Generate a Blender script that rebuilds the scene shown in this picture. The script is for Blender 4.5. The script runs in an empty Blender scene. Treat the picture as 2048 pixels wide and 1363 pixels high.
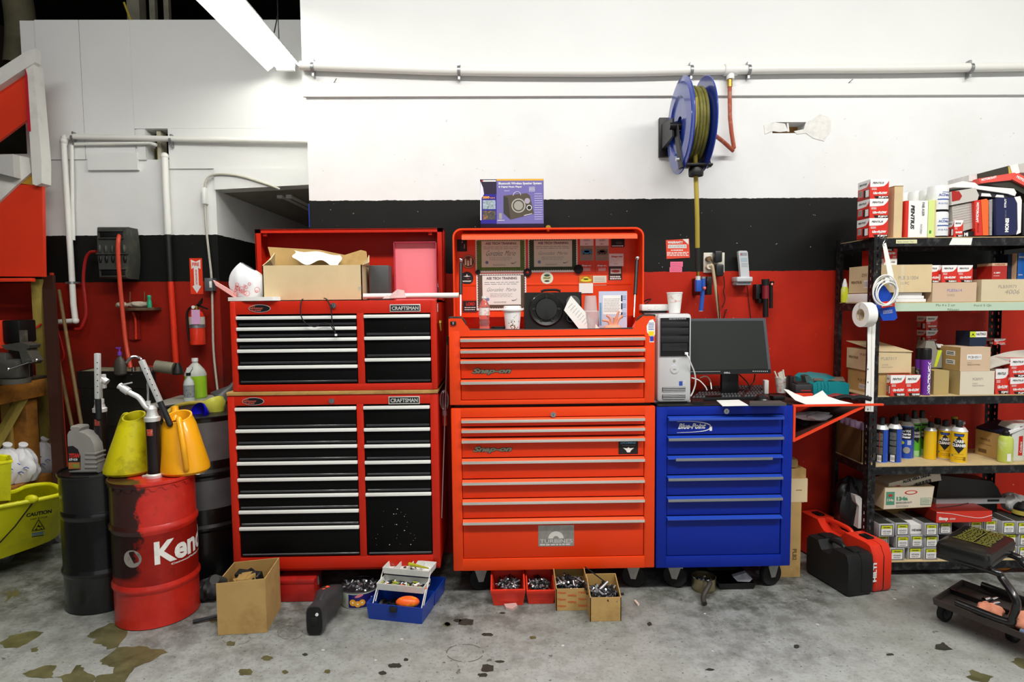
import bpy,bmesh,math,random
from mathutils import Matrix,Vector
RND=random.Random(11)
COL=bpy.context.scene.collection
SC=bpy.context.scene
pi=math.pi
FPX=1232.0;CH=1.45
_y=Vector((-25,-78,FPX)).normalized()
_d=Vector((183,19400,FPX));_d-=_y*_d.dot(_y);_d.normalize()
_x=_d.cross(_y)
def ray(px,py):
 c=Vector((px-1024,py-681.5,FPX))
 return Vector((c.dot(_x),c.dot(_y),-c.dot(_d)))
def at(px,py,Y):
 r=ray(px,py);r*=Y/r.y
 return Vector((r.x,r.y,r.z+CH))
def fl(px,py,z=0.0):
 r=ray(px,py);r*=(z-CH)/r.z
 return Vector((r.x,r.y,z))
def atx(px,py,X):
 r=ray(px,py);r*=X/r.x
 return Vector((r.x,r.y,r.z+CH))
def V(*a):return Vector(a)
XA,YA,ZA=V(1,0,0),V(0,1,0),V(0,0,1)
MATS={}
def lin(h):
 if isinstance(h,(tuple,list)):return tuple(h)[:3]
 h=h.lstrip('#');o=[]
 for i in(0,2,4):
  c=int(h[i:i+2],16)/255
  o.append(c/12.92 if c<=.04045 else((c+.055)/1.055)**2.4)
 return tuple(o)
class NT:
 def __init__(s,m):
  m.use_nodes=True;s.t=m.node_tree;s.b=s.t.nodes['Principled BSDF']
  s.co=None
 def n(s,ty,**kw):
  x=s.t.nodes.new(ty)
  for k,v in kw.items():
   if k in x.inputs:x.inputs[k].default_value=v
   else:setattr(x,k,v)
  return x
 def l(s,a,b):s.t.links.new(a,b)
 def coord(s,world=False):
  if world:return s.n('ShaderNodeNewGeometry').outputs['Position']
  return s.n('ShaderNodeTexCoord').outputs['Object']
 def noise(s,co,scale,detail=4,rough=.55,mp=None,dist=0):
  if mp:
   q=s.n('ShaderNodeMapping');q.inputs['Scale'].default_value=mp;s.l(co,q.inputs[0]);co=q.outputs[0]
  x=s.n('ShaderNodeTexNoise');x.inputs['Scale'].default_value=scale;x.inputs['Detail'].default_value=detail
  x.inputs['Roughness'].default_value=rough;x.inputs['Distortion'].default_value=dist
  s.l(co,x.inputs['Vector']);return x.outputs['Fac']
 def ramp(s,fac,stops,const=False):
  x=s.n('ShaderNodeValToRGB');e=x.color_ramp.elements
  if const:x.color_ramp.interpolation='CONSTANT'
  while len(e)<len(stops):e.new(.5)
  for i,(p,c)in enumerate(stops):
   e[i].position=p
   if not isinstance(c,(tuple,list))and not isinstance(c,str):c=(c,c,c)
   e[i].color=(*lin(c),1)
  s.l(fac,x.inputs[0]);return x.outputs[0]
 def mix(s,fac,a,b,mode='MIX'):
  x=s.n('ShaderNodeMix',data_type='RGBA',blend_type=mode)
  for sock,v in((x.inputs[0],fac),(x.inputs[6],a),(x.inputs[7],b)):
   if hasattr(v,'links'):s.l(v,sock)
   elif isinstance(v,(int,float)):sock.default_value=v
   else:sock.default_value=(*lin(v),1)
  return x.outputs[2]
 def math(s,op,a,b=0.0):
  x=s.n('ShaderNodeMath',operation=op)
  for i,v in((0,a),(1,b)):
   if hasattr(v,'links'):s.l(v,x.inputs[i])
   else:x.inputs[i].default_value=v
  return x.outputs[0]
def M(name,col=None,rough=.5,metal=0.,var=0.,scale=8.,dirt=None,damt=.5,bump=0.,coat=0.,trans=0.,ior=1.45,emit=0.,alpha=1.,mp=None,dscale=5,spec=None):
 if name in MATS:return MATS[name]
 m=bpy.data.materials.new(name);t=NT(m);b=t.b
 b.inputs['Roughness'].default_value=rough;b.inputs['Metallic'].default_value=metal
 b.inputs['Coat Weight'].default_value=coat;b.inputs['Transmission Weight'].default_value=trans
 b.inputs['IOR'].default_value=ior;b.inputs['Alpha'].default_value=alpha
 if spec is not None:b.inputs['Specular IOR Level'].default_value=spec
 c=lin(col);b.inputs['Base Color'].default_value=(*c,1)
 if emit:b.inputs['Emission Color'].default_value=(*c,1);b.inputs['Emission Strength'].default_value=emit
 if var or dirt or bump:
  co=t.coord();out=None
  if var:
   f=t.noise(co,scale,mp=mp)
   out=t.ramp(f,[(.3,tuple(x*(1-var)for x in c)),(.7,tuple(min(1,x*(1+var*.5))for x in c))])
  if dirt:
   f=t.noise(co,dscale,6,.65)
   mask=t.ramp(f,[(.5,0.),(.72,float(damt))])
   out=t.mix(mask,out if out else c,dirt)
  if out:t.l(out,b.inputs['Base Color'])
  if bump:
   bn=t.n('ShaderNodeBump');bn.inputs['Strength'].default_value=bump;bn.inputs['Distance'].default_value=.004
   t.l(t.noise(co,scale*6,3),bn.inputs['Height']);t.l(bn.outputs[0],b.inputs['Normal'])
 MATS[name]=m;return m
_tc={}
def text_geo(s,bold,shear):
 k=(s,bold,shear)
 if k in _tc:return _tc[k]
 cu=bpy.data.curves.new('t','FONT');cu.body=s;cu.offset=bold;cu.shear=shear;cu.resolution_u=3
 ob=bpy.data.objects.new('t',cu);COL.objects.link(ob)
 bpy.context.view_layer.update()
 dg=bpy.context.evaluated_depsgraph_get();me=ob.evaluated_get(dg).to_mesh()
 vs=[(v.co.x,v.co.y)for v in me.vertices];fs=[tuple(p.vertices)for p in me.polygons]
 ob.evaluated_get(dg).to_mesh_clear()
 bpy.data.objects.remove(ob);bpy.data.curves.remove(cu)
 if vs:
  x0=min(v[0]for v in vs);x1=max(v[0]for v in vs);y0=min(v[1]for v in vs);y1=max(v[1]for v in vs)
 else:x0=y0=0;x1=y1=1
 _tc[k]=(vs,fs,x0,x1,y0,y1);return _tc[k]
_fc={}
def fine_text(s,bold,shear):
 k=(s,bold,shear)
 if k in _fc:return _fc[k]
 vs,fs,x0,x1,y0,y1=text_geo(s,bold,shear);bm=bmesh.new();bv=[bm.verts.new((a,b,0))for a,b in vs]
 for f in fs:
  try:bm.faces.new([bv[i]for i in f])
  except ValueError:pass
 n=max(8,int(len(s)*5))
 for i in range(1,n):
  bmesh.ops.bisect_plane(bm,geom=bm.verts[:]+bm.edges[:]+bm.faces[:],plane_co=(x0+(x1-x0)*i/n,0,0),plane_no=(1,0,0))
 bm.verts.index_update();_fc[k]=([(v.co.x,v.co.y)for v in bm.verts],[tuple(v.index for v in f.verts)for f in bm.faces],x0,x1,y0,y1);bm.free();return _fc[k]
def catmull(pts,k=6,closed=False):
 pts=[Vector(p)for p in pts];n=len(pts);out=[]
 if n<3:return pts
 for i in range(n if closed else n-1):
  p0=pts[(i-1)%n]if closed or i>0 else pts[0]
  p1=pts[i];p2=pts[(i+1)%n]
  p3=pts[(i+2)%n]if closed or i+2<n else pts[-1]
  for j in range(k):
   t=j/k
   out.append(.5*((2*p1)+(p2-p0)*t+(2*p0-5*p1+4*p2-p3)*t*t+(3*p1-p0-3*p2+p3)*t**3))
 if not closed:out.append(pts[-1])
 return out
class MB:
 def __init__(s):s.v=[];s.f=[];s.m=[];s.mats=[];s.T=None
 def mi(s,mat):
  if mat not in s.mats:s.mats.append(mat)
  return s.mats.index(mat)
 def add(s,vs,fs,mat,T=None):
  o=len(s.v);k=s.mi(mat)
  for v in vs:
   v=Vector(v)
   if T:v=T@v
   if s.T:v=s.T@v
   s.v.append(v)
  for f in fs:s.f.append(tuple(i+o for i in f));s.m.append(k)
  return s
 def box(s,x0,x1,y0,y1,z0,z1,mat,r=0,T=None,seg=2):
  if x1<x0:x0,x1=x1,x0
  if y1<y0:y0,y1=y1,y0
  if z1<z0:z0,z1=z1,z0
  vs=[(x,y,z)for x in(x0,x1)for y in(y0,y1)for z in(z0,z1)]
  fs=[(0,1,3,2),(4,6,7,5),(0,4,5,1),(2,3,7,6),(0,2,6,4),(1,5,7,3)]
  r=min(r,.49*min(x1-x0,y1-y0,z1-z0))
  if r>0:
   bm=bmesh.new();bv=[bm.verts.new(v)for v in vs]
   for f in fs:bm.faces.new([bv[i]for i in f])
   bmesh.ops.bevel(bm,geom=bm.edges[:],offset=r,segments=seg,profile=.5,affect='EDGES')
   bm.verts.index_update();vs=[v.co.copy()for v in bm.verts];fs=[tuple(v.index for v in f.verts)for f in bm.faces];bm.free()
  return s.add(vs,fs,mat,T)
 def cyl(s,p0,p1,r0,mat,r1=None,n=20,caps=True):
  p0=Vector(p0);p1=Vector(p1);r1=r0 if r1 is None else r1
  a=(p1-p0).normalized();u=a.orthogonal().normalized();w=a.cross(u)
  vs=[];
  for p,r in((p0,r0),(p1,r1)):
   for i in range(n):
    t=2*pi*i/n;vs.append(p+(u*math.cos(t)+w*math.sin(t))*r)
  fs=[(i,(i+1)%n,n+(i+1)%n,n+i)for i in range(n)]
  if caps:fs+=[tuple(range(n))[::-1],tuple(range(n,2*n))]
  return s.add(vs,fs,mat)
 def lathe(s,prof,mat,o=(0,0,0),ax=(0,0,1),n=32,sx=1.,sy=1.,rot=0,sq=0,caps=True):
  a=Vector(ax).normalized();q=ZA.rotation_difference(a).to_matrix().to_4x4()
  T=Matrix.Translation(Vector(o))@q@Matrix.Rotation(rot,4,'Z');vs=[];fs=[]
  for r,z in prof:
   for i in range(n):
    t=2*pi*i/n;c,d=math.cos(t),math.sin(t)
    if sq:k=(abs(c)**sq+abs(d)**sq)**(-1/sq);c*=k;d*=k
    vs.append((r*c*sx,r*d*sy,z))
  for j in range(len(prof)-1):
   for i in range(n):
    k=(i+1)%n;fs.append((j*n+i,j*n+k,(j+1)*n+k,(j+1)*n+i))
  if caps and prof[0][0]>1e-6:fs.append(tuple(range(n))[::-1])
  if caps and prof[-1][0]>1e-6:fs.append(tuple(range((len(prof)-1)*n,len(prof)*n)))
  return s.add(vs,fs,mat,T)
 def tube(s,pts,r,mat,n=8,closed=False,smooth=0,flat=None):
  pts=[Vector(p)for p in pts]
  if smooth:pts=catmull(pts,smooth,closed)
  N=len(pts);vs=[];fs=[];u=None
  for i,p in enumerate(pts):
   a=pts[(i+1)%N]if(closed or i<N-1)else p
   b=pts[i-1]if(closed or i>0)else p
   d=(a-b);d=d.normalized()if d.length>1e-9 else ZA
   u=d.orthogonal().normalized()if u is None else(u-d*u.dot(d)).normalized()
   w=d.cross(u);rr=r[min(i,len(r)-1)]if isinstance(r,(list,tuple))else r
   for k in range(n):
    t=2*pi*k/n;vs.append(p+(u*math.cos(t)+w*math.sin(t))*rr)
  for i in range(N if closed else N-1):
   j=(i+1)%N
   for k in range(n):l=(k+1)%n;fs.append((i*n+k,i*n+l,j*n+l,j*n+k))
  if not closed:fs+=[tuple(range(n))[::-1],tuple(range((N-1)*n,N*n))]
  return s.add(vs,fs,mat)
 def sph(s,c,r,mat,n=16,T=None):
  if not isinstance(r,(tuple,list)):r=(r,r,r)
  h=n//2;vs=[(0,0,r[2])];fs=[]
  for j in range(1,h):
   a=pi*j/h
   for i in range(n):t=2*pi*i/n;vs.append((r[0]*math.sin(a)*math.cos(t),r[1]*math.sin(a)*math.sin(t),r[2]*math.cos(a)))
  vs.append((0,0,-r[2]))
  for i in range(n):
   k=(i+1)%n;fs.append((0,1+i,1+k));fs.append((len(vs)-1,1+(h-2)*n+k,1+(h-2)*n+i))
   for j in range(h-2):fs.append((1+j*n+i,1+(j+1)*n+i,1+(j+1)*n+k,1+j*n+k))
  return s.add(vs,fs,mat,Matrix.Translation(Vector(c))@(T or Matrix.Identity(4)))
 def prism(s,pts,ext,mat):
  """closed polygon pts (3D) extruded by vector ext"""
  pts=[Vector(p)for p in pts];ext=Vector(ext);n=len(pts)
  fs=[tuple(range(n))[::-1],tuple(range(n,2*n))]+[(i,(i+1)%n,n+(i+1)%n,n+i)for i in range(n)]
  return s.add(pts+[p+ext for p in pts],fs,mat)
 def quad(s,a,b,c,d,mat):return s.add([a,b,c,d],[(0,1,2,3)],mat)
 def hexa(s,bot,top,mat):
  """bot, top: 4 points each"""
  return s.add(list(bot)+list(top),[(0,3,2,1),(4,5,6,7),(0,1,5,4),(1,2,6,5),(2,3,7,6),(3,0,4,7)],mat)
 def grid(s,fn,nu,nv,mat,th=0):
  vs=[Vector(fn(i/nu,j/nv))for j in range(nv+1)for i in range(nu+1)]
  fs=[(j*(nu+1)+i,j*(nu+1)+i+1,(j+1)*(nu+1)+i+1,(j+1)*(nu+1)+i)for j in range(nv)for i in range(nu)]
  if th:
   a=(vs[1]-vs[0]).cross(vs[nu+1]-vs[0]).normalized()*th;k=len(vs)
   vs+=[v-a for v in vs];fs+=[tuple(i+k for i in f)[::-1]for f in fs]
   rim=[i for i in range(nu+1)]+[j*(nu+1)+nu for j in range(1,nv+1)]+[nv*(nu+1)+i for i in range(nu-1,-1,-1)]+[j*(nu+1)for j in range(nv-1,0,-1)]
   fs+=[(rim[i],rim[i-1],rim[i-1]+k,rim[i]+k)for i in range(len(rim))]
  return s.add(vs,fs,mat)
 def text(s,t,o,u,v,mat,w=None,h=None,bold=.0,shear=0.,center=False,off=.0008):
  vs,fs,x0,x1,y0,y1=text_geo(t,bold,shear);u=Vector(u).normalized();v=Vector(v).normalized();n=u.cross(v)
  if w and h:kx,ky=w/(x1-x0),h/(y1-y0)
  elif w:kx=ky=w/(x1-x0)
  else:kx=ky=h/(y1-y0)
  o=Vector(o)+n*off
  if center:o=o-u*(x1-x0)*kx/2-v*(y1-y0)*ky/2
  return s.add([o+u*((a-x0)*kx)+v*((b-y0)*ky)for a,b in vs],fs,mat)
 def build(s,name,parent=None,label=None,cat=None,group=None,kind=None,flat=False,ang=35,sub=0):
  me=bpy.data.meshes.new(name)
  lo=Vector((min(v[i]for v in s.v)for i in range(3)));hi=Vector((max(v[i]for v in s.v)for i in range(3)))
  o=Vector(((lo.x+hi.x)/2,(lo.y+hi.y)/2,lo.z))
  me.from_pydata([v-o for v in s.v],[],s.f)
  for m in s.mats:me.materials.append(m)
  me.polygons.foreach_set('material_index',s.m)
  if not flat:
   me.polygons.foreach_set('use_smooth',[True]*len(s.f));me.set_sharp_from_angle(angle=math.radians(ang))
  me.update()
  ob=bpy.data.objects.new(name,me);COL.objects.link(ob)
  po=Vector((0,0,0))
  p=parent
  while p:po+=p.location;p=p.parent
  ob.location=o-po
  if parent:ob.parent=parent
  tag(ob,label,cat,group,kind)
  if sub:md=ob.modifiers.new('s','SUBSURF');md.levels=sub;md.render_levels=sub
  return ob
def tag(o,label=None,cat=None,group=None,kind=None):
 for k,v in(('label',label),('category',cat),('group',group),('kind',kind)):
  if v:o[k]=v
 return o
def thing(name,label,cat,loc,group=None):
 o=bpy.data.objects.new(name,None);o.empty_display_size=.1;COL.objects.link(o);o.location=Vector(loc)
 return tag(o,label,cat,group)
def struct(mb,name,parent=None):return mb.build(name,parent,kind='structure')
def clone(root,dv,label=None,group=None):
 r=root.copy();COL.objects.link(r);r.location=root.location+Vector(dv)
 if label:r['label']=label
 if group:r['group']=group
 for ch in list(root.children):
  c=ch.copy();COL.objects.link(c);c.parent=r
  for g in list(ch.children):
   d=g.copy();COL.objects.link(d);d.parent=c
 return r
def pr(x0,x1,yt,yb,Y):
 """pixel rectangle on the plane Y -> X0, X1, Z0, Z1"""
 xm,ym=(x0+x1)/2,(yt+yb)/2
 return at(x0,ym,Y).x,at(x1,ym,Y).x,at(xm,yb,Y).z,at(xm,yt,Y).z
def prect(mb,x0,x1,yt,yb,Y,mat,th=.0006,r=0):
 a,b,c,d=pr(x0,x1,yt,yb,Y);mb.box(a,b,Y-th,Y,c,d,mat,r=r)
def ptext(mb,t,x0,x1,yt,yb,Y,mat,bold=0.,shear=0.,h=True):
 a,b,c,d=pr(x0,x1,yt,yb,Y)
 mb.text(t,V(a,Y,c),XA,ZA,mat,w=b-a,h=(d-c)if h else None,bold=bold,shear=shear)
def lines(mb,x0,x1,yt,yb,Y,mat,n,frac=.35):
 """rows of small print"""
 a,b,c,d=pr(x0,x1,yt,yb,Y);s=(d-c)/n
 for i in range(n):
  x=a;z=d-s*(i+.5)
  while x<b-(b-a)*.05:
   w=min((b-a)*RND.uniform(.06,.2),b-x)
   mb.box(x,x+w,Y-.0007,Y,z-s*frac/2,z+s*frac/2,mat);x+=w+(b-a)*.03
def flatprint(mb,o,u,v,w,h,mat,n,frac=.4,off=.0007):
 u=Vector(u).normalized();v=Vector(v).normalized();nn=u.cross(v)*off;s=h/n;o=Vector(o)+nn
 for i in range(n):
  x=0;z=h-s*(i+.5)
  while x<w*.95:
   k=min(w*RND.uniform(.06,.2),w-x)
   p=o+u*x+v*(z-s*frac/2)
   mb.quad(p,p+u*k,p+u*k+v*s*frac,p+v*s*frac,mat);x+=k+w*.035
def rectuv(mb,o,u,v,w,h,mat,off=.0005):
 u=Vector(u).normalized();v=Vector(v).normalized();o=Vector(o)+u.cross(v)*off
 mb.quad(o,o+u*w,o+u*w+v*h,o+v*h,mat)
def disc(mb,c,u,v,r,mat,off=.0008,n=24,ry=None):
 u=Vector(u).normalized();v=Vector(v).normalized();c=Vector(c)+u.cross(v)*off;ry=ry or r
 mb.add([c+u*math.cos(2*pi*i/n)*r+v*math.sin(2*pi*i/n)*ry for i in range(n)],[tuple(range(n))],mat)
def ring(mb,c,u,v,r0,r1,mat,off=.0008,n=28):
 u=Vector(u).normalized();v=Vector(v).normalized();c=Vector(c)+u.cross(v)*off
 vs=[c+(u*math.cos(2*pi*i/n)+v*math.sin(2*pi*i/n))*r for r in(r0,r1)for i in range(n)]
 mb.add(vs,[(i,(i+1)%n,n+(i+1)%n,n+i)for i in range(n)],mat)
def rotz(c,a):return Matrix.Translation(Vector(c))@Matrix.Rotation(a,4,'Z')
def patch0(b,c,r,a0,a1,z0,z1,mat,k=.0006):
 n=12;A=[math.radians(a0+(a1-a0)*i/n)for i in range(n+1)]
 b.add([(c.x+(r+k)*math.cos(a),c.y+(r+k)*math.sin(a),z)for z in(z0,z1)for a in A],[(i,i+1,n+2+i,n+1+i)for i in range(n)],mat)
mBlk=M('black paint','#0b0b0c',.45);mWht=M('white plastic','#e8e8e6',.45);mInk=M('black ink','#141416',.6)
mRub=M('black rubber','#101011',.75);mSteel=M('steel','#b9bcc0',.3,1.);mDkSteel=M('oily steel','#55565a',.42,.9,var=.5,scale=20)
mChrome=M('chrome','#d8dadd',.14,1.);mPaper=M('white paper','#ecebe6',.7);mGreyInk=M('grey ink','#77787c',.7)
mCard=M('cardboard','#bd9a5f',.85,var=.14,scale=6,dirt='#7a5a2c',damt=.55);mCardL=M('pale cardboard','#d3bd94',.85,var=.1,scale=6)
mCardD=M('cardboard inside','#a8854a',.9,var=.15,scale=5);mRedInk=M('red ink','#c42b22',.6);mBlueInk=M('blue ink','#2a4aa0',.6)
mAl=M('brushed aluminium','#e4e5e2',.34,.45,spec=.5);mZinc=M('zinc plate','#a9abac',.4,.85,var=.25,scale=15)
mBrass=M('brass','#b89347',.35,1.)
WY=3.5
LY=4.6
def wall_mat(name,z1,z2,rough=.55,dirt=0.):
 m=bpy.data.materials.new(name);t=NT(m);co=t.coord(True)
 sp=t.n('ShaderNodeSeparateXYZ');t.l(co,sp.inputs[0]);nz=t.noise(co,30,3)
 z=t.math('ADD',sp.outputs[2],t.math('MULTIPLY',t.math('SUBTRACT',nz,.5),.012))
 n1=t.noise(co,2.2,6,.6)
 white=t.ramp(n1,[(.3,'#e0e1df'),(.6,'#e9eae9')])
 black=t.ramp(n1,[(.3,'#090a08'),(.7,'#11130f')])
 red=t.ramp(n1,[(.3,'#8a150a'),(.7,'#ab200d')]if dirt else[(.3,'#a51a08'),(.7,'#c42a10')])  # bay variant: same paint, with the bay's shade put into a darker red
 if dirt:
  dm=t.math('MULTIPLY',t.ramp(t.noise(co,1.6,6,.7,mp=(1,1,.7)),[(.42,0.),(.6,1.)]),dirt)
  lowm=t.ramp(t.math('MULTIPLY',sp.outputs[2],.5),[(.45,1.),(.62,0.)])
  red=t.mix(t.math('MULTIPLY',dm,lowm),t.mix(.35,red,'#5c1408'),'#3a1a12')  # low grime noise over a red darkened throughout to stand for bay shade
 c=t.mix(t.math('GREATER_THAN',z,z1),red,black)
 c=t.mix(t.math('GREATER_THAN',z,z2),c,white)
 sc=t.ramp(t.noise(co,45,2,.5),[(.755,0.),(.77,1.)])
 c=t.mix(t.math('MULTIPLY',sc,.6),c,'#b9b3a8')
 t.l(c,t.b.inputs['Base Color'])
 t.b.inputs['Roughness'].default_value=rough;t.b.inputs['Specular IOR Level'].default_value=.25
 bn=t.n('ShaderNodeBump');bn.inputs['Strength'].default_value=.25;bn.inputs['Distance'].default_value=.003
 t.l(t.noise(co,14,5,.6),bn.inputs['Height']);t.l(bn.outputs[0],t.b.inputs['Normal'])
 return m
mWallM=wall_mat('painted main wall',1.612,2.022)
mWallL=wall_mat('painted bay wall',1.622,1.962,dirt=.8)  # dirt gives grime and also the shade-darkened red
mWhiteWall=M('white wall paint','#e4e5e3',.6,var=.03,scale=2)
mDark=M('dark bare roof space','#231f16',.9,var=.4,scale=2)
mConc=bpy.data.materials.new('stained concrete');t=NT(mConc);co=t.coord(True)
n1=t.noise(co,1.3,8,.62);n2=t.noise(co,9,8,.7);n3=t.noise(co,60,4,.6)
c=t.ramp(n1,[(.3,'#8c8e87'),(.5,'#a2a5a2'),(.7,'#b3b6b6')])
c=t.mix(t.ramp(n2,[(.45,0.),(.68,.5)]),c,'#6c6d62')
c=t.mix(t.ramp(n3,[(.5,0.),(.75,.45)]),c,'#5c5c54')
sp=t.n('ShaderNodeSeparateXYZ');t.l(co,sp.inputs[0])
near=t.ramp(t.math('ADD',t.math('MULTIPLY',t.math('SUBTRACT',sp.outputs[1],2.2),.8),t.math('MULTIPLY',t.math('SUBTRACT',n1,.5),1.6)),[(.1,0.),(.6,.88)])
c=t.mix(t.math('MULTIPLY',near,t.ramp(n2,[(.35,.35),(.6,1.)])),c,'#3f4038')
oil=t.ramp(t.noise(co,2.1,5,.62,dist=.6),[(.62,0.),(.635,1.)])
left=t.ramp(t.math('MULTIPLY',t.math('ADD',sp.outputs[0],3.),.25),[(.3,1.),(.6,.0)])
c=t.mix(t.math('MULTIPLY',oil,left),c,t.ramp(n2,[(.3,'#4c4a2e'),(.7,'#67633f')]))
spk=t.ramp(t.noise(co,52,3,.6,mp=(1,1.5,1)),[(.655,0.),(.68,.85)])
c=t.mix(spk,c,'#2f2f2a')
spk2=t.ramp(t.noise(co,13,5,.6),[(.68,0.),(.7,.75)])
c=t.mix(spk2,c,'#3a3931')
wh=t.ramp(t.noise(co,26,1,.5),[(.775,0.),(.785,.8)])
c=t.mix(wh,c,'#d8d8d4')
t.l(c,t.b.inputs['Base Color'])
t.l(t.ramp(oil,[(0.,.62),(1.,.4)]),t.b.inputs['Roughness'])
bn=t.n('ShaderNodeBump');bn.inputs['Strength'].default_value=.35;bn.inputs['Distance'].default_value=.004
t.l(n2,bn.inputs['Height']);t.l(bn.outputs[0],t.b.inputs['Normal'])
mb=MB();mb.box(-6,6,-5,9,-.1,0,mConc)
mOil=bpy.data.materials.new('oil soaked concrete');t=NT(mOil);co=t.coord(True)
t.l(t.ramp(t.noise(co,12,6,.65),[(.35,'#4b4a30'),(.65,'#6d6a48')]),t.b.inputs['Base Color']);t.b.inputs['Roughness'].default_value=.38
mSpot=M('dark grease spot','#34332c',.6,var=.4,scale=20);mOl2=M('olive oil spot','#5d5a3a',.4,var=.3,scale=20);mRing=M('faint grease ring','#62635a',.6)
def jag(P,seed,amp,n=3):
 rs=random.Random(seed);out=[]
 for i in range(len(P)):
  a,b=P[i],P[(i+1)%len(P)]
  for j in range(n):q=a.lerp(b,j/n);L=(b-a).length;out.append(q+V(rs.uniform(-1,1),rs.uniform(-1,1),0)*L*amp*(0 if j==0 else 1))
 return out
def stain(pts,mat,sc=None,o=(0,0),seed=1,amp=.12):
 if sc:pts=[(o[0]+x/sc,o[1]+y/sc)for x,y in pts]
 mb.add(jag([fl(x,y,.0008)for x,y in pts],seed,amp),[tuple(range(len(pts)*3))],mat)
LO=dict(sc=6.113,o=(0,1140))
stain([(0,900),(110,800),(320,750),(540,755),(480,800),(340,890),(200,950),(60,950)],mOil,seed=2,**LO)
stain([(370,960),(470,925),(450,990),(390,1000)],mOil,seed=3,**LO)
stain([(1100,760),(1250,690),(1350,640),(1480,690),(1560,760),(1440,940),(1300,965),(1240,900),(1130,880),(1180,830),(1060,810)],mOil,seed=4,**LO)
stain([(1220,1100),(1430,940),(1700,920),(1990,960),(2060,1000),(1834,1120),(1640,1190),(1590,1260),(1600,1500),(1050,1500),(1180,1290),(1380,1260),(1400,1180),(1240,1150)],mOil,seed=5,**LO)
stain([(270,1260),(420,1210),(560,1160),(690,1160),(640,1240),(660,1310),(540,1320),(400,1310)],mOil,seed=6,**LO)
stain([(860,1260),(930,1160),(1000,1150),(1020,1220),(1150,1280),(1180,1320),(1000,1500),(850,1400),(660,1300)],mOil,seed=7,**LO)
def spot(cx,cy,rx,ry,mat,seed):stain([(cx+rx*math.cos(a*pi/4)*(.75+.4*((seed*7+a*5)%4)/3),cy+ry*math.sin(a*pi/4)*(.75+.4*((seed*3+a*7)%4)/3))for a in range(8)],mat,seed=seed,amp=.15)
for i,q in enumerate(((462,1286,11,5),(534,1315,11,6),(491,1343,15,8),(570,1343,8,4),(655,1342,8,4),(894,1248,8,5),(1066,1274,7,4),(425,1240,9,5))):spot(*q,mOl2,i+20)
for i,q in enumerate(((932,1243,20,7),(915,1240,8,4),(975,1268,12,4),(1299,1247,6,4),(1593,1292,7,4),(1005,1225,6,2.5),(790,1330,14,6),(765,1345,10,4),(975,1335,16,8),(1000,1322,10,3),(965,1349,10,5),(895,1247,7,4),(812,1318,6,3),(1420,1338,9,3),(1780,1308,8,3),(610,1308,7,3))):spot(*q,mSpot,i+40)
stain([(1870,1292),(1885,1283),(1895,1290),(1907,1298),(1890,1300),(1871,1297)],mSpot,seed=60)
stain([(2022,1322),(2035,1314),(2060,1318),(2060,1342),(2040,1334)],mOil,seed=61);stain([(1932,1352),(1945,1338),(1960,1345),(1988,1352),(1975,1364),(1945,1360)],mOil,seed=62)
for cx,cy,rx,ry in((472,1276,29,12),(580,1264,26,14),(930,1305,38,18)):
 P=[fl(cx+rx*math.cos(a),cy+ry*math.sin(a),.0009)for a in[2*pi*k/40 for k in range(40)]];cc_=sum(P,V(0,0,0))/40;mb.add(P+[p.lerp(cc_,.06)for p in P],[(k,(k+1)%40,40+(k+1)%40,40+k)for k in range(40)if k%9>1],mRing)
struct(mb,'floor')
XL=-1.055
ZT=4.4
hx0,hx1,hz0,hz1=pr(1545,1612,244,266,WY)
mb=MB()
mb.box(XL,hx0,WY,WY+.2,0,ZT,mWallM);mb.box(hx1,5.2,WY,WY+.2,0,ZT,mWallM)
mb.box(hx0,hx1,WY,WY+.2,0,hz0,mWallM);mb.box(hx0,hx1,WY,WY+.2,hz1,ZT,mWallM)
mb.box(hx0,hx1,WY+.1,WY+.14,hz0,hz1,M('raw stud wood','#a5793c',.8,var=.3,scale=30))
mb.box(XL,XL+.15,WY+.2,8,0,ZT,mWhiteWall)
zp=at(1000,194,WY).z
mb.box(XL-.012,5.2,WY-.018,WY,zp,ZT,mWhiteWall)
struct(mb,'wall_back')
mb=MB()
mPl=M('broken plaster','#e3e2dd',.9,var=.12,scale=30,bump=.5)
def blob(mb,pts,Y,th,mat):
 P=[at(x,y,Y)for x,y in pts];mb.prism(P,(0,th,0),mat)
blob(mb,[(1528,250),(1548,244),(1570,247),(1576,262),(1560,264),(1545,262),(1530,268)],WY-.003,.004,mPl)
blob(mb,[(1611,246),(1640,228),(1662,236),(1662,262),(1648,282),(1626,276),(1612,266),(1594,268),(1588,262),(1608,258)],WY-.003,.004,mPl)
blob(mb,[(1574,246),(1577,246),(1579,263),(1575,263)],WY-.003,.006,mPl)
struct(mb,'trim_1')
b=MB();q=pr(616,624,408,455,WY+.1);b.box(XL-.03,XL-.003,WY+.08,WY+.12,q[2],q[3],M('blue plastic edge','#1c3fb0',.4));b.build('plastic_strip',label='blue plastic edge showing at the main wall corner above the red lid',cat='strip')
for px,py,dx,dy in((1697,166,9,-8),(668,165,5,-8),(1419,228,5,-5)):
 Y0=WY-(.018 if py<194 else 0)
 p=at(px,py,Y0);q=at(px+dx,py+dy,Y0-.02);mb=MB();mb.cyl(p,q,.0018,mDkSteel,n=6)
 struct(mb,'trim_nail')
x0=at(64,470,LY).x;xc=at(435,470,LY).x;zt=at(330,41,LY).z
ax0,ax1,az0,az1=pr(293,337,259,319,LY)
zlin=at(430,380,LY).z;zlin2=at(620,366,LY).z;xr=0.2
mb=MB()
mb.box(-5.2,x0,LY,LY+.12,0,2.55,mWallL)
mb.box(x0,ax0,LY,LY+.12,0,zt,mWallL);mb.box(ax0,ax1,LY,LY+.12,0,az0,mWallL)
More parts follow.
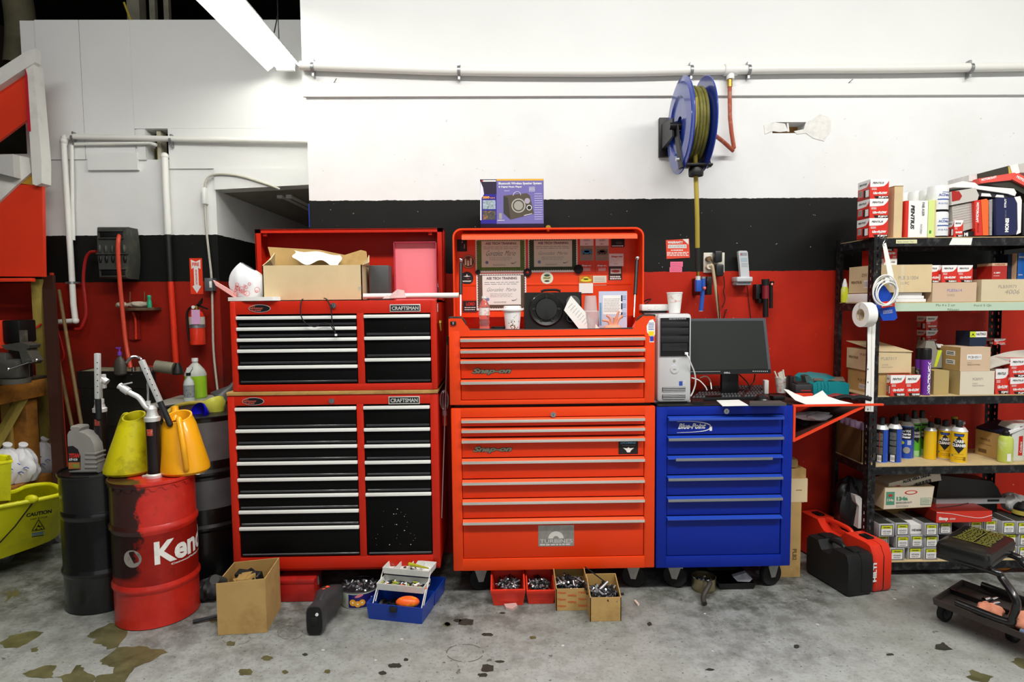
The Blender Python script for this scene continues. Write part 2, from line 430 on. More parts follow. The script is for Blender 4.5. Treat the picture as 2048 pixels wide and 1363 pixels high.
mb.box(ax0,ax1,LY,LY+.12,az1,zt,mWallL);mb.box(ax1,xc,LY,LY+.12,0,zt,mWallL)
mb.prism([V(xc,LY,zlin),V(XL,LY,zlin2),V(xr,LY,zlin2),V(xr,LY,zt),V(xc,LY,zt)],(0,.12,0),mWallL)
struct(mb,'wall_left_bay')
mb=MB()
zz=at(200,318,LY).z
xa=at(80,200,LY).x;xb=at(168,200,LY).x;xd=at(268,200,LY).x
g=.004;zlo=at(200,319,LY).z
mb.box(xa,xb-g,LY-.012,LY,zlo,zt,mWhiteWall);mb.box(xb,xd-g/4,LY-.012,LY,zlo,zt,mWhiteWall)
mb.box(xd,xr,LY-.012,LY,at(500,257,LY).z,zt,mWhiteWall)
mb.box(ax1+.005,xr,LY-.012,LY,at(500,337,LY).z,at(500,257,LY).z-.001,mWhiteWall)
a,b,c_,d=pr(179,279,306,341,LY);mb.box(a,b,LY-.025,LY,c_,d,mWhiteWall)
a,b,c_,d=pr(277,293,259,320,LY);mb.box(a,b,LY-.016,LY,c_,d,mWhiteWall)
a,b,c_,d=pr(427,625,337,380,LY)
mb.prism([V(xc,LY-.02,zlin),V(XL,LY-.02,zlin2),V(xr,LY-.02,zlin2),V(xr,LY-.02,d),V(xc,LY-.02,d)],(0,.019,0),mWhiteWall)
struct(mb,'trim_2')
mb=MB();mS=M('raw stud wood')
mb.box(ax0-.1,ax1+.1,LY+.4,LY+.42,az0-.1,az1+.1,mDark)
a,b,c_,d=pr(311,319,259,319,LY);mb.box(a,b,LY+.02,LY+.1,az0,az1,M('pale stud','#b9b39a',.8))
a,b,c_,d=pr(294,314,290,318,LY);mb.box(a,b,LY+.1,LY+.13,c_,d,M('old board','#5a5126',.9,var=.4));
struct(mb,'trim_3')
mb=MB();YB=8.0
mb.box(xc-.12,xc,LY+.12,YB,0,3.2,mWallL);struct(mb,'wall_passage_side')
mb=MB();mb.box(xc-.3,XL+.2,YB,YB+.1,0,3.4,M('dim passage wall','#8d8b80',.8));struct(mb,'wall_passage_end')
mb=MB()
mCeil=M('grey passage ceiling','#8f8c80',.85,var=.15,scale=1.5)
mb.add([(xc,LY+.12,zlin),(XL+.2,LY+.12,zlin2),(XL+.2,YB,zlin2),(xc,YB,zlin),(xc,LY+.12,zlin+.1),(XL+.2,LY+.12,zlin2+.1),(XL+.2,YB,zlin2+.1),(xc,YB,zlin+.1)],[(0,3,2,1),(4,5,6,7),(0,1,5,4),(2,3,7,6),(1,2,6,5),(3,0,4,7)],mCeil)
struct(mb,'ceiling_passage')
mb=MB();mb.box(-5.3,5.3,1.2,9,ZT,ZT+.1,mDark);mb.box(-5.3,5.3,-1.6,1.2,ZT,ZT+.1,mWhiteWall);struct(mb,'ceiling')
mb=MB();mb.box(-5.3,XL,8.2,8.3,0,ZT,mDark);struct(mb,'wall_roof_space')
mb=MB();mb.box(-5.3,-5.2,-1,8.3,0,ZT,M('dark shed wall','#3a3427',.9,var=.3,scale=1.5));struct(mb,'wall_left')
mb=MB();mb.box(5.2,5.3,-1,3.7,0,ZT,mWhiteWall);struct(mb,'wall_right')
for k,(px,w)in enumerate(((268,.05),(306,.022),(334,.02))):
 p=at(px,60,5.2);mb=MB();mb.box(p.x-w,p.x+w,5.2,5.2+2*w,2.4,ZT,M('old post','#8b8776',.8,var=.3));struct(mb,'column_%d'%(k+1))
mb=MB();a=at(248,5,4.9);b=at(262,42,4.9)
mb.cyl(a,b,.008,M('yellow stick','#b5a12e',.6),n=8);struct(mb,'trim_4')
mb=MB();mb.tube([at(30,-30,4.9),at(40,30,4.9),at(42,80,4.9),at(38,130,4.9)],.1,M('dusty duct','#5b5741',.8,var=.3),n=14,smooth=4)
mb.build('duct',label='dusty grey duct rising into the dark roof space at the far left',cat='duct')
def pipe_run(name,pts,r,Y,label,joints=(),clamps=(),smooth=0,rr=None):
 P=[at(x,y,Y)for x,y in pts];th=thing(name,label,'pipe',P[0])
 mb=MB();mb.tube(P,r,mPipe,n=14,smooth=smooth)
 for x,y in joints:mb.sph(at(x,y,Y),r*1.35,mPipe,n=12)
 mb.build('pipe_run',th)
 for x,y,hor in clamps:
  c=at(x,y,Y);m2=MB()
  if hor:m2.cyl(c-XA*.008,c+XA*.008,r*1.2,mZinc,n=16);m2.box(c.x-.006,c.x+.006,Y-.005,Y+.025,c.z-.045,c.z+.045,mZinc)
  else:m2.cyl(c-ZA*.008,c+ZA*.008,r*1.2,mZinc,n=16);m2.box(c.x-.045,c.x+.045,Y-.005,Y+.025,c.z-.006,c.z+.006,mZinc)
  m2.build('pipe_clamp',th)
 return th
mPipe=M('white pvc','#e6e6e0',.35)
Yp=WY-.018-.03
r=.024
t1=pipe_run('air_pipe',[(600,131),(760,137),(918,142),(1100,144),(1250,144),(1380,141),(1460,140),(1600,138),(1800,137),(2060,133)],r,Yp,'long white air pipe running across the top of the main wall',clamps=((626,135,1),(918,142,1),(1382,141,1),(1497,140,1),(1940,137,1)),smooth=4)
mb=MB();c=at(1461,140,Yp);mb.cyl(c-XA*.035,c+XA*.035,r*1.3,mPipe,n=16);mb.cyl(c,c-ZA*.05,r*.9,mPipe,n=16);mb.build('tee_fitting',t1)
r=.02;Yq=LY-.045
pipe_run('conduit_pipe',[(129,290),(131,275),(150,273),(400,279),(640,283)],r,Yq,'white pipe running level across the bay wall to the main wall corner',joints=((130,276),),clamps=((146,276,1),(342,281,1)))
pipe_run('drain_pipe',[(127,282),(134,400),(142,520),(147,610),(151,641)],r,Yq-.004,'white pipe dropping down the bay wall left of the hose reel',joints=((128,282),),clamps=((144,565,0),))
pipe_run('branch_pipe',[(151,641),(120,643),(62,645),(36,645)],r*.9,Yq-.02,'short white pipe running left from the foot of the drop pipe',joints=((151,641),))
pipe_run('thin_pipe',[(147,480),(145,400),(144,291),(147,288),(230,287),(300,286),(313,290)],.012,Yq+.012,'thin white pipe beside the drop pipe, bending along to the wall opening')
mRedPipe=M('red painted pipe','#d83016',.4)
th=thing('vent_pipe','thick white pipe rising from the sink, painted black and red lower down','pipe',at(340,560,Yq))
P=[at(x,y,Yq)for x,y in((329,312),(332,390),(336,469))];mb=MB();mb.tube(P,.024,mPipe,n=14);mb.sph(P[0],.027,mPipe);mb.build('upper_pipe',th)
mb=MB();mb.tube([at(336,469,Yq),at(341,563,Yq)],.021,M('black wall paint','#131512',.5),n=14);mb.tube([at(341,563,Yq),at(347,650,Yq),at(352,725,Yq)],.021,mRedPipe,n=14);mb.build('lower_pipe',th)
mCon=M('grey conduit','#b9b6a8',.5)
P=[(560,378),(530,367),(480,352),(440,348),(420,352),(412,362),(410,375),(411,440),(416,490),(423,556),(425,620),(427,700),(434,770),(438,800)]
th=thing('cable_conduit','thin grey cable conduit with a switch box running down by the passage corner','conduit',at(425,560,LY-.03))
mb=MB();mb.tube([at(x,y,LY-.03)for x,y in P],.008,mCon,n=8,smooth=4);mb.build('conduit',th)
mb=MB();a,b,c_,d=pr(414,430,556,582,LY-.03);mb.box(a,b,LY-.07,LY,c_,d,M('grey metal box','#6e7276',.45,.5),r=.004);mb.build('switch_box',th)
m2=MB();a,b,c_,d=pr(419,424,562,575,LY-.07);m2.box(a,b,LY-.076,LY-.07,c_,d,mWht,r=.002);m2.build('switch',mb and th)
mb=MB();a,b,c_,d=pr(406,413,375,408,LY-.03);mb.box(a,b,LY-.05,LY,c_,d,mWht,r=.003);mb.build('junction_cover',th)
mTube=M('dead tube','#d5d5cd',.4)
p0=at(572,385,LY+.35);th=thing('strip_light','white twin tube strip light on the passage ceiling','lamp',p0)
q=V(p0.x+.02,LY+1.9,p0.z);mb=MB();mb.box(p0.x-.07,p0.x+.07,LY+.3,LY+1.9,p0.z+.0,p0.z+.035,mWht);mb.build('housing',th)
for s in(-.035,.035):
 mb=MB();mb.cyl(V(p0.x+s,LY+.33,p0.z-.025),V(p0.x+s,LY+1.88,p0.z-.025),.017,mTube,n=14);mb.box(p0.x+s-.02,p0.x+s+.02,LY+.3,LY+.34,p0.z-.05,p0.z,mWht);mb.build('tube',th)
FY=2.95
mCR=M('red enamel','#c22510',.42,coat=.08,var=.05,scale=3,spec=.25)
mOR=M('orange red enamel','#e8420f',.4,coat=.1,var=.04,scale=3,spec=.3)
mORd=M('orange red drawer','#e33a0b',.42,coat=.1,var=.05,scale=3,spec=.3)
mBlue=M('blue enamel','#062694',.42,coat=.08,var=.05,scale=3,spec=.25)
mDrw=M('black drawer front','#070707',.5,var=.2,scale=3,spec=.15)
mDrwL=M('black drawer lip','#26262a',.3,coat=.2)
mWood=M('plywood top','#b98f4e',.7,var=.25,scale=14,mp=(1,8,8),dirt='#5c4019',damt=.7)
mDarkIn=M('dark interior','#0a0908',.9)
def cabinet_body(x0,x1,z0,z1,dep,ox0,ox1,oz0,oz1,mat,mull=(),prot=.0,name='body',root=None):
 """sheet steel carcass: sides, back, top, bottom and front frame round the drawer opening"""
 mb=MB();t=.012;y0,y1=FY,FY+dep
 mb.box(x0,x1,y0+.03,y1,z0,z0+t,mat);mb.box(x0,x1,y0+.03,y1,z1-t,z1,mat)
 mb.box(x0,x0+t,y0+.03,y1,z0,z1,mat);mb.box(x1-t,x1,y0+.03,y1,z0,z1,mat);mb.box(x0,x1,y1-t,y1,z0,z1,mat)
 mb.box(x0,ox0,y0,y0+.035,z0,z1,mat,r=.006);mb.box(ox1,x1,y0,y0+.035,z0,z1,mat,r=.006)
 mb.box(ox0-.004,ox1+.004,y0+.001,y0+.035,oz1,z1,mat,r=.003);mb.box(ox0-.004,ox1+.004,y0+.001,y0+.035,z0,oz0,mat,r=.003)
 for a,b in mull:mb.box(a,b,y0+.001,y0+.035,oz0-.002,oz1+.002,mat,r=.002)
 mb.box(ox0,ox1,y0+.03,y0+.034,oz0,oz1,mDarkIn)
 return mb.build(name,root)
def lock(x,z,root,y=FY):
 mb=MB();mb.cyl(V(x,y+.002,z),V(x,y-.008,z),.013,mChrome,n=24);mb.cyl(V(x,y-.008,z),V(x,y-.009,z),.0075,mSteel,n=20)
 mb.box(x-.001,x+.001,y-.0096,y-.008,z-.005,z+.005,mInk);mb.build('lock',root)
def zpx(y,Y=FY,x=600):return at(x,y,Y).z
def craft_drawer(x0,x1,zt,zb,root,label=None,specks=False):
 d=MB();y=FY+.004
 d.box(x0+.003,x1-.003,y,y+.02,zb+.004,zt-.002,mDrw,r=.002)
 d.cyl(V(x0+.012,y-.001,zb+.012),V(x1-.004,y-.001,zb+.012),.0055,mDrwL,n=10)
 if specks:
  for _ in range(26):
   sx,sz,sr=RND.uniform(x0+.03,x1-.03),RND.uniform(zb+.05,zt-.08),RND.choice([.0008,.001,.0014,.0022]);d.cyl(V(sx,y,sz),V(sx,y-.0006,sz),sr,mWht,n=7)
 o=d.build('drawer',root,label=label)
 h=MB();h.box(x0+.001,x1-.001,y-.012,y+.004,zt-.017,zt-.001,M('white silver pull','#eeefea',.4,.1),r=.003);h.build('handle',o)
def badge_craft(x0,x1,yt,yb,root):
 b=MB();prect(b,x0,x1,yt,yb,FY,M('badge silver','#d8d8d4',.35,.5),th=.003,r=.001)
 prect(b,x0+2,x1-2,yt+2,yb-2,FY-.003,mBlk,th=.0006)
 ptext(b,'CRAFTSMAN',x0+4,x1-4,yt+4,yb-3.5,FY-.0038,M('badge silver'),bold=.035);b.build('brand_badge',root)
def oval_badge(cx,cy,root):
 b=MB();c=at(cx,cy,FY);T=None
 disc(b,c,XA,ZA,.052,M('badge silver'),off=.001,ry=.019);disc(b,c,XA,ZA,.049,mBlk,off=.002,ry=.0165)
 for k,(t,dz,w)in enumerate((('BALL',.006,.03),('BEARING',-.003,.062),('SLIDES',-.0125,.05))):
  b.text(t,V(c.x-.05+k*.004,FY,c.z+dz),XA,ZA,M('badge red','#c7584a',.5),w=w,h=.0068,bold=.03,shear=.3,off=.003)
 b.build('oval_badge',root)
cx0,cx1=at(461.5,690,FY).x,at(874,690,FY).x
cz1,cz0=zpx(601,x=660),zpx(781,x=660)
dl0,dl1,dr0,dr1=at(474,690,FY).x,at(714.5,690,FY).x,at(728.5,690,FY).x,at(861.5,690,FY).x
dz1,dz0=zpx(627,x=660),zpx(767.5,x=660)
chest=thing('tool_chest','red and black upper tool chest with open lid, brown box on top','tool chest',V((cx0+cx1)/2,3.18,cz0))
cabinet_body(cx0,cx1,cz0,cz1,.46,dl0,dr1,dz0,dz1,mCR,mull=[(dl1,dr0)],root=chest)
hs=[631.5,653.5,675.5,697.5,730,767.5]
for i in range(5):craft_drawer(dl0,dl1,zpx(hs[i]-.5),zpx(hs[i+1]+(-.5 if i<4 else 0)),chest)
hs=[628.5,672.5,715.5,766]
for i in range(3):craft_drawer(dr0,dr1,zpx(hs[i]-.5,x=795),zpx(hs[i+1]+(-.5 if i<2 else 0),x=795),chest)
badge_craft(779.5,841,608,623,chest);oval_badge(519.5,616.5,chest)
p=at(667.5,610.5,FY);lock(p.x,p.z,chest)
b=MB();p=at(881,615,FY);b.box(cx1,cx1+.001,3.0,3.02,p.z-.02,p.z+.02,mWht);b.build('side_sticker',chest)
lx0,lx1,lzb,lzt=pr(512,887,457,603,3.27)
lb=MB();t=.008;lid1=3.41
lb.box(lx0,lx1,lid1-t,lid1,lzb,lzt,mCR);lb.box(lx0,lx0+t,3.27,lid1,lzb,lzt,mCR,r=.002);lb.box(lx1-t,lx1,3.27,lid1,lzb,lzt,mCR,r=.002)
lb.box(lx0,lx1,3.27,lid1,lzt-t,lzt,mCR,r=.002);lb.box(lx0,lx1,3.27,3.275,lzt-.02,lzt,mCR)
lb.box(lx0,lx0+.03,3.27,3.275,lzb,lzt,mCR);lb.box(lx1-.03,lx1,3.27,3.275,lzb,lzt,mCR)
lid=lb.build('lid',chest,label='raised red lid')
for px in(532,861):
 b=MB();p=at(px,465,3.3);b.box(p.x-.01,p.x+.01,3.28,3.3,lzt-.035,lzt-.01,mCR,r=.002);b.build('rubber_stop',lid)
b=MB();b.cyl(at(872,552,3.3),at(880,592,3.2),.004,mSteel,n=8);b.build('gas_strut',lid)
bx0,bx1=at(460,960,FY).x,at(878.5,960,FY).x
bz1,bz0=zpx(789,x=660),zpx(1136,x=660)
el0,el1,er0,er1=at(475,960,FY).x,at(716.5,960,FY).x,at(730,960,FY).x,at(862.5,960,FY).x
ez1,ez0=zpx(809,x=660),zpx(1112.5,x=660)
cab=thing('tool_cabinet','red roller tool cabinet with fourteen black drawers under the red and black chest','tool cabinet',V((bx0+bx1)/2,3.18,.0))
cabinet_body(bx0,bx1,bz0,bz1,.46,el0,er1,ez0,ez1,mCR,mull=[(el1,er0)],root=cab)
hs=[813.5,857,889.5,922,954.5,987,1019,1052,1112.5]
for i in range(8):craft_drawer(el0,el1,zpx(hs[i]-.5),zpx(hs[i+1]+(-.5 if i<7 else 0)),cab)
hs=[811,855,888,920.5,952.5,984.5,1110]
for i in range(6):craft_drawer(er0,er1,zpx(hs[i]-.5,x=795),zpx(hs[i+1]+(-.5 if i<5 else 0),x=795),cab,specks=i==5,label='deep bottom drawer flecked with white paint' if i==5 else None)
badge_craft(777,839.5,792,807.5,cab);oval_badge(506.5,802,cab)
p=at(664,801,FY);lock(p.x,p.z,cab)
b=MB();b.box(bx0,bx1,FY-.004,FY+.46,bz1+.001,cz0-.001,mWood,r=.002);b.build('wooden_top',cab,label='worn plywood top')
b=MB();b.box(bx0+.005,bx1-.005,FY+.03,FY+.46,bz0-.022,bz0,mCR,r=.004);b.build('base_rail',cab)
for x in(bx0+.09,bx1-.09):
 for y in(FY+.08,FY+.38):
  b=MB();b.box(x-.025,x+.025,y-.03,y+.03,.11,bz0-.022,mZinc);b.cyl(V(x-.016,y,.055),V(x+.016,y,.055),.055,mRub,n=28);b.build('caster',cab)
mTrimL=M('pull lip','#f3653a',.3,coat=.3)
def pull_drawer(x0,x1,zt,zb,root,mat,lip,rail,lm=0.0,rm=0.0,label=None):
 d=MB();y=FY+.006;hh=.013
 d.box(x0+.002,x1-.002,y,y+.02,zb+.003,zt-.004,mat,r=.0015)
 o=d.build('drawer',root,label=label)
 h=MB();zl=zt-.003
 h.prism([V(x0+.001,y+.004,zl),V(x0+.001,FY-.018,zl-.008),V(x0+.001,FY-.018,zl-.012),V(x0+.001,y+.004,zl-.006)],(x1-x0-.002,0,0),lip)
 if rail:h.box(x0+.001+lm,x1-.001-rm,FY-.021,FY-.015,zl-.008-hh,zl-.007,rail,r=.0022)
 h.build('handle',o);return o
ox0,ox1=at(898.5,735,FY).x,at(1310,735,FY).x
oz0=zpx(807.5,x=1105);oz1=zpx(633,x=1105)
px0,px1=at(921,735,FY).x,at(1289,735,FY).x
pz1,pz0=zpx(671,x=1105),zpx(798.5,x=1105)
och=thing('tool_chest','orange red upper tool chest with open lid full of certificates and stickers','tool chest',V((ox0+ox1)/2,3.2,oz0))
b=MB();t=.012;D2=.5
rim=[(902,636),(923,636.5),(932,650),(940,660),(1265,657.5),(1274,641),(1286,631.5),(1311,631.5)]
R3=[at(x,y,FY)for x,y in rim];R3[0].x=ox0;R3[-1].x=ox1
b.prism([V(ox0,FY,pz1)]+[V(p.x,FY,p.z)for p in R3]+[V(ox1,FY,pz1)],(0,.03,0),mOR)
b.box(ox0,px0,FY-.001,FY+.035,oz0,pz1+.03,mOR,r=.006);b.box(px1,ox1,FY-.001,FY+.035,oz0,pz1+.03,mOR,r=.006)
b.box(px0-.003,px1+.003,FY,FY+.035,oz0,pz0,mOR,r=.003)
b.box(ox0,ox0+t,FY+.02,FY+D2,oz0,oz1,mOR);b.box(ox1-t,ox1,FY+.02,FY+D2,oz0,oz1,mOR);b.box(ox0,ox1,FY+D2-t,FY+D2,oz0,oz1,mOR)
b.box(ox0,ox1,FY+.03,FY+D2,oz0,oz0+t,mOR);b.box(px0,px1,FY+.03,FY+.034,pz0,pz1,mDarkIn)
tz=R3[4].z-.012
b.box(ox0+t,ox1-t,FY+.03,FY+D2-t,tz-.01,tz,mOR)
b.box(ox0+t,ox1-t,FY+D2-.04,FY+D2-t,tz,oz1-.01,mOR)
b.build('body',och)
b=MB();b.tube([p+V(0,.006,.002)for p in R3],.0055,M('black rubber edging','#2a2622',.6),n=8,smooth=3);b.tube([V(ox0+.004,FY,R3[0].z+.002),V(ox0+.004,FY+.3,R3[0].z+.002)],.005,M('black rubber edging'),n=8);b.tube([V(ox1-.004,FY,R3[-1].z+.002),V(ox1-.004,FY+.3,R3[-1].z+.002)],.005,M('black rubber edging'),n=8);b.build('rubber_trim',och)
hs=[671.5,694,714.5,756,798.5]
mSR=M('bright rail','#e3e0d8',.25,.6)
od=[pull_drawer(px0,px1,zpx(hs[i],x=1105),zpx(hs[i+1],x=1105),och,mORd,mTrimL,mSR)for i in range(4)]
mBdg=M('dull pewter','#8f8f7c',.35,.8);mBdg2=M('badge shadow black','#231a14',.5)
def script_badge(x0,x1,yt,yb,parent):
 b=MB();a,c,d,e=pr(x0,x1,yt,yb,FY+.006);
 b.text('Snap-on',V(a-.001,FY+.006,d),XA,ZA,mBdg2,w=c-a+.003,h=e-d,bold=.09,shear=.35,off=.0015)
 b.text('Snap-on',V(a,FY+.006,d+.002),XA,ZA,mBdg,w=c-a,h=e-d-.004,bold=.045,shear=.35,off=.003);b.build('brand_badge',parent)
script_badge(944,1022.5,735,749.5,od[2])
b=MB();p=at(906.5,646,FY);b.box(p.x-.014,p.x+.014,FY-.008,FY,p.z-.009,p.z+.009,mRub,r=.003);b.box(p.x-.004,p.x+.004,FY-.011,FY-.007,p.z-.006,p.z+.006,mZinc,r=.001);b.build('bumper',och)
b=MB();P=[(1299,640),(1306,638),(1310,645),(1310,668),(1306,676),(1308,684),(1299,684),(1300,672),(1294,664),(1293,652)]
b.prism([at(x,y,FY-.001)for x,y in P],(0,-.0006,0),mPaper);prect(b,1297,1308,662,671,FY-.0017,M('yellow ink','#f1cf1f',.6));prect(b,1300,1307,672,682,FY-.0017,M('blue label ink','#1e3fb0',.6));lines(b,1297,1308,644,660,FY-.0017,mBlueInk,5);b.build('sticker',och)
qx0,qx1=at(904,975,FY).x,at(1310,975,FY).x
qz1,qz0=zpx(814,x=1105),zpx(1138.5,x=1105)
rx0,rx1=at(924.5,975,FY).x,at(1288.5,975,FY).x
rz1,rz0=zpx(832.5,x=1105),zpx(1115,x=1105)
ocab=thing('tool_cabinet','orange red seven-drawer roller tool cabinet beneath the orange red chest','tool cabinet',V((qx0+qx1)/2,3.2,0))
cabinet_body(qx0,qx1,qz0,qz1,.5,rx0,rx1,rz0,rz1,mOR,root=ocab)
b=MB();b.box(qx0+.02,qx1-.02,FY+.02,FY+.48,qz1,oz0,M('dark rubber mat','#1c1512',.8));b.build('top_mat',ocab)
hs=[832.5,852,872.5,914,956,995,1035,1115]
od2=[pull_drawer(rx0,rx1,zpx(hs[i],x=1105),zpx(hs[i+1],x=1105),ocab,mORd,mTrimL,mSR)for i in range(7)]
script_badge(946,1024,891,906,od2[2]);p=at(1106.3,827,FY);lock(p.x,p.z-.003,ocab)
b=MB();prect(b,1237,1276,880.5,907.5,FY+.006,mInk,th=.001);ptext(b,'LYCOMING',1241,1272,883,887,FY+.0048,M('pale blue ink','#78b4dc',.6),bold=.03,shear=.3)
lines(b,1244,1270,889,892,FY+.0048,mGreyInk,1);P=[(1246,895),(1254,896),(1257,893.5),(1260,896),(1268,895),(1262,900),(1260,904),(1254,904),(1252,900)]
b.prism([at(x,y,FY+.0045)for x,y in P],(0,-.0005,0),mPaper);b.build('sticker',od2[2],label='black sticker with white winged emblem')
b=MB();prect(b,1076.5,1148,1049.5,1091.5,FY+.006,M('silver foil','#a5a39f',.35,.6,var=.25,scale=25),th=.001);mF=M('pale foil print','#d5d2cc',.5)
cc=at(1112,1076,FY+.005);
b.add([cc+V(math.cos(a*pi/12)*.038,-.0006,math.sin(a*pi/12)*.036)for a in range(13)]+[cc+V(math.cos(a*pi/12)*.014,-.0006,math.sin(a*pi/12)*.012)for a in range(13)],[(i,i+1,14+i,13+i)for i in range(12)],mF)
ptext(b,'TURBINES',1080,1145,1077.5,1085,FY+.0048,mF,bold=.0);lines(b,1080,1145,1086.5,1090,FY+.0048,mF,1,.7);b.build('decal',od2[6],label='silver foil decal')
def caster(root,x,y,ztop,r=.06,swivel=.4):
 b=MB();c=V(x,y,r);ax=V(math.cos(swivel),math.sin(swivel),0)
 b.lathe([(r*.55,-.016),(r*.92,-.016),(r,-.009),(r,.009),(r*.92,.016),(r*.55,.016)],mRub,o=c,ax=ax,n=32);w=b.build('caster',root)
 b=MB();b.cyl(c-ax*.014,c+ax*.014,r*.5,M('grey wheel hub','#3c3c3d',.5),n=20);b.cyl(c-ax*.02,c+ax*.02,.008,mSteel,n=12);b.build('hub',w)
 b=MB();n=V(-ax.y,ax.x,0)
 for s in(-1,1):
  o=c+ax*(.022*s);b.prism([o-n*.012-V(0,0,.012),o+n*.012-V(0,0,.012),o+n*.035+V(0,0,ztop-r-.012),o-n*.035+V(0,0,ztop-r-.012)],ax*.003*s,M('galvanised fork','#b0b0ac',.45,.7,var=.2,scale=20))
 b.box(-.045,.045,-.045,.045,ztop-.014,ztop,mZinc,T=rotz((x,y,0),swivel));b.build('fork',w)
for x,a in((qx0+.13,.5),(qx1-.085,0.1)):caster(ocab,x,FY+.09,qz0,swivel=a+1.2)
for x,a in((qx0+.13,.3),(qx1-.085,-.2)):caster(ocab,x,FY+.41,qz0,swivel=a)
b=MB();L0,L1=3.17,3.34;a0,a1,a2,a3=pr(906,1288,455,634,L0)
def rr(xa,xb,za,zb,rad,Y):
 P=[V(xa,Y,za),V(xb,Y,za),V(xb,Y,zb-rad)]+[V(xb-rad+rad*math.cos(k*pi/12),Y,zb-rad+rad*math.sin(k*pi/12))for k in range(1,6)]+[V(xb-rad,Y,zb),V(xa+rad,Y,zb)]+[V(xa+rad-rad*math.sin(k*pi/12),Y,zb-rad+rad*math.cos(k*pi/12))for k in range(1,6)]+[V(xa,Y,zb-rad)]
 return P
out=rr(a0,a1,a2,a3,.045,L0);inn=rr(a0+.008,a1-.008,a2,a3-.008,.04,L0)
n=len(out);b.add(out+inn+[p+V(0,L1-L0,0)for p in out]+[p+V(0,L1-L0,0)for p in inn],[f for i in range(1,n)for f in((i,(i+1)%n,n+(i+1)%n,n+i),(i,2*n+i,2*n+(i+1)%n,(i+1)%n),(n+i,n+(i+1)%n,3*n+(i+1)%n,3*n+i))],mOR)
b.prism([p+V(0,L1-L0-.008,0)for p in out],(0,.008,0),mOR)
zc=at(1100,566,L1).z
b.box(a0+.03,a1-.03,L1-.0105,L1-.008,zc-.012,zc,mOR,r=.001)
b.box(at(1235,505,L1).x,at(1275,505,L1).x,L1-.012,L1-.008,at(1250,506,L1).z-.003,at(1250,506,L1).z,mOR)
lid2=b.build('lid',och,label='raised lid with rounded corners')
b=MB();f0,f1=at(923.5,472,L0).x,at(1274,472,L0).x;z1_,z2_=at(1100,470,L0-.01).z,a3-.002
b.prism([V(f0,L0+.11,z2_+.003),V(f0,L0-.01,z1_),V(f0,L0-.01,z1_-.02),V(f0,L0-.006,z1_-.02),V(f0,L0-.004,z1_-.006),V(f0,L0+.11,z2_-.004)],(f1-f0,0,0),mTrimL);b.build('front_flap',lid2)
b=MB();p=at(1096,459.5,L0+.03);b.cyl(p,p+V(0,-.02,.012),.013,mBrass,n=20);b.build('latch',lid2)
for xa_,ya_,xb_,yb_ in((922,520,921,632),(1274,516,1268,634)):
 b=MB();p,q=at(xa_,ya_,L0+.02),at(xb_,yb_,FY+.12);m_=p.lerp(q,.62);b.cyl(p,m_,.009,mBlk,n=12);b.cyl(m_,q,.004,mSteel,n=8);b.sph(p-V(0,.01,0),.012,mChrome,n=10);b.build('gas_strut',lid2)
ux0,ux1=at(1312.5,960,FY).x,at(1584,960,FY).x
uz1,uz0=zpx(811.5,x=1450),zpx(1133.5,x=1450)
vx0,vx1=at(1334,960,FY).x,at(1563.5,960,FY).x
vz1,vz0=zpx(829,x=1450),zpx(1110.5,x=1450)
bcab=thing('tool_cabinet','blue six-drawer roller tool cabinet carrying the computer','tool cabinet',V((ux0+ux1)/2,3.2,0))
cabinet_body(ux0,ux1,uz0,uz1,.5,vx0,vx1,vz0,vz1,mBlue,root=bcab)
b=MB();b.box(ux0+.005,ux1-.005,FY+.002,FY+.5,uz1,uz1+.008,mBlk,r=.002);b.build('top_mat',bcab)
uz1+=.008
mBL=M('blue lip','#2549b4',.3,coat=.3);mGR=M('grey rail','#9a9da0',.3,.7)
hs=[829,869,909,948.5,990,1030,1110.5]
for i in range(6):
 o=pull_drawer(vx0,vx1,zpx(hs[i],x=1450),zpx(hs[i+1],x=1450),bcab,mBlue,mBL,[mBL,mGR,mGR,mGR,mGR,None][i],lm=.036 if i==2 else 0,rm=.054 if i==2 else 0,label='drawer with a shorter loose rail' if i==2 else None)
 if i==0:
  b=MB();ptext(b,'Blue-Point',1356,1412,846,857,FY+.006,mWht,bold=.035,shear=.4)
  P=catmull([at(x,y,FY+.004)for x,y in((1354,842.5),(1385,842),(1410,845),(1421,850),(1418,857),(1400,862),(1354,864.5))],5)
  for k in range(len(P)-1):
   w=.0012+.0035*math.sin(pi*k/(len(P)-1))**2;b.quad(P[k]-ZA*w,P[k+1]-ZA*w,P[k+1]+ZA*w*.3,P[k]+ZA*w*.3,mWht)
  prect(b,1419,1424,852,861,FY+.005,mWht);b.build('brand_logo',o)
p=at(1452,821.5,FY);lock(p.x,p.z,bcab)
for x,a in((at(1350,1155,FY+.08).x,1.1),(at(1540,1155,FY+.08).x,0.05)):caster(bcab,x,FY+.08,uz0,swivel=1.9-a*.7)
for x,a in((ux0+.1,.3),(ux1-.1,-.2)):caster(bcab,x,FY+.41,uz0,swivel=a)
mBr=M('orange bracket','#e8401c',.4)
sx1=at(1768,808,FY).x;sz=at(1660,810,FY).z
th=thing('side_shelf','orange folding side shelf with a diagonal brace, hooked on the blue cabinet','shelf',V(ux1+.02,FY+.1,sz))
b=MB();b.box(ux1,sx1,FY,FY+.014,sz-.006,sz+.004,mBr,r=.001);b.box(ux1,at(1705,808,FY).x,FY+.014,FY+.42,sz-.006,sz-.001,M('brown shelf mat','#3a1d14',.7));b.build('shelf_plate',th)
b=MB();b.box(ux1+.001,ux1+.012,FY,FY+.42,at(1588,883,FY).z,sz-.006,mBr);b.build('side_plate',th)
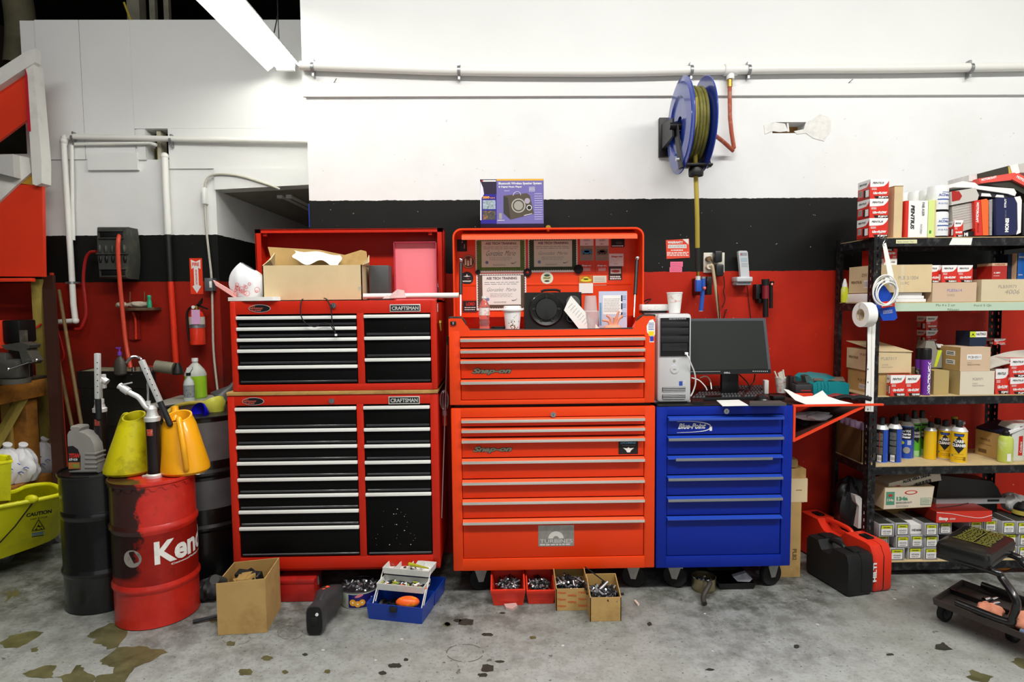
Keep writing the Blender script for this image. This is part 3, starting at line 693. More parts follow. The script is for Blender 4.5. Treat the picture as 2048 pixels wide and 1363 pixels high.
b=MB();p,q=at(1590,880,FY+.004),at(1728,813,FY+.004);b.hexa([p+V(0,0,-.006),q+V(0,0,-.006),q+V(0,.004,-.006),p+V(0,.004,-.006)],[p+V(0,0,.006),q+V(0,0,.006),q+V(0,.012,.006),p+V(0,.012,.006)],mBr)
b.hexa([p+V(0,.3,-.006),q+V(0,.3,-.006),q+V(0,.304,-.006),p+V(0,.304,-.006)],[p+V(0,.3,.004),q+V(0,.3,.004),q+V(0,.304,.004),p+V(0,.304,.004)],mBr)
b.add([p+V(.01,.01,-.003),q+V(0,.01,-.003),q+V(0,.3,-.003),p+V(.01,.3,-.003)],[(0,1,2,3)],M('brown shelf mat'));b.build('brace',th)
def onp(px,py,p0,n):
 r=ray(px,py);o=V(0,0,CH);n=Vector(n);return o+r*((Vector(p0)-o).dot(n)/r.dot(n))
def loft(mb,loops,mat,cap0=True,cap1=False):
 n=len(loops[0]);vs=[p for l in loops for p in l]
 fs=[(j*n+i,j*n+(i+1)%n,(j+1)*n+(i+1)%n,(j+1)*n+i)for j in range(len(loops)-1)for i in range(n)]
 if cap0:fs.append(tuple(range(n))[::-1])
 if cap1:fs.append(tuple(range((len(loops)-1)*n,len(loops)*n)))
 mb.add(vs,fs,mat)
SY=4.32
mStW=M('scuffed white board','#dcdbd5',.6,var=.06,scale=4,dirt='#a3a098',damt=.4);mStR=M('red stair panel','#dc3719',.5,var=.08,scale=3)
st=thing('staircase','white and red boarded stair side at the far left','staircase',at(20,550,SY))
def plate(pts,Y,th,mat,name,parent,label=None):
 b=MB();b.prism([at(x,y,Y)for x,y in pts],(0,th,0),mat);return b.build(name,parent,label=label)
plate([(-260,301),(0,136),(53,102),(72,97),(70,124),(51,136),(0,170),(-260,337)],SY-.05,.05,mStW,'handrail_board',st)
plate([(51,136),(66,122),(83,320),(83,366),(73,371),(65,368)],SY-.04,.09,mStW,'post',st)
plate([(-260,339),(0,168),(52,134),(56,238),(0,280),(-260,460)],SY,.02,mStR,'upper_panel',st)
plate([(50,136),(54,150),(61,262),(55,262),(52,200)],SY-.045,.004,M('dark pink overspray','#b3122b',.6),'overspray',st)
plate([(-60,318),(0,309),(25,308),(28,354),(0,347),(-60,340)],SY-.08,.06,M('grey board','#bdbcb8',.6),'step_end',st)
plate([(25,308),(58,315),(62,345),(35,368),(-160,551),(-200,551),(-200,480),(0,345),(28,354)],SY-.02,.03,mStW,'stringer',st)
plate([(62,343),(66,370),(36,368)],SY,.02,M('ochre wood','#b98a2a',.7),'wood_filler',st)
plate([(-158,551),(35,366),(84,372),(87,553)],SY-.0,.03,mStR,'lower_panel',st)
b=MB();p,q=at(-200,552,SY),at(71,556,SY);b.box(p.x,q.x,SY-.05,SY+.0,q.z-.025,q.z,mStR,r=.003);b.build('lower_rim',st)
mPost=M('rough yellow timber','#97853a',.85,var=.35,scale=10,mp=(1,1,.4),dirt='#4b3d18',damt=.6)
b=MB();p=at(72,650,4.4);b.box(at(66,650,4.4).x,at(84,650,4.4).x,4.4,4.49,0,at(70,558,4.4).z,mPost,r=.003);b.build('timber_post',st)
def lean(name,pts,Y0,Y1,w,d,mat,label,cat):
 a,c=at(*pts[0],Y0),at(*pts[1],Y1);r_=(c-a).length;b=MB()
 a2,c2=a,fl(*pts[1])if pts[1][1]>1200 else c
 b.hexa([c2,c2+V(w,0,0),c2+V(w,d,0),c2+V(0,d,0)],[a2,a2+V(w,0,0),a2+V(w,d,0),a2+V(0,d,0)],mat)
 return b.build(name,label=label,cat=cat)
lean('plank',((83,550),(111,1060)),4.45,3.95,.075,.03,M('dark brown board','#38180c',.6,var=.2),'wide dark brown board leaning by the timber post','board')
lean('wood_strip',((96,562),(131,1060)),4.48,3.98,.014,.03,M('varnished yellow edge','#b06a14',.5),'thin yellowish wood strip leaning beside the dark board','board')
lean('red_strip',((99,545),(136,1060)),4.5,4.0,.014,.025,M('red strip paint','#b8321a',.5),'thin red strip leaning against the wall at the stair end','board')
for(x,y,x2,y2,lab)in((118,580,168,880,'tan broom handle leaning against the red bay wall'),(113,700,150,880,'short worn broom handle leaning left of the longer one')):
 b=MB();p,q=at(x,y,4.5),at(x2,y2,4.1);q=q+(q-p)*((-q.z)/(q.z-p.z))if q.z>0 else q
 b.cyl(p,q,.0115,M('tan handle wood','#6b5630',.6,var=.3));b.build('broom_handle',label=lab,cat='broom handle')
BX=-3.13;bz=.965
mTim=M('stained timber','#a56c26',.65,var=.5,scale=9,mp=(1,.5,1),dirt='#2e1c0a',damt=.9)
mTimL=M('pale timber','#a78a3e',.8,var=.2,scale=8,dirt='#5d4a1e',damt=.5);mOily=M('oily bench top','#33302a',.55,var=.4,scale=6,dirt='#7a5a22',damt=.4)
wb=thing('workbench','heavy stained timber workbench at the far left','workbench',V(BX-.35,3.7,0))
b=MB();b.box(BX-.75,BX,3.0,4.28,bz-.128,bz-.006,mTim,r=.006);b.build('front_beam',wb)
b=MB();b.box(BX-.75,BX+.004,2.98,4.29,bz-.006,bz+.012,mOily,r=.003);b.build('bench_top',wb)
b=MB();b.box(BX-.13,BX-.035,4.14,4.24,0,bz-.128,mTim,r=.004);b.build('leg',wb)
b=MB();b.box(BX-.19,BX-.13,4.12,4.16,.1,bz-.128,mTimL,r=.003);b.build('leg',wb)
b=MB();p,q=at(-20,905,4.0),at(40,800,4.1);b.hexa([p,p+V(.03,.03,0),p+V(.03,.06,.1),p+V(0,.03,.1)],[q,q+V(.03,.03,0),q+V(.03,.06,.09),q+V(0,.03,.09)],mPost);b.build('brace',wb)
sz_=at(60,960,4.1).z
b=MB();b.box(BX-.75,BX+.03,3.7,4.25,sz_-.06,sz_+.01,mTim,r=.004);b.build('lower_shelf',wb)
mBag=M('white plastic bag','#e9e9ec',.35,var=.04,scale=6);mBagB=M('blue bag print','#3a55b5',.5)
for k,(x,y,Y,r_,lab)in enumerate(((12,897,4.0,.105,'white plastic bag with blue print at the far left under the bench'),(44,905,4.05,.1,'white plastic bag with blue print behind the bench leg'),(88,905,4.4,.1,'white plastic bag with blue print right of the bench leg'))):
 c=at(x,y,Y);c.z=sz_+.012+r_*.9;b=MB()
 def fb(u,v,c=c,r_=r_,k=k):
  t=2*pi*u;h=v;rr_=r_*(1-.25*h)*math.sin(pi*min(.98,.12+h*.86))**.5*(1+.12*math.sin(3*t+k+4*h)+.07*math.sin(7*t-6*h)+.06*math.sin(11*t+9*h))
  return c+V(rr_*math.cos(t),rr_*math.sin(t),r_*(-.9+2.2*h))
 if k==2:c.z=.36
 b.grid(fb,28,12,mBag);b.tube([c+V(0,0,r_*1.2),c+V(.02,-.01,r_*1.55)],[.016,.026],mBag,n=14)
 for q in range(5):p=fb(.66+.05*q,.35+.12*(q%3))+V(.004,-.006,0);b.tube([p,p+V(.02,-.002,.008),p+V(.035,0,-.002)],.003,mBagB,n=5)
 b.build('plastic_bag',label=lab,cat='bag',group='white bags by the workbench')
 if k==2:pass
mVise=M('grey cast iron','#55544d',.5,.4,var=.25,scale=12)
c=at(30,745,3.85);c.z=bz+.012;th=thing('bench_vise','grey bench vise on the workbench corner','vise',c)
b=MB();b.cyl(c,c+V(0,0,.03),.08,mVise,n=24);b.box(c.x-.12,c.x+.06,c.y-.05,c.y+.05,c.z+.03,c.z+.15,mVise,r=.02);b.build('base',th)
p=lambda x,y,Y=3.82:at(x,y,Y)
b=MB();b.prism([p(2,690),p(40,684),p(60,690),p(58,696),p(52,698),p(65,722),p(60,728),p(45,728),p(38,702),p(10,698)],(0,.09,0),mVise);b.build('front_jaw',th)
b=MB();b.box(c.x-.13,c.x-.02,c.y-.04,c.y+.05,c.z+.13,c.z+.19,mVise,r=.008);b.build('rear_jaw',th)
b=MB();b.cyl(p(60,724,3.8),p(17,738,3.74),.006,mChrome,n=10);b.sph(p(17,738,3.74),.011,mChrome,n=10);b.cyl(p(52,722,3.8),p(66,719,3.8),.013,mVise,n=14);b.sph(p(73,720,3.8),.011,mChrome,n=10);b.tube([p(60,724,3.8),p(73,720,3.8)],.006,mChrome);b.build('handle',th)
c=at(22,690,4.1);c.z=bz+.012;th=thing('bench_grinder','black bench grinder with red guard behind the vise','grinder',c)
b=MB();a0_,a1_,a2_,a3_=pr(4,39,640,685,4.1);b.box(a0_,a1_,4.1,4.25,a2_,a3_,mBlk,r=.01);b.box(a0_+.02,a1_-.02,4.12,4.22,bz+.012,a2_,mBlk);b.build('housing',th)
b=MB();b.box(a0_-.06,a0_+.002,4.08,4.2,a2_-.04,a3_+.0,mStR,r=.01);b.build('guard',th)
b=MB();q0,q1,q2,q3=pr(39,51,660,690,4.1);b.box(q0,q1,4.1,4.12,bz+.012,q3,M('worn zinc','#6e685e',.5,.5,var=.5,scale=30));b.build('tool_rest',th)
b=MB();b.tube([at(56,725,4.05),at(60,690,4.2),at(66,662,4.3),at(82,648,4.4)],.007,M('red hose','#a81c12',.5),smooth=5);b.build('air_hose',label='red air hose running up behind the bench vise',cat='hose')
b=MB();b.tube([at(115,655,LY-.05),at(124,690,LY-.05),at(128,712,LY-.05),at(121,725,LY-.05)],.005,M('red hose'),smooth=5);b.build('air_hose',label='thin red hose looping down beside the leaning boards',cat='hose')
mYel=M('yellow bucket plastic','#d6d50e',.42,var=.08,scale=5,dirt='#77721a',damt=.5)
mYelI=M('yellow bucket plastic')
tz_,bz_=.42,.11
top=[fl(-150,1046,tz_),fl(0,1013,tz_),fl(112,991,tz_),fl(122,980,tz_),fl(100,968,tz_),fl(55,972,tz_),fl(10,987,tz_),fl(-150,1010,tz_)]
bot=[fl(-150,1172,bz_),fl(-10,1121,bz_),fl(98,1082,bz_),fl(121,1060,bz_),fl(100,1042,bz_),fl(55,1042,bz_),fl(10,1048,bz_),fl(-150,1090,bz_)]
cen=sum(top,V(0,0,0))/8
mo=thing('mop_bucket','yellow wheeled mop bucket with a caution sign','mop bucket',V(cen.x,cen.y,0))
b=MB();inn=[p.lerp(cen,.05)for p in top];cb=sum(bot,V(0,0,0))/8;ib=[p.lerp(cb,.08)+V(0,0,.02)for p in bot]
sm=lambda L:catmull(L,3,True)
loft(b,[sm(bot),sm([p.lerp(q,.5)for p,q in zip(bot,top)]),sm(top),sm(inn),sm(ib)],mYel,cap1=True);b.build('tub',mo)
b=MB();b.tube([p+V(0,0,.0)for p in top],.012,mYel,n=10,closed=True,smooth=4);pf=top[1].lerp(top[2],.55);b.sph(pf+V(0,0,.008),(.035,.02,.024),mYel);b.build('rim',mo)
fn=(top[2]-top[1]).cross(bot[1]-top[1]).normalized();
if fn.y>0:fn=-fn
p0=top[1].lerp(bot[1],.5)+fn*.016
uu=(bot[2]-bot[1]).normalized();vv=fn.cross(uu);vv=vv if vv.z>0 else-vv
b=MB();b.tube([pf+fn*.012+V(0,0,-.01),onp(30,1052,p0,fn),onp(-10,1095,p0,fn)],.0035,mBlk,n=6);b.build('wire_handle',mo)
b=MB()
def pt(mb,t,xa,xb,yb_,h,mat,**k):a=onp(xa,yb_[0],p0,fn);c=onp(xb,yb_[1],p0,fn);mb.text(t,a,c-a,fn.cross((c-a).normalized())*-1 if fn.cross((c-a)).z<0 else fn.cross(c-a),mat,w=(c-a).length,h=h,**k)
pt(b,'CAUTION',52,103,(1034,1025),.024,mInk,bold=.05);pt(b,'WET FLOOR',60,95,(1040,1034),.01,mInk,bold=.03)
tri=[onp(x,y,p0,fn)+fn*.001 for x,y in((77,1037),(63,1061),(90,1057))];b.add(tri,[(0,1,2),(2,1,0)],mInk);tc=sum(tri,V(0,0,0))/3
b.add([p.lerp(tc,.2)+fn*.001 for p in tri],[(0,1,2),(2,1,0)],mYel)
for q in(((77,1047),(74,1052),(80,1053)),((70,1051),(84,1050),(83,1052)),((75,1052),(70,1058),(73,1058)),((78,1052),(84,1056),(82,1057)),((76,1044),(78,1044),(78,1047))):
 b.add([onp(x,y,p0,fn)+fn*.003 for x,y in q],[(0,1,2),(2,1,0)],mInk)
pt(b,'CUIDADO',63,88,(1064,1059),.008,mInk,bold=.03)
for k,(ya,yb_)in enumerate(((1068,1064),(1071,1067),(1074,1070))):
 a,c=onp(63,ya,p0,fn),onp(87,yb_,p0,fn);b.quad(a+fn*.001,c+fn*.001,c+fn*.001+vv*.007,a+fn*.001+vv*.007,(mBlueInk,M('teal ink','#2f6f86',.6),mInk)[k])
b.build('caution_print',mo)
wr=thing('mop_wringer','yellow side-press mop wringer hanging on the mop bucket','wringer',fl(0,1000,tz_))
b=MB();w1=[at(-90,918,3.1),at(20,912,3.25),at(22,924,3.12),at(-80,940,2.98)];w0=[at(-90,1010,3.1),at(14,1005,3.2),at(19,992,3.1),at(-80,1030,2.98)]
w1=[at(-60,905,3.4),at(18,912,3.45),at(23,922,3.2),at(-60,935,3.15)];w0=[V(p.x,p.y,tz_+.02)*1 for p in w1];w0=[p.lerp(sum(w0,V(0,0,0))/4,.15)for p in w0]
wi=[p.lerp(sum(w1,V(0,0,0))/4,.12)for p in w1];loft(b,[w0,w1,wi,[p+V(0,0,-.15)for p in wi]],mYel,cap1=True);b.tube(w1,.008,mYel,closed=True,n=8);b.build('basket',wr)
b=MB();b.cyl(at(8,1000,3.25),V(at(8,1000,3.25).x,3.25,tz_-.1),.02,mTimL);b.build('hook',wr)
for(x,y)in((2,1128),(88,1092),(118,1086)):
 c=fl(x,y,.0);b=MB();ax=V(.75,-.6,0).normalized();cz=V(c.x,c.y+.03,.045);b.cyl(cz-ax*.014,cz+ax*.014,.045,M('grey tyre','#5c5c58',.7),n=24);b.cyl(cz-ax*.016,cz+ax*.016,.024,mSteel,n=16);b.cyl(cz,cz+V(0,0,.075),.012,mDkSteel);b.build('caster',mo)
sk_z=1.0
mSink=M('black grimy plastic','#141412',.5,var=.3,scale=4,dirt='#2c2a20',damt=.6)
S1,S2,S3,S4=fl(153,742,sk_z),fl(311,743,sk_z),fl(361,720,sk_z),fl(236,727,sk_z)
for p in(S3,S4):p.y=min(p.y,LY-.03)
sk=thing('utility_sink','black grimy utility sink against the red bay wall','sink',V((S1.x+S3.x)/2,(S1.y+S3.y)/2,0))
cc=(S1+S2+S3+S4)/4;L=[S1,S2,S3,S4]
def sc_(L,c,k,z):return[V(c.x+(p.x-c.x)*k,c.y+(p.y-c.y)*k,z)for p in L]
b=MB();loft(b,[sc_(L,cc,.93,.62),sc_(L,cc,.97,sk_z-.12),sc_(L,cc,1.,sk_z-.115),sc_(L,cc,1,sk_z),sc_(L,cc,.9,sk_z),sc_(L,cc,.86,sk_z-.25)],mSink,cap1=True);b.build('basin',sk)
b=MB();loft(b,[sc_(L,cc,.88,0.),sc_(L,cc,.9,.63)],M('black cabinet under sink','#0d0c0b',.6));b.build('stand',sk)
b=MB();mGr=M('grimy ledge','#8a866a',.7,var=.5,scale=18,dirt='#1a1a14',damt=.9,dscale=14)
P=[S1.lerp(S4,.15),S2.lerp(S3,.15),S3,S4];b.prism([p+V(0,0,-.008)for p in(S1.lerp(S4,.08),S2.lerp(S3,.08),S3,S4)],(0,0,.008),mGr);b.build('drain_board',sk,label='grimy speckled ledge')
fz=sk_z-.02
c=at(283,722,4.25);th=thing('faucet','small chrome swan-neck faucet on the black sink','faucet',V(c.x,c.y,fz))
b=MB();b.tube([V(c.x,c.y,fz),V(c.x,c.y,fz+.07),V(c.x-.01,c.y,fz+.11),V(c.x-.05,c.y-.02,fz+.12),V(c.x-.08,c.y-.04,fz+.08)],.011,mChrome,smooth=5,n=10);b.build('spout',th)
b=MB();b.box(c.x-.07,c.x+.07,c.y-.02,c.y+.02,fz-.005,fz+.015,mChrome,r=.005);b.build('base',th)
for s in(-.055,.055):b=MB();b.cyl(V(c.x+s,c.y,fz+.015),V(c.x+s,c.y,fz+.05),.014,mChrome,n=12);b.build('tap',th)
c=at(240,725,4.2);c.z=fz
b=MB();b.lathe([(.03,0),(.04,.01),(.04,.07),(.025,.11),(.012,.125),(.012,.135)],M('dirty grey soap bottle','#47423c',.5,var=.3),o=c,sy=.7);b.lathe([(.014,.133),(.014,.155),(.006,.16),(.005,.185)],M('purple pump','#6b3aa0',.4),o=c,n=12);b.box(c.x-.02,c.x+.008,c.y-.006,c.y+.006,c.z+.18,c.z+.19,M('purple pump'));b.build('soap_bottle',label='grimy soap bottle with purple pump on the sink',cat='bottle')
c=at(325,722,4.2);c.z=fz+.04
b=MB();b.cyl(c+V(-.05,0,.02),c+V(.06,.02,0),.04,M('dull grey can','#7c7866',.6,var=.2),n=20);b.build('metal_cup',label='dull grey can lying on its side on the sink ledge',cat='can')
b=MB();b.lathe([(.03,0),(.035,.01),(.03,.04),(.02,.06),(.012,.08)],mSink,o=V(c.x+.1,c.y,fz));b.build('drain_plug',label='black rubber plug beside the grey can',cat='plug')
b=MB();c=at(302,713,4.3);c.z=fz+.05;b.box(c.x-.05,c.x+.06,c.y-.02,c.y+.04,c.z-.05,c.z,M('red tray','#a01f18',.5),r=.006);b.build('soap_tray',label='small red tray behind the faucet',cat='tray')
mBrown=M('brown metal shelf','#4a3224',.6,dirt='#8a7a5a',damt=.5)
a0_,a1_,a2_,a3_=pr(238,305,615,621,LY-.12);th=thing('wall_shelf','small grimy brown wall shelf holding rags under the hose reel','shelf',V((a0_+a1_)/2,LY-.06,a2_))
b=MB();b.box(a0_,a1_,LY-.12,LY,a2_,a3_,mBrown,r=.003);b.build('shelf_board',th)
b=MB();P=[at(x,y,LY-.02)for x,y in((264,622),(278,626),(280,678),(268,680),(258,678),(258,640))];b.prism(P,(0,.018,0),M('red bracket','#8c1a0e',.5));b.build('bracket',th)
b=MB();b.tube([at(266,624,LY-.05),at(271,640,LY-.04),at(272,678,LY-.03)],.008,mStR,smooth=4);b.build('bracket_arm',th)
for x in(260,289):b=MB();b.cyl(at(x,617,LY-.03),at(x,583,LY-.03),.004,M('brown rod','#6e5230',.6),n=8);b.build('rod',th)
mRag=M('dirty white rag','#b5ab98',.8,var=.2)
def lump(name,c,rx,ry,rz,mat,label,cat,seed=0,group=None,par=None):
 b=MB();rs=random.Random(seed);ph=[rs.uniform(0,6)for _ in range(6)]
 def f_(u,v):
  t=2*pi*u;a=pi*v;k=1+.12*math.sin(3*t+ph[0])*math.sin(a)+.1*math.sin(5*t+ph[1]+3*a)+.07*math.sin(9*t+ph[2]-4*a)*math.sin(a)
  return Vector(c)+V(rx*math.cos(t)*math.sin(a)*k,ry*math.sin(t)*math.sin(a)*k,-rz*math.cos(a)*(k if v>.5 else 1))
 b.grid(f_,30,14,mat);return b.build(name,par,label=label,cat=cat,group=group)
p=at(240,608,LY-.08);lump('rag',V(p.x+.01,p.y,a3_+.02),.04,.03,.02,mRag,'dirty white rag at the left of the small wall shelf','rag',1)
p=at(277,606,LY-.06);lump('rag',V(p.x,p.y,a3_+.022),.075,.03,.022,mRag,'crumpled pale rag along the small wall shelf','rag',2)
p=at(299,608,LY-.07);b=MB();b.lathe([(.015,0),(.017,.03),(.012,.06),(.016,.08),(.01,.09)],M('green bottle','#2f9a72',.4),o=V(p.x,p.y,a3_),n=14);b.build('bottle',label='small green bottle at the right of the wall shelf',cat='bottle')
mReel=M('dark grey moulded plastic','#3a3c38',.55,var=.15,scale=5,dirt='#8b8a60',damt=.25)
RY=LY-.17
g=lambda x,y,Y=RY:at(x,y,Y)
hr=thing('hose_reel','dark grey boxed hose reel with a red hose on the bay wall','hose reel',g(233,555))
b=MB();face=[(193,453),(252,453),(256,480),(258,510),(257,540),(255,557),(198,556),(196,530),(193,505)]
F=[g(x,y)for x,y in face];Bk=[g(x,y,RY+.1)+V(0,.12,0)for x,y in face];cF=sum(F,V(0,0,0))/len(F)
loft(b,[[p.lerp(cF,.04)for p in F],[p+V(0,.02,0)for p in F],[V(p.x,LY-.03,p.z)for p in F]],mReel,cap1=True);b.build('housing',hr)
b=MB()
for(x0_,x1_,y0_,y1_)in((200,245,463,475),(203,250,539,551)):
 b=MB()
 a0_,a1_,a2_,a3_=pr(x0_,x1_,y0_,y1_,RY-.002);b.box(a0_,a1_,RY-.006,RY+.002,a2_,a3_,mBlk,r=.002)
 for s_ in((a0_-.008,a1_+.008,a3_,a3_+.008),(a0_-.008,a1_+.008,a2_-.008,a2_)):b.box(s_[0],s_[1],RY-.014,RY+.002,s_[2],s_[3],mReel,r=.002)
 b.build('slot',hr)
b=MB()
for x in(200,212,225,237,249):
 p_=g(x,498);b.sph(p_,(.012,.014,.032),mReel,n=14);p_=g(x+1,518);b.sph(p_,(.012,.01,.028),mBlk,n=14)
p_=g(233,507);b.box(g(194,507).x,g(258,507).x,RY-.012,RY,p_.z-.004,p_.z+.004,mReel);b.build('ribs',hr)
b=MB();P=[g(256,455,RY+.05),g(260,470,RY+.05),g(263,500,RY+.07),g(263,530,RY+.07)];b.tube(P,.012,M('grubby plastic','#5a5a48',.6,var=.3),smooth=3);b.build('side_cover',hr)
b=MB();mRH=M('salmon red hose','#c8452f',.45)
b.tube([g(239,470,RY+.01),g(237,478,RY-.03),g(236,500,RY-.035),g(238,540,RY-.02),g(243,600,RY),g(251,680,RY),at(261,735,RY-.02)],.014,mRH,n=10,smooth=6);b.build('hose',hr,label='red hose hanging down into the sink')
b=MB();b.tube([g(193,503,LY-.1),at(180,505,LY-.08),at(171,520,LY-.07),at(167,560,LY-.06),at(171,600,LY-.06),at(172,630,LY-.06),at(162,655,LY-.07),at(150,658,LY-.07)],.011,M('dark red hose','#9e1410',.5),n=10,smooth=6);b.build('feed_hose',hr)
mSign=M('fire sign red','#e33a1a',.45)
b=MB();a0_,a1_,a2_,a3_=pr(380.5,405.5,516,588,LY);b.box(a0_,a1_,LY-.003,LY,a2_,a3_,mSign)
w_=a1_-a0_;h_=a3_-a2_;o=V(a0_,LY-.0034,a2_)
pp=lambda L:b.prism([o+V(w_*x,0,h_*y)for x,y in L],(0,-.0006,0),mWht)
pp([(.12,.96),(.5,.9),(.88,.96),(.86,.7),(.68,.74),(.68,.25),(.86,.22),(.5,.03),(.16,.22),(.32,.25),(.32,.74),(.14,.7)])
b.text('FIRE',o+V(w_*.22,-.001,h_*.78),XA,ZA,mSign,w=w_*.56,h=h_*.1,bold=.03)
b.text('EXTINGUISHER',o+V(w_*.58,-.001,h_*.27),ZA,-XA,mSign,w=h_*.42,h=w_*.14,bold=.02);b.build('fire_sign',label='red FIRE sign with a white down arrow on the bay wall',cat='sign')
c=at(396,690,LY-.09);th=thing('fire_extinguisher','red fire extinguisher hanging below the fire sign','fire extinguisher',c)
r_=.052;zt_=at(396,622,LY-.09).z;mEx=M('extinguisher red','#d8321a',.3,coat=.5)
b=MB();b.lathe([(.03,0),(r_*.95,.006),(r_,.02),(r_,zt_-c.z-.04),(r_*.75,zt_-c.z-.008),(.02,zt_-c.z+.01)],mEx,o=c,n=32);b.build('cylinder',th)
b=MB();b.lathe([(r_+.001,at(396,653,LY-.09).z-c.z),(r_+.001,at(396,633,LY-.09).z-c.z)],M('pale label','#cfcabc',.6,var=.15,scale=60),o=c,n=32);b.build('instruction_label',th)
b=MB();b.lathe([(r_+.002,at(396,655,LY-.09).z-c.z),(r_+.002,at(396,648,LY-.09).z-c.z)],mZinc,o=c,n=32);b.build('mounting_strap',th)
b=MB();h0=V(c.x,c.y,zt_+.01);b.cyl(h0,h0+V(0,0,.03),.016,mBrass);b.build('valve',th)
b=MB();b.prism([h0+V(-.02,-.008,.025),h0+V(.005,-.008,.035),h0+V(.045,-.008,.085),h0+V(.04,-.008,.05),h0+V(.02,-.008,.022)],(0,.018,0),mBlk);b.prism([h0+V(0,-.008,.03),h0+V(.08,-.008,.0),h0+V(.085,-.008,.008),h0+V(.01,-.008,.04)],(0,.016,0),mBlk);b.build('handle',th)
b=MB();b.cyl(h0+V(-.01,-.02,.02),h0+V(-.01,-.03,.02),.012,mWht);b.build('gauge',th)
b=MB();b.tube([h0+V(-.01,0,.02),h0+V(-.045,0,.015),h0+V(-.07,0,-.03),V(c.x-.068,c.y,c.z+.15),V(c.x-.062,c.y,c.z+.03)],.008,mBlk,smooth=5);b.build('hose',th)
b=MB();T=Matrix.Translation(at(392,634,LY-.15));a0_,a1_,a2_,a3_=pr(383,400,619,648,LY-.15);b.box(a0_,a1_,LY-.151,LY-.149,a2_,a3_,M('lilac tag','#d9a6cf',.7));b.build('inspection_tag',th)
def drum(cx,cy,r,h,mats,label,ribs,bands=None,openTop=False):
 th=thing('oil_drum',label,'drum',V(cx,cy,0));b=MB();o=V(cx,cy,0);lip=.008;R_=r*1.045
 pts=[(r*.97,0),(r*1.01,.004),(r,.016)]
 for z in ribs:pts+=[(r,z-.02),(R_,z-.006),(R_,z+.006),(r,z+.02)]
 pts+=[(r,h-.012)]
 if bands:
  zz=sorted(set([z for _,z in pts]+[z for z,_ in bands]))
  def rad(z):
   for i in range(len(pts)-1):
    if pts[i][1]<=z<=pts[i+1][1]:
     k=(z-pts[i][1])/max(1e-9,pts[i+1][1]-pts[i][1]);return pts[i][0]+(pts[i+1][0]-pts[i][0])*k
   return r
  pp_=[(rad(z),z)for z in zz]
  for i in range(len(pp_)-1):
   m_=mats
   for z,mm in bands:
    if pp_[i][1]>=z-1e-6:m_=mm
   vs0=[pp_[i],pp_[i+1]];k=len(b.v);n=56
   b.add([(cx+q[0]*math.cos(2*pi*t/n),cy+q[0]*math.sin(2*pi*t/n),q[1])for q in vs0 for t in range(n)],[(t,(t+1)%n,n+(t+1)%n,n+t)for t in range(n)],m_)
 else:b.lathe(pts,mats,o=o,n=56,caps=False)
 b.build('shell',th)
 b=MB()
 if openTop:b.lathe([(r,h-.012),(R_,h-.008),(R_*1.005,h),(R_*.985,h+.002),(r*.97,h-.004),(r*.97,h-.09),(0,h-.092)],mats if not bands else mBlk,o=o,n=56)
 else:b.lathe([(r,h-.016),(r*1.035,h-.014),(r*1.045,h-.006),(r*1.035,h),(r*1.0,h),(r*.985,h-.012),(0,h-.012)],mats,o=o,n=56)
 b.build('lid',th);return th
def drum_red(cx,cy):
 m=bpy.data.materials.new('greasy red drum paint');t=NT(m);co=t.coord(True);sp=t.n('ShaderNodeSeparateXYZ');t.l(co,sp.inputs[0])
 n1=t.noise(co,9,6,.65);n2=t.noise(co,30,4,.6)
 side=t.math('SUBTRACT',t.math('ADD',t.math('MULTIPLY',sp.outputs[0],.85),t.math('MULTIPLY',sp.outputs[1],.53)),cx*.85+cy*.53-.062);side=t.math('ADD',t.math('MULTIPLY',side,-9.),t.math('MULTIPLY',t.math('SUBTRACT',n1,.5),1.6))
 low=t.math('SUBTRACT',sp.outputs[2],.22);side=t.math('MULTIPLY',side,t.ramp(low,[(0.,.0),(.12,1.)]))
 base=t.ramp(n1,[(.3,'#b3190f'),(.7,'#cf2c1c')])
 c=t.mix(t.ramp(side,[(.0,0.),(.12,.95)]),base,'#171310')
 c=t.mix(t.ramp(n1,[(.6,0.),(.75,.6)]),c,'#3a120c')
 t.l(c,t.b.inputs['Base Color']);t.b.inputs['Roughness'].default_value=.38;t.b.inputs['Coat Weight'].default_value=.2;return m
hR=.665
def off(p,r):d=V(p.x,p.y,0).normalized();return p.x+d.x*r,p.y+d.y*r
rcx,rcy=fl(274,1262).x,fl(274,1262).y+.178;rd=.176
mDR=drum_red(rcx,rcy)
dR=drum(rcx,rcy,rd,hR,mDR,'red metal drum with Kendall lettering, grease pump on top',[at(310,1064,rcy-rd).z,at(310,1183,rcy-rd).z])
b=MB()
b.lathe([(rd*1.045,hR-.004),(rd*1.05,hR-.012),(rd*1.02,hR-.02)],mDR,o=V(rcx,rcy,0),n=56)
n=132;b.add([(rcx+rd*1.022*math.cos(2*pi*i/n),rcy+rd*1.022*math.sin(2*pi*i/n),z-(.014 if(i%6)in(1,2,3)and z<hR-.02 else 0))for z in(hR-.012,hR-.024)for i in range(n)],[(i,(i+1)%n,n+(i+1)%n,n+i)for i in range(n)],mDR)
b.build('crimp_ring',dR)
def wrap(mb,t,cx,cy,r,a0,a1,z,h,mat,bold=.06,slope=0.,shear=0.):
 vs,fs,x0,x1,y0,y1=fine_text(t,bold,shear);out=[]
 for x,y in vs:
  k=(x-x0)/(x1-x0);a=math.radians(a0+(a1-a0)*k);out.append((cx+r*math.cos(a),cy+r*math.sin(a),z+(y-y0)/(y1-y0)*h+slope*k))
 mb.add(out,fs,mat)
mKW=M('white drum lettering','#eceae4',.5,dirt='#8b8580',damt=.3,dscale=30)
b=MB();zK=at(340,1133,rcy-rd).z
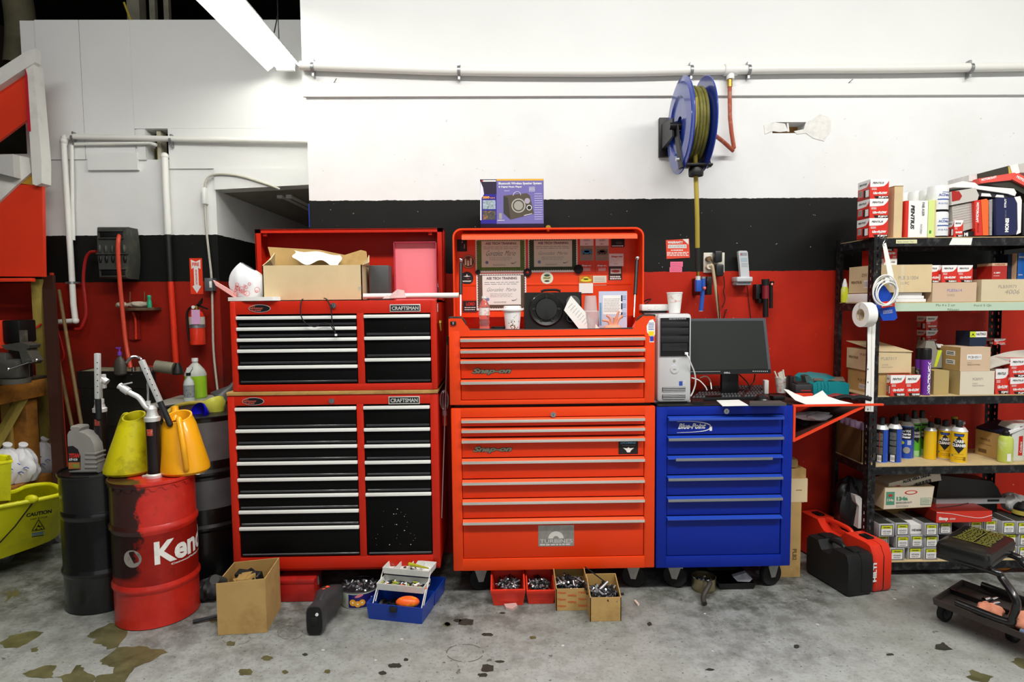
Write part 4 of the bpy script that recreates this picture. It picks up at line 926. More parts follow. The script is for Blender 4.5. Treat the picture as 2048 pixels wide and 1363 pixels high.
wrap(b,'Kendall',rcx,rcy,rd+.0015,-63,62,zK,.105,mKW,bold=.035)
wrap(b,'ConocoPhillips Lubricants',rcx,rcy,rd+.0015,-42,50,zK-.018,.011,mKW,bold=.03)
b.build('brand_lettering',dR)
b=MB();n_=20;cz_=at(273,1117,rcy-rd).z;a0_=-92
b.add([(rcx+(rd+.0012)*math.cos(math.radians(a0_+13*math.cos(2*pi*i/n_))),rcy+(rd+.0012)*math.sin(math.radians(a0_+13*math.cos(2*pi*i/n_))),cz_+.04*math.sin(2*pi*i/n_))for i in range(n_)],[tuple(range(n_))],M('grimy white emblem','#8c8780',.6,dirt='#1c1715',damt=1.,dscale=22));b.build('emblem',dR)
bcx,bcy=-1.965,3.012;bd=.168
mDB=M('black drum paint','#0e0e0f',.28,coat=.4,var=.2)
dB=drum(bcx,bcy,bd,.662,mDB,'black metal drum standing left of the red drum',[at(180,1036,bcy-bd).z,at(180,1152,bcy-bd).z])
gcx,gcy,gr=-1.638,3.378,.28
mGB=M('scuffed grey drum paint','#737476',.4,.3,var=.4,scale=3,coat=.1)
dG=drum(gcx,gcy,gr,.88,mDB,'large black and grey open drum holding funnels, behind the red drum',[.3,.585],bands=[(0,mDB),(.4,mGB),(.55,mDB),(.65,mGB),(.85,mDB)],openTop=True)
mPump=M('dark pump barrel','#2a2124',.28,.6,coat=.3)
def pump(name,label,c,zt_,r_,spout,lever,grip,rod=None,sticker=True):
 th=thing(name,label,'grease pump',c)
 b=MB();b.cyl(c+V(0,0,.02),V(c.x,c.y,zt_),r_,mPump,n=28);b.build('barrel',th)
 b=MB();b.lathe([(r_*1.25,0),(r_*1.3,.004),(r_*1.3,.02),(r_*1.05,.026)],mAl,o=c,n=28);b.box(c.x-r_*1.9,c.x-r_,c.y-.006,c.y+.006,c.z+.004,c.z+.016,mAl,r=.002);b.build('base_clamp',th)
 b=MB();h=V(c.x,c.y,zt_);b.lathe([(r_*1.1,-.012),(r_*1.12,.006),(r_*.9,.01),(r_*.7,.03),(r_*.75,.045),(.012,.06)],mAl,o=h,n=24);b.build('pump_head',th)
 if spout:
  b=MB();b.tube([h+V(0,0,.035)]+spout,.012,mAl,n=12,smooth=5);e=spout[-1];d=(spout[-1]-spout[-2]).normalized()
  b.cyl(e-d*.02,e+d*.012,.018,mAl,n=16);b.cyl(e,e+d*.03,.012,mAl,r1=.016,n=16)
  b.box(-.006,.04,-.01,.01,-.003,.003,mAl,T=Matrix.Translation(e+V(-.01,0,.022))@Matrix.Rotation(-.2,4,'Y'));b.build('spout',th)
 b=MB();p,q=lever;d=(q-p).normalized();
 T=Matrix.Translation(p)@ZA.rotation_difference(d).to_matrix().to_4x4();L_=(q-p).length
 b.box(-.011,.011,-.011,.011,0,L_,mAl,r=.003,T=T)
 for k in range(6):b.cyl(T@V(-.006,-.0115,L_*(.2+.13*k)),T@V(-.006,-.012,L_*(.2+.13*k)),.0028,mInk,n=8)
 b.build('lever',th)
 b=MB();b.cyl(q,grip,.013,M('black grip','#17181a',.6),n=18);b.sph(grip,.013,M('black grip'),n=12);b.build('grip',th)
 if rod:b=MB();b.cyl(rod[0],rod[1],.005,mChrome,n=10);b.cyl(rod[1],rod[1]+V(0,0,.02),.01,mAl,n=10);b.build('rod',th)
 if sticker:b=MB();patch0(b,c,r_,-112,-62,zt_-.075,zt_-.045,M('worn sticker','#b5402e',.6,dirt='#d9cdb5',damt=1.,dscale=60));b.build('sticker',th)
PY=rcy-.04;u=lambda x,y,Y=None:at(x,y,Y or PY)
c=u(310,952);c.z=hR-.012
pump('grease_pump','hand grease pump with angled lever on the red drum',c,u(303,836).z,.03,[u(291,812),u(278,795),u(262,786),u(250,778)],(u(283,720),u(320,803)),u(340,848),rod=(u(295,738),u(297,810)))
b=MB();
PY2=bcy;c=at(206,942,PY2);c.z=.65
pump('grease_pump','hand grease pump with upright lever on the black drum',c,at(203,818,PY2).z,.028,None,(at(195,706,PY2-.04),at(196,797,PY2-.04)),at(198,836,PY2-.04),rod=(at(203,757,PY2),at(204,805,PY2)))
b=MB();e=at(206,760,PY2);b.cyl(e+V(-.01,0,.01),e+V(.02,0,-.01),.016,mAl);b.box(e.x-.006,e.x+.012,e.y-.01,e.y+.01,e.z-.04,e.z+.03,mAl,r=.004);b.build('grease_coupler',label='silver pump coupler behind the upright lever',cat='coupler')
def jug(c,rb,rt,h,mat,label,spout_a,handle_a,tilt=0):
 th=thing('oil_jug',label,'jug',c);b=MB();off_=.25*(rb-rt)
 def ring_(r,z,sx=0,sl=0):return[V(c.x+sx+r*math.cos(2*pi*i/36),c.y+r*.95*math.sin(2*pi*i/36),c.z+z+sl*r*math.sin(2*pi*i/36))for i in range(36)]
 s=tilt
 loft(b,[ring_(rb*.9,0),ring_(rb,.012),ring_(rb*.995,.03),ring_(rb*.64+rt*.36,h*.42,s*.35),ring_(rb*.2+rt*.85,h*.8,s*.85,.1),ring_(rt*1.0,h*.9,s*.95,.28),ring_(rt*.98,h*.94,s,.36),ring_(rt*.85,h*.94,s,.36),ring_(rt*.82,h*.8,s,.2),ring_(rb*.8,.03,s*.2)],mat,cap1=True)
 b.build('jug_body',th)
 b=MB();d=V(math.cos(handle_a),math.sin(handle_a),0)
 P=[c+V(s,0,h-.02)+d*rt,c+V(s*.9,0,h-.03)+d*(rt+.03),c+V(s*.4,0,h*.5)+d*(rb*.5+rt*.5+.045),c+V(0,0,.05)+d*(rb+.004),c+V(0,0,.03)+d*(rb-.01)]
 b.tube(P,.013,mat,smooth=6,n=12);b.build('handle',th)
 if spout_a is not None:
  d=V(math.cos(spout_a),math.sin(spout_a),0);b=MB();b.tube([c+V(s,0,h-.05)+d*(rt-.01),c+V(s,0,h-.01)+d*(rt+.015),c+V(s,0,h+.02)+d*(rt+.02)],[.022,.018,.016],mat,n=14);b.build('spout',th)
 return th
mJy=M('greasy yellow jug','#cfc410',.35,coat=.2,var=.05,dirt='#4a4a12',damt=.75,dscale=9);mJo=M('orange yellow jug','#f0a813',.3,coat=.25,var=.05)
JY=rcy+.03;c=at(258,940,JY);c.z=hR
jug(c,.106,.05,.285,mJy,'greasy yellow oil jug on the left of the red drum lid',None,2.6,tilt=.035)
c=at(370,940,JY);c.z=hR
jug(c,.11,.062,.28,mJo,'orange yellow oil jug on the right of the red drum lid',2.2,-1.05,tilt=-.022)
mTB=M('grey bottle plastic','#8e8b86',.45,var=.08);OY=bcy-.08
b=MB();P=[(133,868),(136,862),(141,862),(141,857),(139,856),(140,852),(157,852),(159,856),(158,862),(170,866),(182,875),(189,889),(191,905),(193,925),(194,942),(136,944)]
Pp=[at(x,y,OY)for x,y in P];zb_=.652
for p_ in Pp[-2:]:p_.z=zb_
cc=sum(Pp,V(0,0,0))/len(Pp)
loft(b,[[p_.lerp(V(cc.x,p_.y,cc.z),.06)for p_ in Pp],[p_+V(0,.012,0)for p_ in Pp],[p_+V(0,.058,0)for p_ in Pp],[p_.lerp(V(cc.x,p_.y,cc.z),.06)+V(0,.07,0)for p_ in Pp]],mTB,cap1=True)
th=thing('oil_bottle','grey motor oil bottle with dark label on the black drum','bottle',V(cc.x,OY,zb_));b.build('bottle_body',th)
b=MB();b.prism([at(x,y,OY-.001)for x,y in((136,941),(136,892),(146,891),(156,898),(161,912),(161,938))],(0,-.001,0),mInk)
ptext(b,'TITAN',138,160,906,915,OY-.0025,mRedInk,bold=.05,shear=.3);ptext(b,'ATF 4134',138,155,916,921,OY-.0025,mWht,bold=.03);prect(b,137,160,924,937,OY-.0022,M('amber ink','#a4672f',.6));prect(b,146,158,928,935,OY-.003,M('lime ink','#7d8a3a',.6));b.build('label',th)
b=MB()
for y in(905,914,923,932):a0_,a1_,a2_,a3_=pr(170,193.5,y,y+4,OY);b.box(a0_,a1_,OY-.003,OY+.07,a2_,a3_,mTB,r=.002)
b.build('grip_ridges',th)
def funnel(c,ax,r,L,mat,mat2,label,stem=.05,rs=.01):
 b=MB();b.lathe(prof=[(r,0),(r,.012),(rs*1.6,L*.75),(rs,L*.8),(rs*.8,L*.8+stem),(rs*.65,L*.8+stem),(rs*.8,L*.8),(rs*1.4,L*.72),(r-.004,.012),(r-.004,0)],mat=mat,o=c,ax=ax,n=36,caps=False);return b.build('funnel',label=label,cat='funnel')
mBF=M('blue funnel plastic','#1208c8',.35);mYF=M('pale yellow funnel','#d3d44c',.4,var=.05);mGF=M('grey black funnel','#4b4c4a',.35,var=.2)
FZ=.85
c=at(395,825,gcy-.12);funnel(c,(.45,.85,-.35),.055,.09,mBF,None,'blue plastic funnel in the open drum')
c=at(425,806,gcy+.02);b=MB();ax=V(.45,-.3,-.8).normalized();b.lathe(prof=[(.042,-.005),(.06,0),(.062,.03),(.045,.06),(.028,.09),(.012,.115),(.009,.135)],mat=mYF,o=c+V(0,0,.01),ax=ax,n=32,caps=False);b.build('funnel',label='pale yellow bell-shaped funnel in the open drum',cat='funnel')
b=MB();P=[at(x,y,gcy-.02+.1*k)for k,(x,y)in enumerate(((333,828),(345,815),(370,807),(395,805),(420,806)))];b.tube([at(331,832,gcy-.05),at(345,816,gcy),at(368,808,gcy),at(395,805,gcy),at(420,806,gcy+.02)],[.017,.016,.015,.0135,.012],M('olive hose','#a8943a',.5),smooth=5,n=12);b.build('funnel_hose',label='thick olive yellow hose leading to the pale yellow funnel',cat='hose')
tz2=at(390,798,4.35).z
th=thing('small_table','grey board table behind the open drum under the green jug','table',V(at(380,800,4.35).x,4.35,0))
b=MB();a0_,a1_=at(322,800,4.3).x,at(455,800,4.3).x;b.box(a0_,a1_,4.1,4.56,tz2-.03,tz2,M('grey board top','#a9a89c',.6));b.build('table_top',th)
for x in(a0_+.02,a1_-.04):
 for y in(4.12,4.52):b=MB();b.box(x,x+.02,y,y+.02,0,tz2-.03,mBlk);b.build('leg',th)
mJug=M('cloudy jug plastic','#dfe6dc',.25,trans=.25,ior=1.3);mLiq=M('green antifreeze','#9fce2a',.2,coat=.4)
c=at(393,798,4.42);c.z=tz2;th=thing('antifreeze_jug','clear gallon jug of bright green antifreeze','jug',c)
b=MB();b.lathe([(.066,0),(.074,.01),(.074,.16)],mLiq,o=c,n=28,sy=.85);b.build('green_liquid',th)
b=MB();b.lathe([(.0745,.16),(.0735,.175),(.06,.205),(.035,.235),(.02,.25),(.02,.27)],mJug,o=c,n=28,sy=.85);b.lathe([(.022,.262),(.022,.285)],mWht,o=c,n=20);b.build('jug_top',th)
c=at(379,800,4.25);c.z=tz2;th=thing('spray_bottle','white spray bottle with grey label in front of the green jug','bottle',c)
mSB=M('hazy bottle','#c9d2d0',.35);b=MB();b.lathe([(.032,0),(.036,.008),(.036,.12),(.03,.145),(.014,.165),(.013,.185)],mSB,o=c,n=24,sy=.8);b.build('bottle_body',th)
b=MB();b.lathe([(.0365,.03),(.0365,.115)],M('grey label','#8d9494',.6,dirt='#3a4144',damt=1.,dscale=80),o=c,n=24,sy=.8);b.build('label',th)
b=MB();b.cyl(c+V(0,0,.18),c+V(0,0,.2),.015,mBlk,n=14);b.prism([c+V(-.01,-.01,.2),c+V(.012,-.01,.2),c+V(.03,-.01,.225),c+V(.03,-.01,.24),c+V(-.005,-.01,.235)],(0,.02,0),mWht);b.build('trigger',th)
c=at(437,796,4.0);b=MB();b.lathe(prof=[(.085,0),(.083,.01),(.02,.1),(.012,.16)],mat=mGF,o=V(c.x,4.05,c.z-.02),ax=(.45,.35,.75),n=32,caps=False);b.build('funnel',label='large dark grey funnel leaning behind the pale yellow one',cat='funnel')
cT=cz1+.001
def onedge(x0,x1,yt,Y):return at(x0,yt,Y).x,at(x1,yt,Y).x
Y0=3.02;a0,a1=onedge(525,724,560,Y0);zt_=at(620,530,Y0).z;D_=.16;wt=.005
th=thing('cardboard_box','open brown cardboard box on the red and black tool chest','box',V((a0+a1)/2,Y0+.1,cT))
b=MB();
b.box(a0,a1,Y0,Y0+wt,cT,zt_,mCardL);b.box(a0,a1,Y0+D_,Y0+D_+wt,cT,zt_,mCardL);b.box(a0,a0+wt,Y0,Y0+D_,cT,zt_,mCardL);b.box(a1-wt,a1,Y0,Y0+D_,cT,zt_,mCardL);b.box(a0,a1,Y0,Y0+D_,cT,cT+.004,mCardL)
b.box(a0+wt,a1-wt,Y0+wt,Y0+D_,cT+.06,zt_-.02,M('dark contents','#4b4338',.8,var=.4,scale=20));b.build('carton',th)
b=MB()
def flap(pts,mat,name='flap',lab=None):
 b=MB();P=[Vector(p)for p in pts];n=(P[1]-P[0]).cross(P[2]-P[0]).normalized()*.004;b.prism(P,n,mat);return b.build(name,th,label=lab)
flap([V(a0,Y0+D_,zt_),V(a1,Y0+D_,zt_),at(733,503,Y0+D_+.02),at(722,500,Y0+D_+.02),at(690,510,Y0+D_+.02),at(640,500,Y0+D_+.02),at(570,496,Y0+D_+.02),at(536,494,Y0+D_+.02)],mCard)
flap([V(a0,Y0,zt_),V(a0,Y0+D_,zt_),at(549,505,Y0+D_*.8),at(540,518,Y0+.02)],mCardL)
flap([V(a1,Y0,zt_),V(a1,Y0+D_,zt_),at(737,510,Y0+D_),at(737,524,Y0+.03)],mCardL)
b=MB();b.grid(lambda u,v:at(588+92*u+4*math.sin(6*v),500+9*u+26*v*(.6+.4*math.sin(5*u)**2)+2*math.sin(9*u),Y0+D_-.02-.14*v),20,8,mPaper);b.build('packing_sheet',th,label='white packing sheet draped over the opening')
b=MB();ptext(b,'OMD',716,723,573,580,Y0,M('faint blue stamp','#8ea3ad',.8));b.build('stamp',th)
c=at(497,558,Y0+.03);zz=cT;b=MB()
def fb(u,v):
 t=2*pi*u;r=math.sin(pi*min(.97,.08+v*.85))**.6*(1+.06*math.sin(4*t)+.05*math.sin(7*t+5*v))
 return V(c.x+.085*r*math.cos(t),c.y+.06*r*math.sin(t),zz+.17*v-.02*math.cos(t)*v)
b.grid(fb,30,12,mBag)
for _ in range(16):
 p=at(RND.uniform(470,517),RND.uniform(566,588),c.y-.062);r=RND.uniform(.006,.013);ring(b,p,XA,ZA,r-.002,r,M('red swirl print','#d4423a',.6))
b.build('plastic_bag',label='white plastic bag with red swirl print left of the brown box',cat='bag')
b=MB();P=[fl(458,600,cT),fl(462,592,cT),fl(500,589,cT),fl(560,592,cT),fl(563,600,cT),fl(540,604,cT)];
P=[V(*at(x,y,Y))for x,y,Y in((456,597,2.99),(462,590,3.05),(510,588,3.05),(556,591,3.04),(561,598,2.96),(545,603,2.93),(490,600,2.94))]
for p in P:p.z=cT+.002
b.prism(P,(0,0,.018),mPaper);b.build('folded_paper',label='folded white paper hanging over the left front edge of the red chest',cat='paper')
b=MB();p,q=at(426,563,3.0),at(472,598,3.0);q.z=cT+.025;b.prism([p+V(0,0,.008),q+V(0,0,.014),q+V(.0,0,-.012),p+V(.012,0,-.018)],(0,.012,0),M('pale pink plastic','#e4a5a0',.5));b.build('plastic_strip',label='pale pink plastic strip sticking out past the left chest corner',cat='strip')
a0,a1=onedge(738,778,560,3.1);zt_=at(760,530,3.1).z;b=MB();b.box(a0,a1,3.1,3.2,cT,zt_,M('dark grey case','#494a4a',.5,var=.1,scale=30),r=.006);b.build('plastic_case',label='dark grey upright case between brown box and pink box lid',cat='case')
a0,a1,a2,a3=pr(788,873,483,590,3.2);th=thing('box_lid','open pink cardboard lid standing upright against the raised red lid','box',V((a0+a1)/2,3.22,cT))
mPk=M('pink card','#ef7f88',.6);mPkE=M('magenta card edge','#b83a55',.6);b=MB();b.box(a0,a1,3.235,3.24,cT,a3,mPk);
for q in((a0,a0+.003,cT,a3),(a1-.003,a1,cT,a3),(a0,a1,a3-.003,a3)):b.box(q[0],q[1],3.2,3.24,q[2],q[3],mPkE)
b.build('lid',th);b=MB();b.box(a0+.003,a1-.003,3.231,3.2345,cT+.01,a3-.003,mPk);b.build('lining',th)
p,q=at(727,591,3.0),at(916,590,3.0);p.z=q.z=cT+.02;b=MB();b.cyl(p,q,.0125,mPaper,n=20);b.cyl(q,q+V(.004,0,0),.013,M('pale green cap','#cfd6b8',.5),n=20);b.build('paper_tube',label='long white paper tube lying along the chest top past its right edge',cat='tube')
for k,(x0,x1,y0_,y1_,lab)in enumerate(((765,790,588,597,'small pink and white packet in front of the white tube'),(778,812,578,596,'crumpled clear packet leaning on the pink box lid'))):
 b=MB();P=[at(x0,y1_,2.98),at(x1,y1_-1,2.98),at(x1-4,y0_+2,3.0),at((x0+x1)/2,y0_,2.99),at(x0+5,(y0_+y1_)/2,2.98)];b.prism(P,(0,.006,0),M('pinkish packet','#d9b3b0',.35,var=.2,scale=40));b.build('packet',label=lab,cat='packet')
b=MB();K=lambda x,y,Y=FY-.025:at(x,y,Y)
b.tube([at(606,598,FY+.05),K(603,601,FY-.006),K(601,620),K(604,636),K(614,648),K(630,653),K(643,647),K(655,646),K(664,654),K(671,667)],.0028,mRub,smooth=5,n=6)
b.tube([at(648,596,FY+.05),K(655,600,FY-.006),K(662,618),K(664,640),K(668,655),K(672,667)],.0028,mRub,smooth=5,n=6);b.box(K(672,668).x-.005,K(672,668).x+.005,FY-.03,FY-.02,K(672,669).z-.006,K(672,669).z+.004,mWht);b.build('power_cable',label='thin black cable dangling in a loop over the black drawers',cat='cable')
hx=cx1+.012
b=MB();p=at(886,640,2.99);b.tube([V(hx,p.y,p.z),V(hx,p.y,p.z-.012),V(hx+.004,p.y,p.z-.05)],[.004,.012,.006],mBrass,n=10);b.tube([V(hx,p.y+.03,p.z),V(hx,p.y+.03,p.z-.055)],[.01,.003],mBrass,n=8);b.build('hanging_tool',label='small brass-coloured tool hanging on the right side of the red chest',cat='tool')
b=MB();b.cyl(at(895,672,3.0),at(883,1035,2.98),.0035,mSteel,n=8);b.cyl(at(895,672,3.0),at(896,690,3.0),.006,mRub,n=8);b.build('pickup_rod',label='long thin steel rod hanging between the red and orange tool cabinets',cat='rod')
th=thing('inspection_lamp','wire-caged inspection lamp with red handle hanging between the tool cabinets','lamp',at(888,860,3.02))
b=MB();c=at(889,800,3.01);
for k in range(5):
 a=pi*k/5;b.tube([c+V(.022*math.cos(a)*math.sin(t),.022*math.sin(a)*math.sin(t),.05*math.cos(t))for t in[2*pi*j/16 for j in range(16)]],.0014,mSteel,closed=True,n=5)
b.build('wire_cage',th);b=MB();b.cyl(c-V(0,0,.05),c-V(0,0,.075),.012,mZinc);b.cyl(c-V(0,0,.075),c-V(0,0,.125),.011,M('dark red handle','#8c2018',.4));b.build('handle',th)
SYl=L1-.009
def sticker(x0,x1,y0,y1,base,label,cat,name='sticker',Y=None):
 Y=SYl if Y is None else Y
 b=MB();prect(b,x0,x1,y0,y1,Y,base,th=.0012);return b,Y-.0012
mGrn=M('certificate green','#5c8230',.6,var=.25,scale=60);mGrn2=M('certificate brown','#5c4a3a',.6,var=.25,scale=60);mCert=M('certificate paper','#dfe5cd',.6);mCertL=M('certificate pale','#e8e6e0',.6)
def cert(x0,x1,y0,y1,col,pap,label,Y,full):
 b=MB();prect(b,x0,x1,y0,y1,Y,mPaper,th=.0015);Yf=Y-.0015
 A0,A1,Z0,Z1=pr(x0+2.5,x1-2.5,y0+2,y1-4,Yf)
 pts=[];nx,nz=20,14;am=.0022
 for i in range(nx*4):t=i/(nx*4);pts.append(V(A0+(A1-A0)*t,Yf,Z0+am*math.sin(t*nx*2*pi)))
 for i in range(nz*4):t=i/(nz*4);pts.append(V(A1+am*math.sin(t*nz*2*pi),Yf,Z0+(Z1-Z0)*t))
 for i in range(nx*4):t=i/(nx*4);pts.append(V(A1-(A1-A0)*t,Yf,Z1+am*math.sin(t*nx*2*pi)))
 for i in range(nz*4):t=i/(nz*4);pts.append(V(A0+am*math.sin(t*nz*2*pi),Yf,Z1-(Z1-Z0)*t))
 b.prism(pts,(0,-.0004,0),col);w=x1-x0;Yi=Yf-.0004
 xi0,xi1,yi0,yi1=x0+w*.12,x1-w*.11,y0+3.5,y1-11;prect(b,xi0,xi1,yi0,yi1,Yi,pap,th=.0004);Yt=Yi-.0004;h=yi1-yi0;wi=xi1-xi0
 mt=M('certificate ink','#6b4f5c',.7);ptext(b,'ASE TECH TRAINING',xi0+wi*.1,xi1-wi*.1,yi0+h*.05,yi0+h*.14,Yt,mt,bold=.03)
 lines(b,xi0+wi*.05,xi1-wi*.05,yi0+h*.2,yi0+h*.33,Yt,mGreyInk,2,.22)
 ptext(b,'Gonzalez  Mario',xi0+wi*.12,xi1-wi*.12,yi0+h*(.37 if full else.42),yi0+h*(.56 if full else.54),Yt,mInk if full else mGreyInk,bold=-.012,shear=.5)
 lines(b,xi0+wi*.2,xi1-wi*.22,yi0+h*.6,yi0+h*.75,Yt,mGreyInk,3,.18)
 cc=at(xi0+wi*.14,yi0+h*.82,Yt);ring(b,cc,XA,ZA,.006,.008,mBlueInk);disc(b,cc,XA,ZA,.0055,M('pale blue seal','#7d8fc0',.6))
 cc=at(xi0+wi*.8,yi0+h*.84,Yt);disc(b,cc,XA,ZA,.008,mInk,ry=.004);disc(b,cc+V(0,-.0002,.002),XA,ZA,.007,pap,ry=.003,off=.001);b.tube([cc+V(.008,-.001,-.002),cc+V(.015,-.001,.002),cc+V(.02,-.001,.008)],.001,mInk,n=4)
 lines(b,xi0+wi*.3,xi1-wi*.38,yi0+h*.88,yi0+h*.95,Yt,mGreyInk,2,.3);b.build('certificate',label=label,cat='certificate')
cert(951,1051.5,478,545,mGrn,mCert,'green-bordered training certificate at the upper left inside the orange lid',SYl,True)
cert(1056,1155,477,544,M('certificate dark green','#33472a',.6,var=.25,scale=60),mCert,'dark green bordered training certificate at the upper middle of the orange lid',SYl,False)
cert(953,1052.5,547,620,mGrn2,mCertL,'brown-bordered training certificate below the green one in the orange lid',SYl-.0035,False)
b,Y=sticker(914,934,478.5,502.5,mInk,'','');mSk=M('photo skin tone','#a87862',.6);prect(b,921,928,487,499,Y,mBlk);disc(b,at(924.5,484,Y),XA,ZA,.0035,mSk,ry=.005);prect(b,928,930,488,497,Y,mSk);b.build('photograph',label='small dark photo of a person in black at the lid\'s upper left',cat='photograph')
def badge(cx,cy,r,base,label,fn,name='round_sticker',cat='sticker'):
 b=MB();c=at(cx,cy,SYl);b.cyl(c,c-V(0,.0015,0),r/1232*SYl,base,n=40);fn(b,V(c.x,SYl-.0015,c.z));b.build(name,label=label,cat=cat)
def f1(b,c):
 ring(b,c,XA,ZA,.03,.034,M('old gold','#b89a62',.5));
 for dx,dz,w,h in((-.016,-.002,.009,.032),(-.002,-.008,.01,.028),(.013,0,.01,.036)):b.box(c.x+dx-w/2,c.x+dx+w/2,c.y-.001,c.y,c.z+dz-h/2,c.z+dz+h/2,M('cream print','#dcd3b4',.6));disc(b,c+V(dx,-.0005,dz+h/2+.003),XA,ZA,.004,mSk)
badge(937,523,13.5,M('sepia print','#6d3424',.6,var=.4,scale=60),'round brown sticker of three figures in the orange lid',f1)
def f2(b,c):
 b.prism([c+V(-.02,-.0005,.01),c+V(0,-.0005,.007),c+V(.02,-.0005,.01),c+V(.004,-.0005,.013),c+V(0,-.0005,.024),c+V(-.004,-.0005,.013)],(0,-.0005,0),mWht);b.text('McCAULEY',c+V(-.028,-.0005,-.02),XA,ZA,mWht,w=.052,h=.008,bold=.05);b.box(c.x,c.x+.012,c.y-.001,c.y,c.z-.004,c.z-.001,mRedInk)
badge(934,556,12.8,mInk,'round black sticker with white propeller emblem in the orange lid',f2)
def f3(b,c):
 ring(b,c,XA,ZA,.026,.031,mWht);b.text('HOLLEY',c+V(-.02,-.0005,-.004),XA,ZA,M('olive ink','#6d6a24',.6),w=.04,h=.011,bold=.05,shear=.2);disc(b,c+V(0,0,.015),XA,ZA,.016,M('dark green ink','#2d4d34',.6),ry=.006);disc(b,c+V(0,0,-.015),XA,ZA,.014,mInk,ry=.004)
badge(1094,556,12.3,M('yellow cream print','#dcdcb4',.6),'round cream and green sticker under the second certificate',f3)
b,Y=sticker(925,954,600.5,624.5,mInk,'','');A=pr(925,954,600.5,624.5,Y);b.tube([V(A[0]+.003,Y,A[2]+.003),V(A[1]-.003,Y,A[2]+.003),V(A[1]-.003,Y,A[3]-.003),V(A[0]+.003,Y,A[3]-.003)],.0012,mRedInk,closed=True,n=4);ptext(b,'LORD',932,950,604,611,Y-.0005,mRedInk,bold=.05);lines(b,929,951,612.5,621,Y-.0003,mWht,2,.4);b.build('sticker',label='black and red rectangular sticker low on the left of the orange lid',cat='sticker')
for cx,cy,r,lab in((956,544,5,'small round black magnet at the corner of the first certificate'),(1055,544.5,8,'black speaker magnet between the two upper certificates'),(1157,538,9,'round black magnet at the right corner of the dark green certificate')):
 b=MB();c=at(cx,cy,SYl-.004);R0=r/1232*SYl;b.lathe([(R0,0),(R0,.006),(R0*.85,.009),(R0*.4,.01),(R0*.35,.007),(0,.007)],mRub,o=c,ax=(0,-1,0),n=28)
 if r==8:b.lathe([(R0*.33,.008),(0,.012)],mRedInk,o=c,ax=(0,-1,0),n=18)
 b.build('magnet',label=lab,cat='magnet',group='magnets on the orange lid')
mCal=M('tan calendar','#ab9480',.6,var=.15,scale=40);mSnapR=M('orange red card','#e03b16',.5)
def calendar(x0,x1,y0,carcol,label,Y=SYl):
 b,Yf=sticker(x0,x1,y0,y0+16,mPaper,'','',Y=Y);lines(b,x0+7,x1-7,y0+2,y0+7,Yf,mGreyInk,3);ptext(b,'2014',x0+10,x1-11,y0+11,y0+14,Yf,mInk)
 prect(b,x0,x1,y0+16,y0+46,Y,mCal,th=.0015);Yf=Y-.0015;w=x1-x0
 ptext(b,'SNAP-ON TOOLS',x0+2,x1-2,y0+18,y0+20,Yf,M('brown ink','#5a3a28',.7));prect(b,x0+2,x1-2,y0+22,y0+35,Yf,M('photo ground','#7b7a66',.6,var=.4,scale=60),th=.0003)
 c=at((x0+x1)/2,y0+29,Yf-.0003);disc(b,c,XA,ZA,w*.38*SYl/1232,carcol,ry=.009,off=.0004);disc(b,c+V(0,0,.006),XA,ZA,w*.2*SYl/1232,carcol,ry=.008,off=.0004)
 for s in(-1,1):disc(b,c+V(s*w*.2*SYl/1232,0,-.007),XA,ZA,.004,mInk,off=.0008)
 lines(b,x0+2,x1-2,y0+37,y0+45,Yf,mGreyInk,4,.3);prect(b,x0,x1,y0+46,y0+72,Y,mSnapR,th=.0015);ptext(b,'Snap-on',x0+3,x1-3,y0+54,y0+58,Yf,mWht,bold=.06,shear=.3);lines(b,x0+6,x1-6,y0+60,y0+67,Yf,mWht,3,.45);b.build('calendar',label=label,cat='calendar',group='small calendars in the orange lid')
calendar(1160,1187,475,M('photo car blue','#1f7fb8',.5),'small calendar card with a blue car in the orange lid')
calendar(1191,1217.5,475,M('photo truck maroon','#5b2228',.5),'small calendar card with a maroon truck in the orange lid')
b,Y=sticker(1222.5,1249,475,494,mInk,'','');lines(b,1224,1247,489,494,Y,mWht,1,.4);lines(b,1232,1244,483,488,Y,mGreyInk,2,.4);b.build('card',label='black card at the top right inside the orange lid',cat='card')
b,Y=sticker(1218,1247,507,532,mPaper,'','');ptext(b,'Snap-on',1222,1245,511,515,Y,mRedInk,bold=.05,shear=.3);ptext(b,'TOOLS',1228,1236,526,528.5,Y,mGreyInk)
prect(b,1217,1244,532,560,SYl,M('maroon card','#35191a',.5),th=.0015);prect(b,1221,1242,537,547,Y,M('photo pale','#c9bfae',.6));c=at(1231,542,Y-.0006);disc(b,c,XA,ZA,.022,M('photo car red','#a8263a',.5),ry=.007);lines(b,1220,1242,551,559,Y,mPaper,2,.6);prect(b,1217,1244,560,565,SYl,mSnapR,th=.0015);b.build('calendar',label='small calendar card with a red car at the right of the orange lid',cat='calendar',group='small calendars in the orange lid')
b,Y=sticker(1158,1185.5,551,566,M('orange photo','#d0731a',.5,var=.4,scale=50),'','',Y=SYl-.0035);c=at(1172,560,Y);disc(b,c,XA,ZA,.03,M('photo car yellow','#e0d53a',.5),ry=.009);disc(b,c+V(0,0,.01),XA,ZA,.016,M('photo car yellow'),ry=.008);prect(b,1158,1186,566,586,SYl-.0035,mPaper,th=.0012);b.build('card',label='card with a yellow car photo hanging below the calendars',cat='card')
b,Y=sticker(1186,1213,551,570,M('cream paper','#dcd8c6',.7),'','');lines(b,1189,1210,554,564,Y,mGreyInk,3,.2);b.build('card',label='blank cream card right of the yellow car card',cat='card')
z0_=tz+.0005
mClr=M('clear plastic','#f3f4f4',.08,trans=.92,ior=1.25)
YB_=3.0;c=at(969,650,YB_);c.z=z0_;h_=at(969,592,YB_).z-z0_
